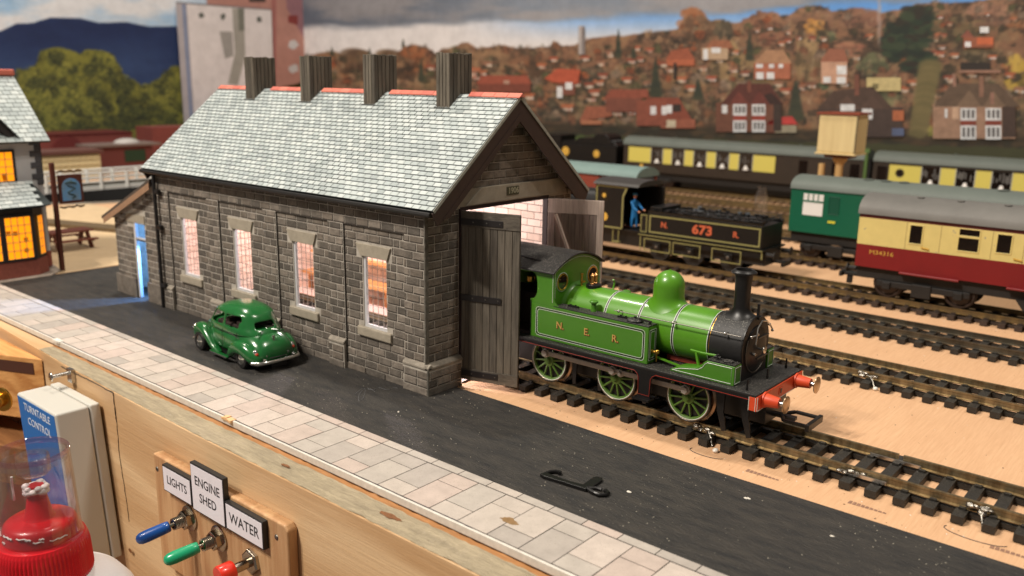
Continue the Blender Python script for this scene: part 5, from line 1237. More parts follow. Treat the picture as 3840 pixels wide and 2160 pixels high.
q = MB(); q.box(-6.6, 1.2, YC4 - 1.0, YC4 + 1.0, 1.1, 1.93); q.build('tender_frame', m_under, te)
for x in (-5.4, -3.2, -.8):
    for s in (-1, 1):
        q = MB(); q.cyl((x, YC4 + s * .98, 1.15), (x, YC4 + s * .8, 1.15), .68, n=24); q.build('wheel', m_under, te)
    q = MB(); q.box(x - .25, x + .25, yt - .1, yt + .05, 1.2, 1.55); q.cyl((x, yt - .1, 1.36), (x, yt - .15, 1.36), .1, n=10, m=1); q.build('axle_box', [m_lblack, m_dsteel], te, bevel=.02)
# cab
yb = YC4 - 1.34
q = MB(); q.prism([(-9.9, 2.05), (-7.82, 2.05), (-7.82, 4.1), (-7.62, 4.5), (-7.45, 4.72), (-9.9, 4.72)], 1, yb, yb + .06); q.prism([(-9.9, 2.05), (-7.82, 2.05), (-7.82, 4.1), (-7.62, 4.5), (-7.45, 4.72), (-9.9, 4.72)], 1, YC4 + 1.28, YC4 + 1.34); q.box(-9.95, -9.88, yb + .06, YC4 + 1.28, 2.05, 4.72)
cabt = q.build('cab', m_lblack, te, kind=None)
q = MB()
q.box(-9.85, -9.76, yb - .012, yb - .001, 2.1, 4.66); q.box(-9.76, -7.6, yb - .012, yb - .001, 4.57, 4.66); q.box(-9.76, -7.9, yb - .012, yb - .001, 2.1, 2.19)
q.bar((-7.9, yb - .007, 2.19), (-7.9, yb - .007, 4.1), .012, .10, up=(1, 0, 0)); q.bar((-7.9, yb - .007, 4.08), (-7.66, yb - .007, 4.6), .012, .12, up=(1, 0, 0)); q.build('lining', m_lining, cabt)
q = MB(); q.prism(roofprof(YC4, 1.5, 4.72, 5.06, 10), 0, -10.0, -6.75); q.build('cab_roof', mat('cab roof', (52, 48, 46), .5), te, smooth=40)
q = MB(); q.box(-7.9, -6.4, YC4 - 1.2, YC4 + 1.2, 2.0, 2.1); q.box(-7.75, -6.5, YC4 + 1.0, YC4 + 1.2, 2.1, 4.6); q.build('cab_floor', m_lblack, te)
q = MB(); q.cyl((-9.2, yb - .02, 2.75), (-9.2, yb, 2.75), .26, n=20); q.build('crest', m_gold, cabt); 
q = MB(); q.cyl((-9.25, yb - .01, 4.05), (-9.25, yb, 4.05), .34, n=20); q.build('cab_window', mat('cab glass', (40, 34, 24), .2), cabt)
q = MB(); q.lathe([(.12, 0), (.14, .015), (0, .02)], (-9.25, yb - .012, 4.05), (0, -1, 0), 12); q.build('crest', m_gold, cabt)
for x in (-8.3,):
    q = MB(); q.box(x - .3, x + .25, yb, yb + .2, 1.25, 1.32); q.box(x - .25, x - .2, yb, yb + .05, 1.3, 2.0); q.box(x + .15, x + .2, yb, yb + .05, 1.3, 2.0); q.build('step', m_lining, te)
q = MB(); q.box(-18, -6.7, YC4 - .9, YC4 + .9, 1.1, 1.95); q.cyl((-19, YC4, 3.3), (-9.9, YC4, 3.3), .95, n=24); q.build('boiler', m_lblack, te, smooth=40)
for x in (-16.5, -13.5, -10.5):
    q = MB(); q.cyl((x, YC4 - .98, 1.45), (x, YC4 - .8, 1.45), .95, n=24); q.build('driving_wheel', m_under, te)
q = MB(); q.box(1.2, 2.0, YC4 - .15, YC4 + .15, 1.2, 1.35); q.box(1.9, 2.05, YC4 - .5, YC4 + .5, 1.1, 1.35)
for s in (-1, 1): q.cyl((1.25, YC4 + s * 1.05, 1.75), (1.75, YC4 + s * 1.05, 1.75), .13, n=10); q.cyl((1.75, YC4 + s * 1.05, 1.75), (1.8, YC4 + s * 1.05, 1.75), .24, n=14)
q.build('coupling', m_under, te)
# driver: one continuous body
dv = thing('person', (-7.55, YC4 - .55, 2.1), 'engine driver in blue overalls and cap leaning in the cab of the black engine', 'person')
def person(root, skin, cloth, cap):
    V = {'pel': (0, 0, .95), 'spi': (.02, -.02, 1.25), 'che': (.05, -.08, 1.55), 'nec': (.08, -.12, 1.76), 'hd': (.1, -.15, 1.92), 'kL': (-.08, -.12, .5), 'fL': (-.1, -.06, .06), 'kR': (.1, .12, .5), 'fR': (.1, .15, .06),
         'sL': (.0, -.30, 1.62), 'eL': (.22, -.42, 1.32), 'wL': (.52, -.44, 1.14), 'sR': (.1, .14, 1.62), 'eR': (.3, .2, 1.35), 'wR': (.55, .1, 1.2)}
    E = [('pel', 'spi'), ('spi', 'che'), ('che', 'nec'), ('nec', 'hd'), ('pel', 'kL'), ('kL', 'fL'), ('pel', 'kR'), ('kR', 'fR'), ('che', 'sL'), ('sL', 'eL'), ('eL', 'wL'), ('che', 'sR'), ('sR', 'eR'), ('eR', 'wR')]
    R_ = dict(pel=.17, spi=.16, che=.18, nec=.07, hd=.09, kL=.10, fL=.07, kR=.10, fR=.07, sL=.10, eL=.075, wL=.05, sR=.10, eR=.075, wR=.05)
    K = list(V); me = bpy.data.meshes.new('body'); me.from_pydata([V[k] for k in K], [(K.index(a), K.index(c)) for a, c in E], []); me.materials.append(cloth)
    o = bpy.data.objects.new('body', me); COL.objects.link(o); o.parent = root; sk = o.modifiers.new('skin', 'SKIN'); sk.use_smooth_shade = True
    for i, k in enumerate(K): me.skin_vertices[0].data[i].radius = (R_[k], R_[k])
    me.skin_vertices[0].data[0].use_root = True; ss = o.modifiers.new('s', 'SUBSURF'); ss.levels = ss.render_levels = 2
    q = MB(); q.sphere((.1, -.16, 2.0), .125, 8, sc=(.9, .8, 1.15)); q.sphere((.215, -.18, 1.99), .025, 4)
    for s in (-1, 1): q.sphere((.1, -.16 + s * .10, 2.0), .03, 4)
    q.build('head', skin, root, local=True, smooth=60)
    q = MB(); q.lathe([(.13, 0), (.14, .03), (.15, .08), (.10, .12), (0, .13)], (.09, -.16, 2.07), (0, 0, 1), 14); q.box(.18, .30, -.24, -.08, 2.07, 2.09); q.build('cap', cap, root, local=True, smooth=40)
    for w in ('wL', 'wR'):
        q = MB(); c = V[w]; q.sphere((c[0] + .05, c[1], c[2] - .02), .055, 5, sc=(1.2, .6, .9))
        for k in range(4): q.cyl((c[0] + .08, c[1] - .04 + k * .026, c[2] - .02), (c[0] + .16, c[1] - .04 + k * .026, c[2] - .06), .014, .01, 5)
        q.cyl((c[0] + .04, c[1] + .05, c[2]), (c[0] + .1, c[1] + .09, c[2] - .02), .014, .01, 5); q.build('hand', skin, root, local=True, smooth=60)
person(dv, mat('skin', (206, 140, 104), .6), mat('blue overall', (26, 112, 176), .7), mat('blue cap', (60, 130, 176), .7))
# ------------------------------------------------------------------ umber and cream train
YP = 58.4; yp = YP - 1.36
def pullman(x0, x1, label, wins, brown, oval=None, first=None):
    t = thing('coach', ((x0 + x1) / 2, YP, .5), label, 'railway coach')
    q = MB(); q.box(x0, x1, yp, YP + 1.36, 1.95, 4.62); q.build('body', m_umber, t)
    q = MB(); q.prism(roofprof(YP, 1.46, 4.58, 5.42, 12, .75), 0, x0 - .05, x1 + .05); q.build('roof', m_proof, t, smooth=40)
    for (a, c) in wins:
        q = MB(); q.box(a - .05, c + .05, yp - .03, yp - .002, 2.92, 4.40); w = q.build('window', m_wdark, t)
        q = MB()
        for xx in (a - .05, c): q.box(xx, xx + .05, yp - .05, yp - .031, 2.92, 4.40)
        q.build('window_frame', m_wrim, w)
        q = MB(); m_ = (a + c) / 2 + .05; q.lathe([(.20, 0), (.12, .32), (.0, .34)], (m_, yp - .06, 3.0), (0, 0, 1), 12); q.lathe([(.30, 0), (.30, .1), (.0, .12)], (m_, yp - .01, 2.94), (0, 0, 1), 12); q.build('table_lamp', m_white2, w)
        q = MB(); r_ = random.Random(int(a * 10))
        for k in range(7): xx = r_.uniform(a + .05, c - .05); q.box(xx - .05, xx + .05, yp - .045, yp - .031, r_.uniform(3.4, 3.7), r_.uniform(3.8, 4.3))
        q.build('seat_back', mat('seat grey', (96, 94, 92), .7), w, kind='stuff')
    for (a, c) in first:
        q = MB(); q.box(a, c, yp - .02, yp - .001, 2.88, 4.38); q.build('cream_panel', m_pcream, t)
    if oval:
        q = MB(); q.lathe([(.26, 0), (.32, .03), (.36, 0)], (oval, yp - .02, 3.72), (0, -1, 0), 20); q.lathe([(.26, .012), (0, .012)], (oval, yp - .02, 3.72), (0, -1, 0), 20, 1); o = q.build('oval_window', [m_umber, m_wdark], t); 
    for x in brown:
        q = MB(); q.box(x - .4, x + .4, yp - .03, yp - .001, 3.0, 4.2); q.build('window', m_wdark, t)
    q = MB(); q.box(x0 + .3, x1 - .3, YP - 1.0, YP + 1.0, 1.2, 1.95); q.build('underframe', m_under, t)
    bogie(t, x0 + 3.5, YP); bogie(t, x1 - 3.5, YP)
    q = MB(); q.box(x0 - .35, x0, YP - .6, YP + .6, 1.6, 4.5); q.build('gangway', m_under, t); q = MB(); q.box(x1, x1 + .35, YP - .6, YP + .6, 1.6, 4.5); q.build('gangway', m_under, t)
    for x in ((x0 + x1) / 2 - 7, (x0 + x1) / 2 + 6):
        q = MB(); q.lathe([(.09, 0), (.09, .06), (.15, .08), (0, .14)], (x, YP, 5.40), (0, 0, 1), 8); q.build('roof_vent', m_proof, t)
    q = MB(); q.lathe([(.22, 0), (0, .02)], (x0 + 2.2, yp - .002, 2.5), (0, -1, 0), 12); q.build('crest', m_gold, t)
w1 = [(-26.04 + 2.41 * k + .0, -24.7 + 2.41 * k) for k in range(5)]
p1_ = [(-28.75, -26.12)] + [(w1[k][1] + .06, w1[k + 1][0] - .06) for k in range(4)] + [(w1[4][1] + .06, -12.85)]
pullman(-29.35, -4.9, 'brown and cream coach with five windows, left of the water tower', w1, [-7.2, -5.6, -10.2], None, p1_)
w2 = [(-.1 + 2.62 * k, 1.28 + 2.62 * k) for k in range(8)]
p2_ = [(-2.72, -.18)] + [(w2[k][1] + .06, w2[k + 1][0] - .06) for k in range(7)]
pullman(-4.05, 22, 'brown and cream coach with an oval window, right of the water tower', w2, [-3.3], -1.84, p2_)
# black engine tender behind the shed roof
bt = thing('tender_engine', (-36, YP, .5), 'all black engine and tender in front of the left brown and cream coach', 'locomotive')
q = MB(); q.box(-37.5, -30.3, yp, YP + 1.36, 2.1, 4.3); q.prism([(-37.5, 4.3), (-30.3, 4.3), (-30.6, 4.62), (-31.2, 4.62), (-31.4, 5.2), (-31.9, 5.5), (-33.0, 5.46), (-33.4, 5.0), (-35.2, 4.95), (-35.8, 4.6), (-37.5, 4.5)], 1, yp + .1, YP + 1.2); q.build('tender', m_lblack, bt, bevel=.05)
q = MB(); q.box(-52, -37.5, YP - 1, YP + 1, 1.2, 2.1); q.cyl((-51.5, YP, 3.3), (-37.5, YP, 3.3), 1.05, n=24); q.box(-40.5, -37.6, yp, YP + 1.36, 2.1, 5.1); q.build('engine', m_lblack, bt, smooth=40)
q = MB(); q.box(-52, -30.4, YP - .95, YP + .95, .55, 2.1); q.build('wheels_and_frame', m_under, bt)
q = MB(); q.lathe([(.40, 0), (.3, .02), (.0, .02)], (-32.8, yp - .002, 3.35), (0, -1, 0), 16); q.lathe([(.5, 0), (0, .02)], (-36.9, yp - .002, 3.4), (0, -1, 0), 16); q.build('crest', m_gold, bt)
q = MB(); q.box(-31.9, -30.8, YP - .9, YP + .9, 4.72, 4.80); q.box(-34.4, -33.9, yp + .02, yp + .1, 3.75, 4.15); q.build('grey_fitting', mat('tender grey', (96, 98, 100), .5), bt)
# ------------------------------------------------------------------ water tower
wt = thing('water_tower', (-1.97, 43.1, 0), 'cream box shaped water tank on a central column, in front of the far coaches', 'water tower')
m_wt = mat('tower cream', (208, 184, 132), .6, col2=(226, 204, 150), scale=.7, stretch=(3, 3, .3))
q = MB(); q.box(-3.35, -.60, 42, 44.2, 6.1, 8.82); q.build('tank', m_wt, wt, bevel=.16, seg=4)
q = MB(); q.box(-3.42, -.53, 41.93, 44.27, 6.02, 6.14); q.build('bottom_rim', m_wt, wt, bevel=.03)
q = MB()
for (x0, x1, y0, y1) in ((-3.46, -.49, 41.9, 42.05), (-3.46, -.49, 44.16, 44.31), (-3.46, -3.31, 42.05, 44.16), (-.64, -.49, 42.05, 44.16)): q.box(x0, x1, y0, y1, 8.80, 8.96)
q.build('top_rim', mat('tower rim', (132, 62, 40), .6), wt)
q = MB(); q.box(-2.9, -1.05, 42.4, 43.8, 5.78, 6.02); q.build('bearer', mat('tower brown', (96, 48, 34), .6), wt, bevel=.04)
q = MB(); q.lathe([(.52, 5.78), (.5, 5.6), (.30, 5.35), (.27, 5.2), (.27, .9), (.4, .7), (.8, .1), (.85, .02)], (-1.97, 43.1, 0), (0, 0, 1), 20); q.build('column', mat('tower ochre', (206, 168, 112), .6), wt, smooth=40)
q = MB(); q.cyl((-3.05, 42.6, .02), (-3.05, 42.6, 5.3), .22, n=12); q.box(-3.3, -2.6, 42.4, 42.8, 4.2, 4.4); q.build('feed_pipe', MATS['tower ochre'], wt, smooth=40)
q = MB(); q.cyl((-.62, 41.97, 6.1), (-.62, 41.97, 8.85), .035, n=8); q.build('hanging_chain', m_dsteel, wt)
sp = thing('signal_post', (-4.5, 56.4, 0), 'thin green post standing between the two brown and cream coaches', 'post')
q = MB(); q.cyl((-4.5, 56.4, 0), (-4.5, 56.4, 5.6), .14, n=8); q.build('pole', mat('post green', (84, 112, 60), .6), sp)
q = MB(); q.box(-4.75, -4.25, 56.2, 56.5, 5.3, 5.62); q.build('lamp_box', MATS['post green'], sp)
gj = thing('glass_jar', (-6.2, 44.6, 0), 'small clear glass vial standing behind the tender', 'vial'); P = on(1, 44.6, 2852, 778)
gj.location = (P.x, 44.6, 0)
q = MB(); q.lathe([(.0, 0.02), (.55, .02), (.55, 2.2), (.3, 2.7), (.3, 3.0)], (P.x, 44.6, 0), (0, 0, 1), 20); q.build('bottle', clearmat('vial glass', (.95, .96, .98), .12), gj, smooth=50)
# ------------------------------------------------------------------ public house
m_render = mat('white render', (206, 206, 206), .8, var=.04, scale=2, bump=.15, bscale=20)
m_quoin = mat('quoin grey', (84, 84, 88), .7, var=.08)
m_pbrick = mat('pub brick', (150, 84, 70), .8, var=.15, scale=6)
m_lit = mat('lit window', (255, 170, 30), .5, emit=(255, 158, 10), estr=1.0)
m_blackp = mat('black woodwork', (42, 38, 38), .6)
m_wbar = mat('white sash bars', (240, 200, 120), .6)
pb = thing('public_house', (-33, -4, 0), 'white rendered public house with dark quoins, slate roof and orange lit windows', 'public house')
PX = -30.5; PYR = .05; PYL = -13
q = MB(); q.box(-37.5, PX, PYL, PYR, 1.0, 7.3); q.prism([(-37.5, 7.3), (PX, 7.3), (-34, 10.35)], 1, PYL, PYR); q.build('wall', m_render, pb)
q = MB(); q.box(-37.5, PX + .02, PYL, PYR + .02, .02, 1.0); q.build('base', m_pbrick, pb)
k = 0; z = 4.75
while z < 7.2:
    w = .55 if k % 2 else .30; q = MB(); q.box(PX, PX + .05, PYR - w, PYR + .05, z, z + .30); q.box(PX - .4 + (0 if k % 2 else .15), PX + .05, PYR, PYR + .05, z, z + .30); q.build('quoin', m_quoin, pb, bevel=.01); z += .31; k += 1
pang = math.atan2(10.66 - 7.15, 4.1)
def pslope(y, v, t=0): return (-29.9 - v * math.cos(pang) + t * math.sin(pang), y, 7.15 + v * math.sin(pang) + t * math.cos(pang))
psl = math.hypot(10.66 - 7.15, 4.1)
q = MB(); v_ = [pslope(y, v, t) for t in (-.1, 0) for (y, v) in ((PYL, 0), (.42, 0), (.42, psl), (PYL, psl))]
q.add(v_, [(0, 3, 2, 1), (4, 5, 6, 7), (0, 1, 5, 4), (1, 2, 6, 5), (2, 3, 7, 6), (3, 0, 4, 7)])
v_ = [(-68 - p[0], p[1], p[2]) for p in v_]; q.add(v_, [(0, 1, 2, 3), (7, 6, 5, 4), (4, 5, 1, 0), (5, 6, 2, 1), (6, 7, 3, 2), (7, 4, 0, 3)])
rf = q.build('roof', m_slated, pb)
for r in range(16):
    y = .40; h = psl / 16; first = r % 2
    while y > -5:
        if not (y - .42 < -1.35 - .0 and False):
            q = MB(); mi = rng.randrange(5); a = y - (.21 if first else .43); q.add([pslope(a + .02, r * h, .035), pslope(y, r * h, .035), pslope(y, (r + 1) * h - .02, .015), pslope(a + .02, (r + 1) * h - .02, .015), pslope(a + .02, r * h, 0), pslope(y, r * h, 0)], [(0, 1, 2, 3), (4, 5, 1, 0)]); q.build('slate', m_slate[mi], rf)
        y -= .22 if first else .44; first = 0
q = MB(); q.box(-34.25, -33.75, PYL, .45, 10.6, 10.95); q.build('ridge', m_ridge[0], rf, bevel=.08)
# front gable with bargeboard
gy = -3.6
q = MB(); q.prism([(gy - 2.0, 5.5), (gy + 2.0, 5.5), (gy + 2.0, 7.6), (gy, 10.0), (gy - 2.0, 7.6)], 0, -33, PX + .03); q.build('gable_wall', m_render, pb)
q = MB(); q.prism([(gy, 10.25), (gy + 2.45, 7.4), (gy + 2.45, 7.1), (gy + 2.2, 7.1), (gy, 9.65), (gy - 2.2, 7.1), (gy - 2.45, 7.4)], 0, PX + .03, PX + .35); q.build('bargeboard', m_blackp, pb)
q = MB(); q.add([(-33, gy, 10.3), (PX + .5, gy, 10.3), (PX + .5, gy + 2.55, 7.35), (-33, gy + 2.55, 7.35)], [(0, 1, 2, 3)]); q.add([(-33, gy, 10.3), (PX + .5, gy, 10.3), (PX + .5, gy - 2.55, 7.35), (-33, gy - 2.55, 7.35)], [(3, 2, 1, 0)]); q.build('gable_roof', m_slate[2], pb)
def pwin(x, y0, y1, z0, z1, nc, nr, frame=m_blackp, par=pb, lit=True):
    q = MB(); t = .12
    for a in ((y0 - t, y1 + t, z0 - t, z0), (y0 - t, y1 + t, z1, z1 + t), (y0 - t, y0, z0, z1), (y1, y1 + t, z0, z1)): q.box(x, x + .10, a[0], a[1], a[2], a[3])
    w = q.build('window', frame, par)
    q = MB(); q.box(x + .01, x + .04, y0, y1, z0, z1); q.build('pane', m_lit, w)
    q = MB()
    for k in range(nc + 1): yy = y0 + (y1 - y0) * k / nc; q.box(x + .05, x + .08, yy - .022, yy + .022, z0, z1)
    for k in range(nr + 1): zz = z0 + (z1 - z0) * k / nr; q.box(x + .05, x + .08, y0, y1, zz - .022, zz + .022)
    q.build('sash_bars', m_wbar, w)
    q = MB(); r_ = random.Random(int(y0 * 9))
    for k in range(4): yy = r_.uniform(y0, y1 - .3); zz = r_.uniform(z0, z0 + (z1 - z0) * .6); q.box(x + .041, x + .045, yy, yy + .22, zz, zz + .25)
    q.build('curtain_shade', mat('curtain', (176, 96, 10), .8, emit=(190, 100, 5), estr=.5), w)
    return w
pwin(PX, -2.95, -1.42, 5.05, 6.62, 4, 4)
# bay window
BX = -28.62
q = MB(); bay = [(PX, -5.2), (BX - .45, -5.2), (BX, -4.6), (BX, -1.34), (BX - .62, -.62), (PX, -.62)]
q.prism(bay, 2, .04, .98); q.build('bay_base', m_pbrick, pb)
q = MB(); q.prism([(PX, -5.15), (BX - .5, -5.15), (BX - .06, -4.6), (BX - .06, -1.38), (BX - .66, -.68), (PX, -.68)], 2, .98, 3.85); q.build('bay_body', m_blackp, pb)
pwin(BX - .05, -2.85, -1.56, 1.12, 3.36, 4, 5)
pwin(BX - .05, -4.4, -3.1, 1.12, 3.36, 4, 5)
# the angled side light of the bay
q = MB(); a = Vector((BX - .10, -1.30, 0)); c = Vector((BX - .62, -.70, 0)); nrm = Vector((.75, .66, 0)) * .05
def side(u, z, o=1.): return a.lerp(c, u) + nrm * o + Vector((0, 0, z))
q.add([side(.2, 1.2), side(.8, 1.2), side(.8, 3.3), side(.2, 3.3)], [(0, 1, 2, 3)]); w = q.build('side_window', m_lit, pb)
q = MB()
for u in (.2, .5, .8): q.bar(side(u, 1.2, 1.4), side(u, 3.3, 1.4), .04, .04)
for k in range(6): q.bar(side(.2, 1.2 + .42 * k, 1.4), side(.8, 1.2 + .42 * k, 1.4), .04, .04)
q.build('sash_bars', m_wbar, w)
# lower slate canopy over the bay
def bslope(y, v, t=0): x0_, z0_ = BX + .35, 3.88; L_ = math.hypot(1.9, 1.15); return (x0_ - 1.9 * v / L_ , y, z0_ + 1.15 * v / L_ + t)
L_ = math.hypot(1.9, 1.15)
q = MB(); q.add([(BX + .35, -13, 3.86), (BX + .35, -.95, 3.86), (PX - .1, -.62, 5.0), (PX - .1, -13, 5.0), (BX - .3, -.25, 3.86), (PX - .1, -.25, 3.86)], [(0, 1, 2, 3), (1, 4, 2), (4, 5, 2), (5, 4, 1, 0)]); q.add([(BX + .35, -13, 3.80), (BX + .35, -.95, 3.80), (BX - .3, -.25, 3.80), (PX, -.25, 3.8), (PX, -13, 3.8)], [(0, 1, 2, 3, 4)])
cn = q.build('canopy_roof', m_slated, pb)
for r in range(7):
    h = L_ / 7; y = -.95 + .30 * r / 7 - (r % 2) * .2
    while y > -5.5:
        q = MB(); q.add([(*bslope(y - .38, r * h)[:2], bslope(y - .38, r * h)[2] + .04), (*bslope(y, r * h)[:2], bslope(y, r * h)[2] + .04), (*bslope(y, (r + 1) * h - .02)[:2], bslope(y, (r + 1) * h)[2] + .015), (*bslope(y - .38, (r + 1) * h - .02)[:2], bslope(y - .38, (r + 1) * h)[2] + .015)], [(0, 1, 2, 3)]); q.build('slate', m_slate[rng.randrange(5)], cn); y -= .40
q = MB(); q.prism([(BX + .5, -13), (BX + .5, -1.0), (BX - .4, -.1), (PX - .5, .3), (PX - .5, -13)], 2, .035, .12); q.build('doorstep', mat('weathered step', (150, 138, 126), .8, var=.3, scale=4), pb, bevel=.03)
bulb((-29.9, -2.2, 2.4), (1, .55, .12), 60, .2, 'pub_lamp', pb) if False else None
# pub sign
sg = thing('pub_sign', (-29.34, .12, .03), 'brown post with a hanging pub sign showing a pale blue picture', 'pub sign')
m_sb = mat('sign brown', (86, 40, 28), .6, var=.1)
q = MB(); q.box(-29.46, -29.22, 0, .22, .03, 6.0); q.build('post', m_sb, sg, bevel=.02)
q = MB(); q.box(-29.40, -29.28, .34, 1.66, 3.72, 5.32); bd = q.build('board', m_sb, sg, bevel=.03)
n = 16; pic = [(.50, 3.88), (1.5, 3.88)] + [(1.0 + .5 * math.cos(math.pi * k / n), 4.62 + .5 * math.sin(math.pi * k / n)) for k in range(n + 1)]
q = MB(); q.prism(pic, 0, -29.279, -29.262); q.build('picture', mat('sign picture', (90, 160, 220), .5, col2=(128, 152, 170), scale=1.3), bd)
q = MB(); r_ = random.Random(2)
q.tube([(-29.25, 1.0 + .22 * math.sin(t * 1.3), 4.0 + t * .09) for t in range(9)], .04, 5); q.tube([(-29.25, .7, 4.85), (-29.25, 1.0, 4.92), (-29.25, 1.3, 4.82)], .06, 5); q.build('painted_figure', mat('sign figure', (60, 84, 84), .6), bd)
q = MB()
for zz, d_ in ((5.45, 1), (3.58, -1)):
    q.tube([(-29.34, .35 + k * .13, zz + d_ * .10 * abs(math.sin(k * .9))) for k in range(11)], .045, 6)
    q.tube([(-29.34, .30, zz + d_ * .04), (-29.34, 1.7, zz + d_ * .04)], .025, 5)
q.build('scrollwork', mat('scroll iron', (92, 70, 48), .5), sg)
# picnic table
pt = thing('picnic_table', (-35.6, 3.0, .03), 'reddish brown picnic table behind the pub sign', 'picnic table')
m_pt = mat('table brown', (120, 62, 46), .7, var=.15, scale=3)
ctr = on(2, 0.0, 262, 930); pt.location = (ctr.x, ctr.y, .03)
def L2(u, v, z): return (u, v, z)
for (u0, u1, v0, v1, z0, z1, nm) in ((-.7, .7, -1.3, 1.3, 1.02, 1.12, 'top'), (-1.3, -.9, -1.3, 1.3, .56, .64, 'seat'), (.9, 1.3, -1.3, 1.3, .56, .64, 'seat')):
    q = MB(); k = 4 if nm == 'top' else 2
    for i in range(k): w_ = (u1 - u0) / k; q.box(u0 + i * w_ + .02, u0 + (i + 1) * w_ - .01, v0, v1, z0, z1)
    q.build(nm, m_pt, pt, local=True, kind='stuff')
for v in (-1, 1):
    for s in (-1, 1): q = MB(); q.bar((s * .9, v, 0), (s * .3, v, 1.02), .1, .42); q.build('leg', m_pt, pt, local=True)
    q = MB(); q.bar((-1.3, v, .52), (1.3, v, .52), .08, .1); q.build('crossbar', m_pt, pt, local=True)
# raised strip by the turntable
st_ = MB(); a = Vector((-50, 3.9, 0)); d = Vector((14, 5.0, 0)); nn = Vector((-.33, .94, 0)) * 1.5
st_.add([tuple(a), tuple(a + d), tuple(a + d + nn), tuple(a + nn)] + [tuple(v + Vector((0, 0, .28))) for v in (a, a + d, a + d + nn, a + nn)], [(4, 5, 6, 7), (0, 1, 5, 4), (1, 2, 6, 5), (2, 3, 7, 6), (3, 0, 4, 7)])
o = st_.build('timber_strip', mat('timber strip', (96, 78, 52), .7, var=.2, scale=2)); tag(o, 'low brown timber strip lying behind the picnic table', 'timber strip')
# turntable -------------------------------------------------------------
q = MB(); q.cyl((PC[0], PC[1], -2.2), (PC[0], PC[1], -.001), PR, PR, 64, caps=False); q.add([(PC[0] + PR * math.cos(t), PC[1] + PR * math.sin(t), -2.2) for t in [k * math.pi / 32 for k in range(64)]], [tuple(range(64))]); struct(q.build('turntable_pit', mat('pit black', (14, 13, 13), .8)))
q = MB(); q.lathe([(PR, 0.0), (PR, .10), (PR + .6, .10), (PR + .65, .0)], (PC[0], PC[1], .005), (0, 0, 1), 64); struct(q.build('pit_rim', mat('pit rim', (120, 112, 100), .7)))
tb = thing('turntable_bridge', (PC[0], PC[1], .1), 'turntable bridge with white railings over the black pit', 'turntable')
m_wr = mat('railing white', (214, 214, 210), .5)
bx0, bx1, by0, by1 = -62.9, -60.0, PC[1] - PR + .2, PC[1] + PR - .2
q = MB(); q.box(bx0, bx1, by0, by1, .5, .7, 0); q.build('deck', m_white2 if False else mat('bridge girder', (176, 180, 176), .5), tb)
for x in (bx0, bx1):
    q = MB(); q.box(x - .05, x + .05, by0, by1, .42, .78); q.build('girder', m_wr, tb)
    y = by0
    while y <= by1:
        q = MB(); q.cyl((x, y, .45), (x, y, 2.08), .17, n=8); q.build('railing_post', m_wr, tb); y += 2.42
    for zz in (1.15, 1.6, 2.0):
        q = MB(); q.cyl((x, by0, zz), (x, by1, zz), .095, n=6); q.build('handrail', m_wr, tb)
for x in (-62.3, -60.6):
    q = MB(); q.box(x - .05, x + .05, by0, by1, .76, .95); q.build('rail', m_raildull, tb)
# low buildings and stock at the back left
cw = thing('platform_building', (-74, 20, 0), 'cream planked low building behind the turntable', 'low building')
q = MB(); P0 = on(0, -72, 150, 600); 
q.box(-75, -72, 14.5, 22.3, .0, 2.75); q.build('wall', mat('cream boards', (206, 190, 146), .7), cw)
for z in (.3, .9, 1.5, 2.1):
    q = MB(); q.box(-72, -71.85, 14.5, 22.3, z, z + .5)
    for k in range(12): q.box(-71.84, -71.8, 14.7 + k * .63, 15.1 + k * .63, z + .1, z + .4)
    q.build('boarding', mat('cream boards pale', (216, 202, 160), .7), cw)
q = MB(); q.box(-76, -71.6, 14.2, 22.6, 2.76, 3.1); q.build('roof', mat('brown roof edge', (96, 60, 52), .7), cw)
rb = thing('warehouse', (-82, 26, 0), 'long low red brick building in front of the painted trees', 'warehouse')
m_rb = mat('dull red brick', (116, 56, 50), .8, var=.1, scale=1)
q = MB(); q.box(-86, -80, 12, 30, 0, 4.15); q.build('wall', m_rb, rb); q = MB(); q.box(-86.2, -79.9, 11.8, 30.1, 4.15, 4.3); q.build('coping', m_crimd, rb)
q = MB(); q.cyl((-79.6, 22.4, 2.4), (-79.9, 22.4, 2.4), 1.7, n=24); q.build('arched_doorway', mat('deep red door', (92, 28, 28), .7), rb)
rb2 = thing('goods_office', (-78, 28, 0), 'small red building with a grey domed roof and green door', 'small building')
q = MB(); q.box(-80, -76.5, 24.0, 30.5, 0, 2.95); q.build('wall', mat('office brick', (98, 46, 42), .8), rb2); q = MB(); q.box(-80.4, -76.2, 23.2, 31.5, 2.95, 3.2); q.build('roof', mat('office roof', (112, 96, 90), .7), rb2)
q = MB(); q.sphere((-78, 28.3, 3.15), 1.0, 8, sc=(1.2, 1.5, .6)); q.build('dome', mat('dome grey', (176, 172, 168), .5), rb2, smooth=60)
q = MB(); q.box(-76.5, -76.42, 27.2, 29.6, 1.2, 2.5); q.build('door', mat('green door2', (24, 52, 32), .6), rb2)
rb3 = thing('warehouse', (-82, 40, 0), 'second low red building showing just above the left end of the slate roof', 'warehouse')
q = MB(); q.box(-86, -82, 33.5, 52, 0, 4.6); q.build('wall', m_rb, rb3)
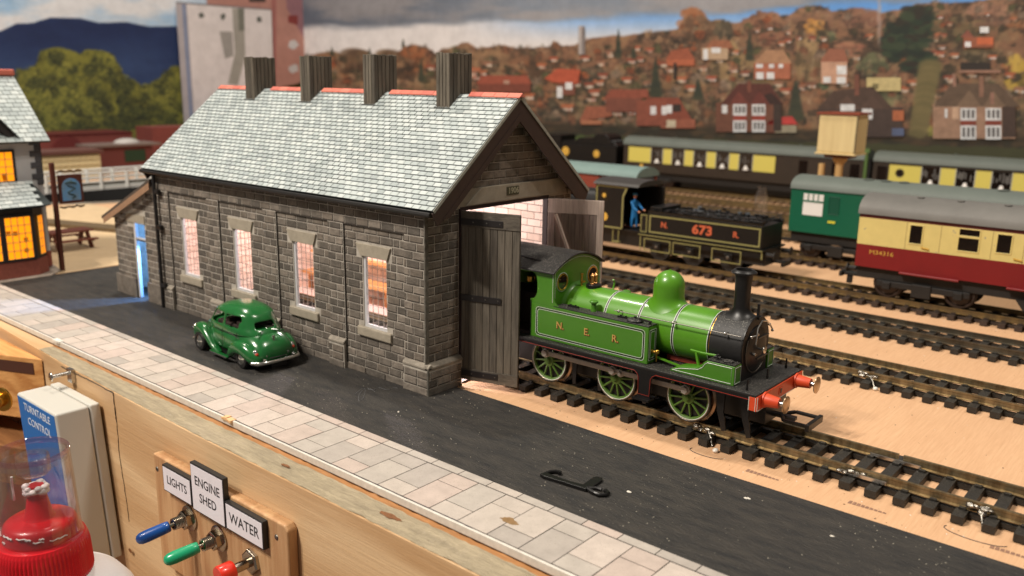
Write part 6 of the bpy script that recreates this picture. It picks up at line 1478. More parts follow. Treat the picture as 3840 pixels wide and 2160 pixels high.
# ------------------------------------------------------------------ painted backscene boards
m_print = mat('printed backscene', (128, 128, 128), .75, attr=True, var=.10, scale=.7)
m_print2 = mat('printed detail', (128, 128, 128), .75, attr=True, var=.22, scale=1.6)
from mathutils import noise as NZ
GRID = {}
def vnoise(x, y, seed):                       # value noise on arrays
    g = np.random.RandomState(seed).rand(257, 257); xi = np.floor(x).astype(int); yi = np.floor(y).astype(int); fx = x - xi; fy = y - yi
    fx = fx * fx * (3 - 2 * fx); fy = fy * fy * (3 - 2 * fy); a = g[xi % 256, yi % 256]; b_ = g[(xi + 1) % 256, yi % 256]; c = g[xi % 256, (yi + 1) % 256]; d_ = g[(xi + 1) % 256, (yi + 1) % 256]
    return (a * (1 - fx) + b_ * fx) * (1 - fy) + (c * (1 - fx) + d_ * fx) * fy
def fbm(x, y, seed, o=5):
    s_ = 0; a = .5; t = 0
    for k in range(o): s_ = s_ + a * vnoise(x * 2 ** k + 17 * k, y * 2 ** k + 5 * k, seed + k); t += a; a *= .55
    return s_ / t - .5
def sst(a, b_, x): t = np.clip((x - a) / (b_ - a), 0, 1); return t * t * (3 - 2 * t)
def mixc(a, b, t): t = max(0., min(1., t)); return tuple(p + (q - p) * t for p, q in zip(a, b))
def bl(C, col, w): w = np.clip(w, 0, 1)[..., None]; return C * (1 - w) + np.asarray(col, float) * w
def splat(C, px, py, cx, cy, rx, ry, col, op=.85):    # soft printed dab
    key = id(px)
    if key not in GRID: GRID[key] = (px.min(0), px.max(0), py.min(1), py.max(1))
    a, b_, c, d_ = GRID[key]
    ii = np.nonzero((b_ > cx - rx * 1.3) & (a < cx + rx * 1.3))[0]; jj = np.nonzero((d_ > cy - ry * 1.3) & (c < cy + ry * 1.3))[0]
    if not len(ii) or not len(jj): return
    sl_ = (slice(jj[0], jj[-1] + 1), slice(ii[0], ii[-1] + 1)); C = C[sl_]; px = px[sl_]; py = py[sl_]
    i = (np.abs(px - cx) < rx * 1.3) & (np.abs(py - cy) < ry * 1.3)
    if not i.any(): return
    d_ = np.sqrt(((px[i] - cx) / rx) ** 2 + ((py[i] - cy) / ry) ** 2); w = (1 - sst(.7, 1.15, d_))[:, None] * op; C[i] = C[i] * (1 - w) + np.array(col, float) * w
def crown(C, px, py, x, y, r, dark, mid, light, r_, n=16):   # one printed tree crown: dark body, lit clumps above
    for k in range(7): splat(C, px, py, x + r_.uniform(-.45, .45) * r, y + r_.uniform(-.25, .45) * r, r * r_.uniform(.4, .65), r * r_.uniform(.35, .6), dark if k < 4 else mid, .6)
    for k in range(n):
        u = r_.uniform(-.8, .8); v = r_.uniform(-.8, .5)
        if u * u + v * v < .8: splat(C, px, py, x + u * r, y + v * r, r * r_.uniform(.10, .22), r * r_.uniform(.08, .2), mixc(mid, light, r_.random() * (1 - (v + .8) / 1.6)) if r_.random() < .75 else dark, .7)
SKYLINE = [(1150, 205), (1250, 195), (1320, 215), (1460, 200), (1540, 165), (1600, 172), (1640, 205), (1725, 165), (1750, 160), (1800, 182), (1875, 162), (1930, 175), (2060, 172), (2075, 152), (2110, 168), (2160, 170), (2225, 138), (2310, 136), (2340, 140), (2420, 118), (2540, 108), (2570, 60), (2630, 36), (2660, 82), (2700, 76), (2750, 88), (2800, 80), (2820, 50), (2960, 54), (3000, 28), (3080, 16), (3120, 42), (3190, 28), (3230, 50), (3300, 48), (3380, 34), (3440, 16), (3560, 8), (3840, -20)]
MOUNT = [(0, 118), (60, 88), (130, 85), (190, 66), (300, 68), (370, 84), (480, 84), (560, 98), (660, 98), (720, 100)]
TREETOP = [(20, 330), (60, 255), (130, 245), (150, 190), (200, 172), (260, 188), (300, 205), (320, 190), (385, 185), (430, 215), (470, 280), (540, 320), (600, 290), (640, 248), (700, 245), (760, 250)]
def ip(pts, x): return np.interp(x, [p[0] for p in pts], [p[1] for p in pts])
def H(x, y): return (2400 + .559 * x, .559 * y)
def K(x, y): return (1150 + .5241 * x, .5241 * y)
def back_colour(px, py):
    C = np.zeros(px.shape + (3,)); r_ = random.Random(4)
    n1 = fbm(px * .0022, py * .008, 11); n2 = fbm(px * .012, py * .016, 31); n3 = fbm(px * .03, py * .035, 51, 4)
    C[:] = (84, 92, 106); C = bl(C, (126, 136, 150), sst(1300, 2100, px) * .8 + n1)
    C = bl(C, (160, 148, 142), sst(.02, .2, n1) * .45)
    edge = 105 - (px - 1200) * .05 + n1 * 130
    lo_ = np.zeros_like(C); lo_[:] = (206, 204, 206); lo_ = bl(lo_, (92, 146, 212), sst(1650, 2200, px) * (1 - sst(20, 175, py)) )
    w = sst(-22, 30, py - edge)[..., None]; C = C * (1 - w) + lo_ * w
    sl = ip(SKYLINE, px) + n2 * 26
    hill = np.zeros_like(C); hill[:] = (118, 86, 66); dpt = py - sl
    hill = bl(hill, (142, 112, 96), (1 - sst(0, 70, dpt)) * .5 * sst(2500, 3000, px)); hill = bl(hill, (136, 84, 52), sst(.0, .22, n1 + n2 * .6) * .7)
    hill = bl(hill, (62, 50, 40), sst(.02, .16, n2) * .8); hill = bl(hill, (134, 112, 82), sst(.04, .22, -n2 + n1 * .3) * .6); hill = bl(hill, (84, 84, 58), sst(.05, .2, fbm(px * .006, py * .01, 71)) * .5)
    hill = bl(hill, (36, 30, 26), sst(.04, .2, n3) * .6); hill = bl(hill, (160, 122, 88), sst(.08, .24, -n3) * .4)
    w = sst(-3, 5, dpt)[..., None]; C = C * (1 - w) + hill * w
    C = bl(C, (52, 44, 32), sst(440, 470, py - (px - 1900) * .028)); C = bl(C, (84, 108, 50), sst(490, 500, py - (px - 1900) * .03 + n2 * 10) * (1 - sst(2080, 2300, px) * .75)); C = bl(C, (50, 42, 32), sst(516, 524, py - (px - 1900) * .045))
    def bush(px0, py0, rx, ry, c, n=26):
        for k in range(n):
            u, v = r_.uniform(-1, 1), r_.uniform(-1, 1)
            if u * u + v * v > 1: continue
            splat(C, px, py, px0 + u * rx * .85, py0 + v * ry * .85, rx * r_.uniform(.15, .38), ry * r_.uniform(.15, .36), mixc(c, mixc(c, (24, 24, 20), .5) if v > -.2 and r_.random() < .6 else mixc(c, (220, 190, 140), .25), r_.random()), .75)
    for (x, y, rx, ry, c) in ((*H(345, 130), 52, 46, (136, 82, 54)), (*H(400, 200), 66, 50, (90, 66, 50)), (*H(1170, 180), 44, 30, (176, 124, 60)), (*H(1790, 140), 26, 36, (180, 124, 76)), (*K(770, 420), 64, 56, (126, 74, 46)), (*K(480, 470), 150, 70, (72, 52, 38)), (*K(1000, 470), 60, 60, (84, 60, 46)), (*K(1300, 430), 80, 52, (116, 88, 66)), (*H(620, 420), 90, 76, (132, 108, 76)), (*H(1130, 400), 56, 90, (130, 106, 76)), (*H(2520, 500), 46, 76, (168, 140, 56)), (*H(2010, 860), 50, 44, (128, 124, 58)), (*H(60, 850), 48, 42, (54, 50, 40)), (*H(1640, 640), 66, 60, (98, 98, 70)), (*K(1780, 780), 84, 46, (50, 46, 38)), (*K(2030, 560), 66, 46, (56, 52, 44)), (*H(1230, 570), 22, 20, (64, 78, 56)), (*H(2350, 100), 100, 50, (132, 96, 80)), (*H(820, 150), 74, 46, (120, 80, 62)), (*H(1480, 120), 84, 40, (126, 88, 72)), (*H(1560, 440), 60, 46, (84, 88, 64)), (*H(1250, 250), 40, 24, (86, 92, 68)), (*H(560, 220), 34, 50, (60, 54, 44)), (*K(1600, 620), 60, 40, (66, 58, 46)), (*K(2250, 560), 60, 50, (108, 84, 62)), (*H(900, 260), 60, 30, (112, 70, 56)), (*H(1400, 330), 60, 30, (130, 84, 68)), (*H(320, 560), 110, 50, (120, 92, 66)), (*H(2240, 380), 60, 40, (76, 66, 50))): bush(x, y, rx, ry, c, 60)
    for k in range(260):
        y_ = (k / 260) ** .9; x = r_.uniform(1150, 3860); t0 = float(ip(SKYLINE, x)); y = t0 + 6 + (455 - t0) * y_; R0_ = 15 + 16 * y_ * r_.random() + 8 * r_.random()
        d_, m_, l_ = r_.choice((((58, 42, 34), (112, 74, 54), (158, 110, 78)), ((70, 54, 42), (132, 102, 76), (176, 146, 114)), ((46, 44, 32), (78, 76, 50), (112, 108, 72)), ((62, 40, 32), (128, 70, 44), (172, 104, 62)), ((74, 62, 52), (124, 104, 88), (164, 146, 128)), ((40, 36, 28), (64, 54, 40), (92, 80, 58))))
        crown(C, px, py, x, y, R0_, d_, m_, l_, r_)
    for k in range(3200):                    # twigs, hedges and bare crowns of the print
        x = r_.uniform(1150, 3860); t0 = float(ip(SKYLINE, x)); y = t0 - 4 + (470 - t0) * r_.random(); s_ = r_.random()
        near = (y - t0) / (480 - t0); rr = r_.uniform(2.5, 7) + 5 * near * r_.random()
        c = r_.choice(((146, 118, 94), (122, 96, 76), (94, 74, 58), (62, 50, 42), (46, 40, 32), (80, 78, 58), (166, 144, 118), (112, 88, 74), (136, 92, 66), (44, 48, 38))); splat(C, px, py, x, y, rr * r_.choice((.5, 1, 1.3)), rr * r_.choice((.8, 1.2, 1.8)), c, .38)
    for k in range(120):                     # far small houses of the print
        x = r_.uniform(1600, 3860); t0 = float(ip(SKYLINE, x)) + 50; y = t0 + (430 - t0) * r_.random(); w_ = 8 + 16 * (y / 450); rc = r_.choice(((150, 78, 56), (128, 66, 50), (164, 96, 66), (112, 76, 60), (140, 100, 80)))
        for u in range(5): splat(C, px, py, x + (u - 2) * w_ * .42, y, w_ * .42, w_ * .34, rc, .9)
        for u in range(4): splat(C, px, py, x + (u - 1.5) * w_ * .42, y + w_ * .6, w_ * .36, w_ * .32, r_.choice(((176, 146, 122), (150, 96, 74), (190, 170, 148))), .9)
        for u in range(3): splat(C, px, py, x + (u - 1) * w_ * .6, y + w_ * .6, w_ * .15, w_ * .2, (206, 204, 204), .9)
        splat(C, px, py, x - w_, y + w_ * .9, w_ * .6, w_ * .5, (50, 44, 34), .8); splat(C, px, py, x + w_ * 1.2, y + w_ * .5, w_ * .5, w_ * .7, (64, 54, 40), .8)
    for (x, y, w_, h_) in ((*H(105, 630), 26, 120), (*H(735, 390), 18, 90), (*H(1045, 790), 36, 125), (*K(2230, 400), 15, 88), (*K(2340, 410), 11, 46), (*K(2500, 720), 22, 130), (*K(820, 570), 14, 70), (*H(390, 660), 24, 66), (*K(690, 330), 7, 24), (*K(180, 390), 8, 24), (*K(450, 400), 8, 26)):
        for k in range(12): t = k / 11; splat(C, px, py, x, y - h_ * (1 - t), w_ * (.25 + .75 * t), h_ * .10 + 4, mixc((40, 46, 38), (58, 60, 44), r_.random()), .8)
    for k in range(260):
        t = r_.random(); cx = 1900 + (-150 * math.sin(t * 3) + 60 * t); cy = 60 + 440 * t
        splat(C, px, py, *H(cx + r_.uniform(-150, 150) * (.4 + .6 * math.sin(t * 3)), cy + r_.uniform(-30, 30)), r_.uniform(12, 34), r_.uniform(7, 18), r_.choice(((34, 48, 36), (28, 38, 32), (50, 62, 44), (40, 36, 30))), .85)
    for k in range(40): t = k / 39; splat(C, px, py, *H(1950 - 90 * t, 430 + 480 * t), 46 - 10 * t, 22, mixc((112, 100, 66), (92, 84, 54), r_.random()), .7)
    for k in range(160): x = r_.uniform(1900, 3860); splat(C, px, py, x, 486 + (x - 1900) * .028 + r_.uniform(-14, 12), r_.uniform(14, 40), r_.uniform(6, 14), r_.choice(((46, 38, 28), (60, 48, 34), (40, 38, 28), (74, 58, 40))), .7)
    for (x, y, w_, c) in ((*H(1605, 60), 8, (170, 150, 140)),): splat(C, px, py, x, y + 40, w_, 110, c, .6)
    return C
def left_colour(px, py):
    C = np.zeros(px.shape + (3,)); r_ = random.Random(9); n1 = fbm(px * .004, py * .012, 7); n2 = fbm(px * .02, py * .024, 17)
    C[:] = (146, 182, 216); C = bl(C, (212, 216, 222), .45 + n1 * 3.2)
    mt = ip(MOUNT, px) + n2 * 6; M = np.zeros_like(C); M[:] = (18, 36, 78); M = bl(M, (44, 66, 108), sst(80, 320, py) * .8 + n1)
    w = sst(-3, 4, py - mt)[..., None]; C = C * (1 - w) + M * w
    C = bl(C, (118, 112, 96), sst(330, 350, py) )
    tt = ip(TREETOP, px) + n2 * 40; T = np.zeros_like(C); T[:] = (104, 104, 44); T = bl(T, (60, 64, 36), sst(0, .2, n2) * .7 + sst(60, 330, py - tt) * .4); T = bl(T, (122, 122, 52), sst(.02, .2, -n2)); T = bl(T, (34, 38, 24), sst(.02, .2, fbm(px * .05, py * .05, 77)) * .6)
    w = (sst(-4, 8, py - tt) * sst(40, 75, px + n2 * 40))[..., None]; C = C * (1 - w) + T * w
    for k in range(90):
        y_ = k / 90; x = r_.uniform(80, 700); t0 = float(ip(TREETOP, x)); y = t0 + 22 + (480 - t0) * y_; dk = 390 < x < 560 and y > 300
        d_, m_, l_ = ((30, 36, 24), (62, 68, 38), (92, 96, 48)) if dk or r_.random() < .3 else ((62, 66, 34), (116, 118, 52), (160, 156, 74))
        crown(C, px, py, x, y, r_.uniform(22, 44), d_, m_, l_, r_, 26)
    for k in range(2000):
        x = r_.uniform(70, 700); t0 = float(ip(TREETOP, x)); y = t0 + (520 - t0) * r_.random(); s_ = (y - t0) / (520 - t0)
        dark = s_ * .5 + (.35 if 390 < x < 560 and y > 300 else 0)
        c = r_.choice(((76, 80, 40), (54, 58, 34), (44, 48, 30))) if r_.random() < dark else r_.choice(((138, 136, 56), (120, 120, 50), (104, 106, 46), (88, 92, 42)))
        splat(C, px, py, x, y, *((r_.uniform(5, 17), r_.uniform(4, 12)) if k < 0 else (r_.uniform(2, 6), r_.uniform(2, 6))), c, .4)
    return C
KEEP = []
def board(name, label, P, nu, nv, colf, thick):       # P(u, v) -> point on the board
    me = bpy.data.meshes.new('print'); vs = [P(u / nu, v / nv) for v in range(nv + 1) for u in range(nu + 1)]
    fs = [(v * (nu + 1) + u, v * (nu + 1) + u + 1, (v + 1) * (nu + 1) + u + 1, (v + 1) * (nu + 1) + u) for v in range(nv) for u in range(nu)]
    me.from_pydata(vs, [], fs); at = me.color_attributes.new('print', 'FLOAT_COLOR', 'POINT')
    A = np.array(vs) - np.array(CAM); z = A @ np.array(fwd); z = np.where(z < 1, 1e9, z); px = 1920 + FPX * (A @ np.array(right)) / z; py = 1080 + FPX * (A @ np.array(down)) / z
    px = px.reshape(nv + 1, nu + 1); py = py.reshape(nv + 1, nu + 1); KEEP.append(px); c = colf(px, py).reshape(-1, 3) / 255.; c = np.where(c <= .04045, c / 12.92, ((c + .055) / 1.055) ** 2.4)
    at.data.foreach_set('color', np.concatenate([c, np.ones((len(c), 1))], 1).astype(np.float32).ravel()); me.materials.append(m_print)
    r = thing(name, vs[nu // 2], label, 'backscene'); o = bpy.data.objects.new('printed_sheet', me); COL.objects.link(o); o.parent = r; o.location = -Vector(vs[nu // 2])
    return r
YB = 62.0; XB = -90.0
B1 = board('backscene_board', 'printed backscene of an autumn hillside with houses under a cloudy sky', lambda u, v: (XB + 122 * u, YB, 0 + 27 * v), 760, 260, back_colour, .3)
B2 = board('backscene_board', 'printed backscene of green trees and a dark blue mountain with a white silo', lambda u, v: (XB, -6 + 68 * u, 0 + 27 * v), 460, 220, left_colour, .3)
q = MB(); q.box(XB - .5, 33, YB + .02, YB + .5, 0, 27); q.build('backing_board', m_brownedge, B1)
q = MB(); q.box(XB - .5, XB - .02, -6, YB, 0, 27); q.build('backing_board', m_brownedge, B2)
class PR_:                                            # printed shapes lying on the board's face
    def __init__(s, axis, val): s.a = axis; s.v = val; s.vs = []; s.fs = []; s.cs = []; s.d = 0
    def poly(s, pts, col, lift=None):
        s.d += 1; off = .02 + .002 * s.d if lift is None else lift; val = s.v - off if s.a == 1 else s.v + off
        o = len(s.vs); s.vs += [tuple(on(s.a, val, *p)) for p in pts]; s.fs.append(tuple(range(o, o + len(pts)))); s.cs += [lin(col)] * len(pts)
    def blob(s, cx, cy, rx, ry, col, seed=0, n=11):
        r_ = random.Random(int(cx * 7 + cy * 13 + seed)); s.poly([(cx + rx * math.cos(t) * (k_ := r_.uniform(.72, 1.15)), cy + ry * math.sin(t) * k_) for t in [2 * math.pi * k / n for k in range(n)]], col)
    def build(s, name, parent, m=None, label=None):
        if name == 'printed_house': s.cs = [c if min(c) > .42 else tuple(v * .80 + .10 * sum(c) / 3 for v in c) for c in s.cs]
        me = bpy.data.meshes.new(name); me.from_pydata(s.vs, [], s.fs); at = me.color_attributes.new('print', 'FLOAT_COLOR', 'POINT'); at.data.foreach_set('color', [x for c in s.cs for x in (*c, 1)]); me.materials.append(m or m_print2)
        o = bpy.data.objects.new(name, me); COL.objects.link(o); o.parent = parent; r = parent; o.location = -r.location
        if label: o['label'] = label
        o['kind'] = 'stuff' if False else None or ''; del o['kind']; return o
def phouse(shapes, label):
    w = PR_(1, YB - .10)
    for col, pts in shapes: w.poly([H(*p) for p in pts], col)
    w.build('printed_house', B1, label=label)
def rect(x0, y0, x1, y1): return [(x0, y0), (x1, y0), (x1, y1), (x0, y1)]
WHT = (205, 206, 208); DK = (48, 40, 36)
def bays(xs, w_, y0, y1, y2, y3, red=(150, 56, 40)):
    out = []
    for x in xs:
        out += [(WHT, rect(x, y0, x + w_, y1)), (red, rect(x, y1, x + w_, y2)), (WHT, rect(x, y2, x + w_, y3))]
        for yy0, yy1 in ((y0, y1), (y2, y3)):
            for k in range(3): a = x + w_ * (.12 + .29 * k); out.append(((96, 92, 92), rect(a, yy0 + 12, a + w_ * .19, yy1 - 16)))
    return out
phouse([((110, 66, 48), rect(510, 690, 900, 885)), ((88, 44, 36), [(540, 700), (660, 560), (870, 560), (960, 700)]), ((56, 34, 30), [(830, 640), (880, 620), (960, 700), (870, 700)]), ((110, 52, 42), [(600, 700), (660, 610), (735, 700)]), ((104, 48, 40), [(740, 700), (800, 610), (870, 700)]), ((120, 66, 50), rect(720, 545, 745, 620)), (WHT, rect(550, 705, 585, 760)), ((60, 46, 40), rect(895, 700, 950, 880))] + bays((625, 752), 88, 700, 775, 808, 885), 'semi-detached printed house with maroon roof and white bay windows')
phouse([((190, 50, 44), [(850, 835), (885, 790), (1020, 780), (1060, 835)]), ((150, 140, 116), rect(905, 840, 1050, 890)), ((110, 62, 44), rect(850, 836, 905, 890))], 'printed garage with bright red roof')
phouse([((70, 54, 48), rect(1200, 720, 1760, 920)), ((78, 58, 48), [(1190, 730), (1300, 610), (1560, 580), (1700, 730)]), ((92, 68, 56), [(1310, 730), (1390, 640), (1480, 730)]), ((86, 64, 54), [(1470, 730), (1560, 640), (1640, 730)]), ((120, 72, 56), rect(1440, 500, 1470, 640)), (WHT, rect(1345, 700, 1440, 745)), (WHT, rect(1490, 730, 1560, 800)), ((84, 96, 130), rect(1690, 860, 1770, 910)), ((176, 96, 54), rect(1695, 740, 1770, 810))], 'dark printed house behind the water tower')
phouse([((158, 122, 98), rect(1965, 700, 2520, 930)), ((96, 76, 60), [(1970, 715), (2090, 560), (2400, 560), (2550, 715)]), ((120, 96, 76), [(2120, 715), (2210, 605), (2290, 715)]), ((118, 94, 74), [(2300, 715), (2370, 610), (2450, 715)]), ((150, 110, 92), rect(2095, 495, 2120, 580)), ((140, 100, 80), rect(2275, 510, 2305, 650)), ((140, 100, 84), rect(2350, 620, 2375, 700)), ((196, 160, 132), rect(2095, 715, 2140, 800)), ((70, 52, 44), rect(2430, 715, 2520, 920)), (WHT, rect(2045, 730, 2062, 790))] + bays((2150, 2318), 105, 725, 808, 842, 935, (130, 56, 40)), 'large printed house with two white bay windows at the right')
phouse([((168, 96, 66), rect(765, 420, 1010, 530)), ((168, 124, 90), [(760, 425), (850, 335), (960, 335), (1020, 425)]), (WHT, rect(780, 430, 825, 455)), (WHT, rect(865, 430, 900, 455)), (WHT, rect(780, 485, 830, 530)), (WHT, rect(850, 485, 900, 530)), (WHT, rect(930, 430, 960, 455))], 'printed orange brick house with a tan roof')
phouse([((196, 150, 122), rect(1215, 415, 1390, 560)), ((150, 92, 68), [(1205, 415), (1270, 325), (1370, 330), (1400, 415)]), (WHT, rect(1320, 440, 1385, 500)), (WHT, rect(1230, 515, 1280, 555)), (WHT, rect(1320, 515, 1380, 560))], 'printed pink house with a white window above the tower')
phouse([((178, 150, 120), rect(415, 320, 590, 400)), ((150, 92, 62), [(440, 320), (480, 270), (600, 270), (630, 325)]), (WHT, rect(425, 330, 455, 400)), (WHT, rect(480, 320, 540, 355))], 'printed white fronted house high on the hill')
phouse([((150, 78, 50), [(170, 400), (210, 340), (320, 320), (370, 400)]), ((176, 92, 56), rect(180, 400, 365, 440)), (DK, rect(225, 420, 245, 530))], 'printed low house with orange roof')
phouse([((132, 64, 44), [(0, 700), (60, 655), (260, 655), (370, 840), (0, 830)]), (WHT, rect(60, 705, 100, 750)), (WHT, rect(150, 705, 215, 760)), (DK, rect(105, 695, 140, 750)), (DK, rect(220, 700, 275, 750)), ((150, 82, 58), rect(140, 800, 370, 860)), ((190, 176, 150), rect(175, 805, 240, 855))], 'printed red roofed house with two white dormers')
phouse([((196, 178, 120), rect(1520, 520, 1750, 610)), ((120, 110, 70), rect(1560, 560, 1600, 600))], 'printed pale garden wall')
phouse([((150, 84, 56), rect(2170, 250, 2370, 320)), ((140, 78, 60), [(2150, 250), (2200, 200), (2240, 250)]), (WHT, rect(2280, 180, 2340, 220)), (WHT, rect(2180, 280, 2220, 315)), ((196, 96, 50), rect(2260, 250, 2370, 300)), (DK, rect(2150, 420, 2350, 470)), ((150, 110, 90), rect(2140, 470, 2420, 490))], 'printed house at the top right of the hillside')
def khouse(shapes, label):
    w = PR_(1, YB - .11)
    for col, pts in shapes: w.poly([K(*p) for p in pts], col)
    w.build('printed_house', B1, label=label)
khouse([((150, 72, 50), [(1210, 600), (1250, 540), (1580, 540), (1610, 600)]), ((120, 60, 44), rect(1230, 600, 1600, 660)), ((176, 140, 120), rect(1410, 575, 1450, 600))], 'printed house with a long red roof behind the shed apex')
khouse([((176, 76, 44), [(1700, 560), (1800, 490), (1960, 500), (1940, 600), (1760, 590)]), ((120, 70, 54), rect(1800, 600, 1920, 680)), (WHT, rect(1790, 620, 1830, 700)), (WHT, rect(1850, 590, 1900, 640))], 'printed house with bright orange roof')
khouse([((150, 84, 58), [(1950, 870), (2000, 760), (2160, 760), (2190, 830)]), ((170, 106, 72), rect(1960, 860, 2110, 890))], 'printed orange roofed bungalow')
khouse([((140, 70, 50), [(2130, 700), (2180, 640), (2440, 640), (2450, 700)]), ((120, 66, 50), rect(2140, 700, 2400, 800)), ((136, 70, 50), rect(2360, 720, 2576, 900)), (WHT, rect(2460, 760, 2500, 820)), (WHT, rect(2540, 760, 2576, 820))], 'printed brick houses in the middle of the hillside')
khouse([((168, 160, 158), rect(1945, 185, 1990, 390)), ((120, 112, 112), rect(1968, 190, 1988, 390))], 'printed pale tower on the skyline')
# silo and printed tree crowns on the left board
def A_(x, y): return (x * .5244, y * .5244)
w = PR_(0, XB + .6)
w.poly([A_(1480, -80), A_(2215, -80), A_(2215, 560), A_(2120, 600), A_(1900, 640), A_(1480, 640)], (166, 122, 112)); w.poly([A_(2040, -80), A_(2215, -80), A_(2215, 540), A_(2190, 300), A_(2050, 60)], (138, 100, 108)); 
for y in (320, 490): w.blob(*A_(2100, y), 20, 17, (186, 184, 186), 1)
w.poly([A_(1780, -30), A_(1900, -30), A_(1900, 15), A_(1780, 15)], (70, 56, 52)); w.poly([A_(2060, 110), A_(2130, 110), A_(2130, 180), A_(2060, 160)], (120, 50, 48))
w.poly([A_(1940, -80), A_(1975, -80), A_(1975, 600), A_(1950, 600)], (150, 96, 92))
w.build('printed_mill', B2, m_print, 'pink printed mill building behind the silo')
w = PR_(0, XB + .8)
w.poly([A_(1255, 12), A_(1940, 68), A_(1960, 640), A_(1960, 900), A_(1320, 900)], (208, 204, 206)); w.poly([A_(1255, 12), A_(1335, 20), A_(1395, 900), A_(1318, 900)], (164, 160, 166)); w.poly([A_(1300, 30), A_(1328, 30), A_(1385, 900), A_(1360, 900)], (120, 132, 160))
for x, y in ((1440, 110), (1595, 118), (1700, 130), (1855, 140)): w.blob(*A_(x, y), 11, 13, (92, 96, 92), 2)
w.poly([A_(1660, 60), A_(1740, 60), A_(1755, 400), A_(1700, 610), A_(1630, 600), A_(1680, 380)], (150, 148, 142)); w.poly([A_(1570, 225), A_(1660, 225), A_(1670, 400), A_(1610, 420)], (148, 146, 144)); w.poly([A_(1700, 60), A_(1745, 60), A_(1750, 220), A_(1710, 220)], (110, 112, 104))
w.poly([A_(1255, 12), A_(1940, 66), A_(1940, 74), A_(1258, 22)], (120, 118, 124))
w.build('printed_silo', B2, m_print, 'white printed grain silo with four round holes')

# ------------------------------------------------------------------ foreground controls on the fascia
FZ = -7.1
def fp(px, py, y): return on(1, y, px, py)
cb_ = thing('control_box', (-11.3, -7.1, -3.6), 'grey plastic turntable control box with blue label screwed to the fascia', 'control box')
m_abs = mat('grey abs plastic', (192, 190, 182), .45, bump=.12, bscale=60)
m_blue = mat('blue label', (24, 104, 176), .4)
m_print_w = mat('label lettering white', (214, 218, 222), .5)
bxl, bxr, bzt, bzb = -12.95, -9.66, -.78, -6.6
rot = math.radians(0)
def sheared(x, z): return x + (bzt - z) * .11          # the box hangs a little askew
def abox(q, x0, x1, y0, y1, z0, z1, m=0):
    q.add([(sheared(x, z), y, z) for z in (z0, z1) for (x, y) in ((x0, y0), (x1, y0), (x1, y1), (x0, y1))], [(0, 3, 2, 1), (4, 5, 6, 7), (0, 1, 5, 4), (1, 2, 6, 5), (2, 3, 7, 6), (3, 0, 4, 7)], m)
q = MB(); abox(q, bxl, bxr, -8.62, -7.45, bzb, bzt); q.build('case', m_abs, cb_, bevel=.09, seg=4)
q = MB(); abox(q, bxl - .02, bxr + .02, -7.43, -7.06, bzb - .02, bzt + .02); q.build('lid', m_abs, cb_, bevel=.07, seg=3)
q = MB(); abox(q, bxl + .08, bxr - .08, -8.63, -8.621, bzb + .1, bzt - .09); lb = q.build('label_plate', m_blue, cb_)
text('TURNTABLE', .40, (-11.22, -8.635, -1.16), FRONT, m_print_w, lb, ext=.003, sx=1.02)
text('CONTROL', .40, (-11.12, -8.635, -1.66), FRONT, m_print_w, lb, ext=.003, sx=1.02)
q = MB(); P = fp(228, 1405, -7.3); q.cyl((P.x, -6.9, P.z), (P.x, -7.65, P.z), .07, n=10); q.lathe([(.0, .06), (.15, .04), (.18, 0)], (P.x, -7.65, P.z), (0, -1, 0), 14); q.box(P.x - .1, P.x + .28, -7.04, -6.9, P.z - .35, P.z + .18); tag(q.build('screw', m_steel, smooth=40), 'bright screw and bracket at the top of the control box', 'screw')
m_plate = woodmat('switch plate wood', (206, 168, 124), (168, 122, 82), 'z', .6, 2, .5, .5)
sp_ = thing('switch_board', (-1.6, -7.1, -3.2), 'small varnished wooden switch panel fixed to the fascia', 'switch panel')
q = MB(); q.prism([(-5.22, -1.25), (1.95, -1.25), (2.08, -1.4), (2.08, -5.2), (-5.22, -5.2)], 1, -7.45, -7.105); q.build('plate', m_plate, sp_, bevel=.06, seg=3)
for (x, z) in ((1.55, -1.75), (-5.0, -1.75)):
    q = MB(); q.lathe([(.0, .03), (.07, .02), (.09, 0)], (x, -7.45, z), (0, -1, 0), 10); q.build('pin', m_dsteel, sp_)
m_lab = mat('label white', (228, 224, 230), .4, var=.03, scale=3, speck=((120, 116, 120), 9, .74)); m_labk = mat('label black', (30, 30, 30), .45, var=.3, scale=9)
def label(x0, x1, z0, z1, words, desc):
    t = thing('switch_label', ((x0 + x1) / 2, -7.45, (z0 + z1) / 2), desc, 'label')
    q = MB(); q.box(x0, x1, -7.62, -7.452, z0, z1); q.build('backing', m_labk, t, bevel=.012)
    q = MB(); q.box(x0 + .05, x1 - .04, -7.632, -7.621, z0 + .045, z1 - .06); q.build('face', m_lab, t)
    m_tx = mat('label text', (32, 32, 36), .5)
    for wd, s_, zz, sx in words: text(wd, s_, ((x0 + x1) / 2 + .01, -7.634, zz), FRONT, m_tx, t, ext=.002, sx=sx, bold=.004)
label(-4.32, -2.62, -2.20, -1.30, [('LIGHTS', .40, -1.75, .92)], 'small white label reading LIGHTS above the blue switch')
label(-2.58, -.76, -2.26, -.68, [('ENGINE', .42, -1.22, .93), ('SHED', .42, -1.74, .93)], 'tall white label reading ENGINE SHED in the middle')
label(-.73, 1.16, -2.24, -1.36, [('WATER', .46, -1.81, .95)], 'white label reading WATER above the red button')
m_nick = mat('nickel', (176, 166, 150), .22, 1., var=.15, scale=12)
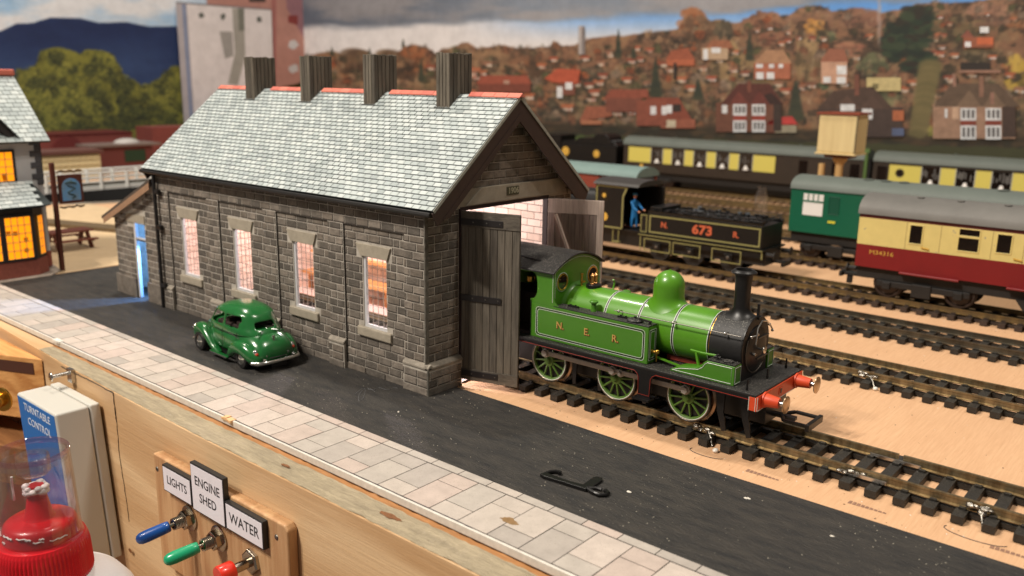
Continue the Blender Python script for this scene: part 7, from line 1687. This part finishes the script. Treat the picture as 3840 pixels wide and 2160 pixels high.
def toggle(x, z, col, name_l, tipv):
    t = thing('toggle_switch', (x, -7.45, z), name_l, 'toggle switch')
    q = MB(); q.lathe([(.0, .0), (.40, .0), (.42, .02), (.42, .05), (.36, .07), (0, .07)], (x, -7.45, z), (0, -1, 0), 28); q.build('washer', m_nick, t, smooth=30)
    q = MB(); q.lathe([(.31, .0), (.31, .20), (.24, .22)], (x, -7.52, z), (0, -1, 0), 6); q.build('hex_nut', m_nick, t, bevel=.012)
    q = MB(); prof = []
    for k in range(7): prof += [(.195, .05 * k), (.165, .05 * k + .025)]
    prof += [(.19, .35), (.12, .36), (.0, .33)]
    q.lathe(prof, (x, -7.68, z), (0, -1, 0), 20); q.build('bush', m_nick, t, smooth=20)
    p0 = Vector((x, -7.98, z)); d = Vector(tipv).normalized(); p1 = p0 + d * .14
    q = MB(); q.cyl(p0, p0 + d * .35, .06, .075, 10); q.build('lever', m_nick, t, smooth=40)
    q = MB(); q.lathe([(.0, 0), (.14, .0), (.17, .03), (.185, .2), (.195, .7), (.18, .88), (.13, .98), (.06, 1.02), (0, 1.03)], p1, d, 20); q.build('sleeve', mat('sleeve ' + name_l[:5], col, .32, coat=.3), t, smooth=50)
toggle(-3.12, -2.82, (10, 72, 146), 'toggle switch with a blue sleeve under the LIGHTS label', (-.42, -1.0, -.30))
toggle(-1.45, -2.90, (20, 150, 104), 'green sleeved toggle switch under the ENGINE SHED label', (-.35, -1.0, -.22))
t = thing('push_button', (.28, -7.45, -3.02), 'red push button on a hexagonal nut under the WATER label', 'push button')
q = MB(); q.lathe([(.0, 0), (.40, .0), (.40, .10), (.34, .14), (.15, .14)], (.28, -7.45, -2.98), (0, -1, 0), 6); q.build('hex_nut', m_nick, t, bevel=.012)
q = MB(); q.cyl((.28, -7.55, -2.98), (.26, -8.1, -3.0), .15, n=16); q.build('shaft', m_nick, t, smooth=40)
q = MB(); q.lathe([(0, 0), (.27, 0), (.29, .03), (.29, .42), (.27, .47), (0, .48)], (.25, -8.08, -3.0), (-.05, -1, -.03), 24); q.build('red_cap', mat('red button', (206, 44, 24), .3, coat=.3), t, smooth=40)
# pencil outline beside the box
q = MB(); pts = []; r_ = random.Random(8)
for (a, c) in (((410, 45), (600, 135)), ((600, 135), (760, 220)), ((760, 220), (785, 420)), ((785, 420), (800, 620)), ((800, 620), (840, 880)), ((840, 880), (870, 1105))):
    for k in range(10):
        u = k / 10; Q = ((a[0] + (c[0] - a[0]) * u) * .559, 1350 + (a[1] + (c[1] - a[1]) * u) * .559); P = fp(*Q, -7.0); P = fp(*Q, fy(P.x) - .008); pts.append((P.x + r_.uniform(-.02, .02), fy(P.x) - .008, P.z + r_.uniform(-.02, .02)))
for k in range(len(pts) - 1):
    wd = .06 if k < 30 else .03; q.bar(pts[k], pts[k + 1], .006, wd * r_.uniform(.6, 1.3), up=(0, 1, 0))
q.build('pencil_line', mat('charcoal line', (66, 54, 44), .9), fo)
q = MB()
for (px, py, rr) in ((488, 2065, .13), (440, 1925, .03), (805, 1785, .04)):
    P = fp(px, py, -7.104); q.add([(P.x + rr * math.cos(t_) * r_.uniform(.7, 1.2), -7.104, P.z + rr * .7 * math.sin(t_) * r_.uniform(.6, 1.2)) for t_ in [k * math.pi / 8 for k in range(16)]], [tuple(reversed(range(16)))])
q.build('knot', m_knot, fo)
# ------------------------------------------------------------------ glue bottle
gb = thing('glue_bottle', (-3.8, -11.55, -14), 'white glue bottle with ribbed red collar and clear cap in front of the control box', 'glue bottle')
bx, by = -3.80, -11.55
m_redp = mat('red plastic', (196, 16, 30), .32, coat=.35)
q = MB(); q.lathe([(0, -14), (2.3, -14), (2.5, -13.8), (2.5, -5.3), (2.44, -4.6), (2.3, -4.05), (2.0, -3.62), (1.6, -3.36), (1.25, -3.25), (1.15, -3.1)], (bx, by, 0), (0, 0, 1), 64); q.build('bottle_body', mat('white bottle plastic', (244, 244, 246), .35), gb, smooth=40)
q = MB(); n = 140; V = []
for (r0, z, rib) in ((1.21, -3.15, 1), (1.24, -3.05, 1), (1.20, -2.30, 1), (1.17, -2.10, .4), (1.13, -1.98, 0), (1.04, -1.95, 0)):
    for k in range(n): rr = r0 + (.022 if k % 2 else -.012) * rib; V.append((bx + rr * math.cos(2 * math.pi * k / n), by + rr * math.sin(2 * math.pi * k / n), z))
q.add(V, [(j * n + k, j * n + (k + 1) % n, (j + 1) * n + (k + 1) % n, (j + 1) * n + k) for j in range(5) for k in range(n)]); q.build('red_collar', m_redp, gb)
q = MB(); q.lathe([(1.05, -1.95), (.98, -1.94), (.97, -1.62), (.92, -1.50), (.80, -1.42), (.42, -1.38), (.36, -1.30), (.22, -.58), (.20, -.42), (0, -.40)], (bx, by, 0), (0, 0, 1), 48); q.build('nozzle', m_redp, gb, smooth=40)
q = MB(); r_ = random.Random(6)
for k in range(46):
    t_ = r_.uniform(0, 6.28); q.sphere((bx + .25 * math.cos(t_), by + .25 * math.sin(t_), -.52 + r_.uniform(-.11, .08)), r_.uniform(.05, .10), 5, sc=(1.2, 1.2, .9))
q.build('dried_glue', mat('dried glue', (226, 220, 216), .5), gb, smooth=60)
q = MB()
for k in range(12):
    t_ = -2.2 + k * .21 + r_.uniform(-.1, .1); rr = .985; zz = -1.66 + r_.uniform(-.16, .12); L_ = r_.uniform(.05, .16)
    q.tube([(bx + rr * math.cos(t_ + u * L_), by + rr * math.sin(t_ + u * L_), zz + .02 * math.sin(u * 5)) for u in (-1, -.5, 0, .5, 1)], r_.uniform(.015, .03), 6)
q.tube([(bx - .93 + .02 * math.sin(k), by - .28, -1.1 + .09 * k) for k in range(9)], .035, 6)  # white upright streak on the left of the clear cap
q.build('glue_smear_and_streak', MATS['dried glue'], gb, smooth=60)
m_clear = clearmat('clear cap plastic', (.975, .965, .97), .07, .04); m_rim = clearmat('clear pink rim', (.95, .80, .85), .12, .05)
q = MB(); q.lathe([(1.12, -2.0), (1.08, -1.95), (1.05, -1.85), (.945, .50)], (bx, by, 0), (0, 0, 1), 64); q.build('clear_cap', m_clear, gb, smooth=50)
q = MB(); q.lathe([(1.03, -1.85), (.90, .46)], (bx, by, 0), (0, 0, 1), 64); q.build('cap_inner', m_clear, gb, smooth=50)
q = MB(); q.lathe([(.945, .50), (.955, .56), (.95, .62), (.91, .64), (.87, .62), (.865, .55), (.90, .46)], (bx, by, 0), (0, 0, 1), 64); q.build('cap_rim', m_rim, gb, smooth=60)
q = MB(); q.lathe([(.88, .30), (.43, .30), (.42, .46), (.38, .46), (.38, .02), (.34, -.04), (0, -.04)], (bx, by, 0), (0, 0, 1), 48); q.lathe([(.42, .46), (.43, .0), (.36, -.08), (0, -.08)], (bx, by, 0), (0, 0, 1), 48); q.build('cap_plug', m_clear, gb, smooth=50)

# ------------------------------------------------------------------ groups of repeats
GROUPS = {'railway_track': 'parallel railway tracks across the board', 'coach': 'passenger coaches on the middle and far tracks', 'tender_engine': 'black tender engines behind the green one',
          'plastic_crumb': 'black plastic crumbs on the yard', 'paint_flake': 'pale flakes lying on the black yard', 'toggle_switch': 'toggle switches on the switch board', 'switch_label': 'white labels on the switch board',
          'backscene_board': 'printed backscene boards', 'warehouse': 'low red buildings below the painted trees'}
for o in bpy.data.objects:
    if o.parent is None and 'label' in o.keys():
        g_ = GROUPS.get(o.name.split('.')[0])
        if g_: o['group'] = g_
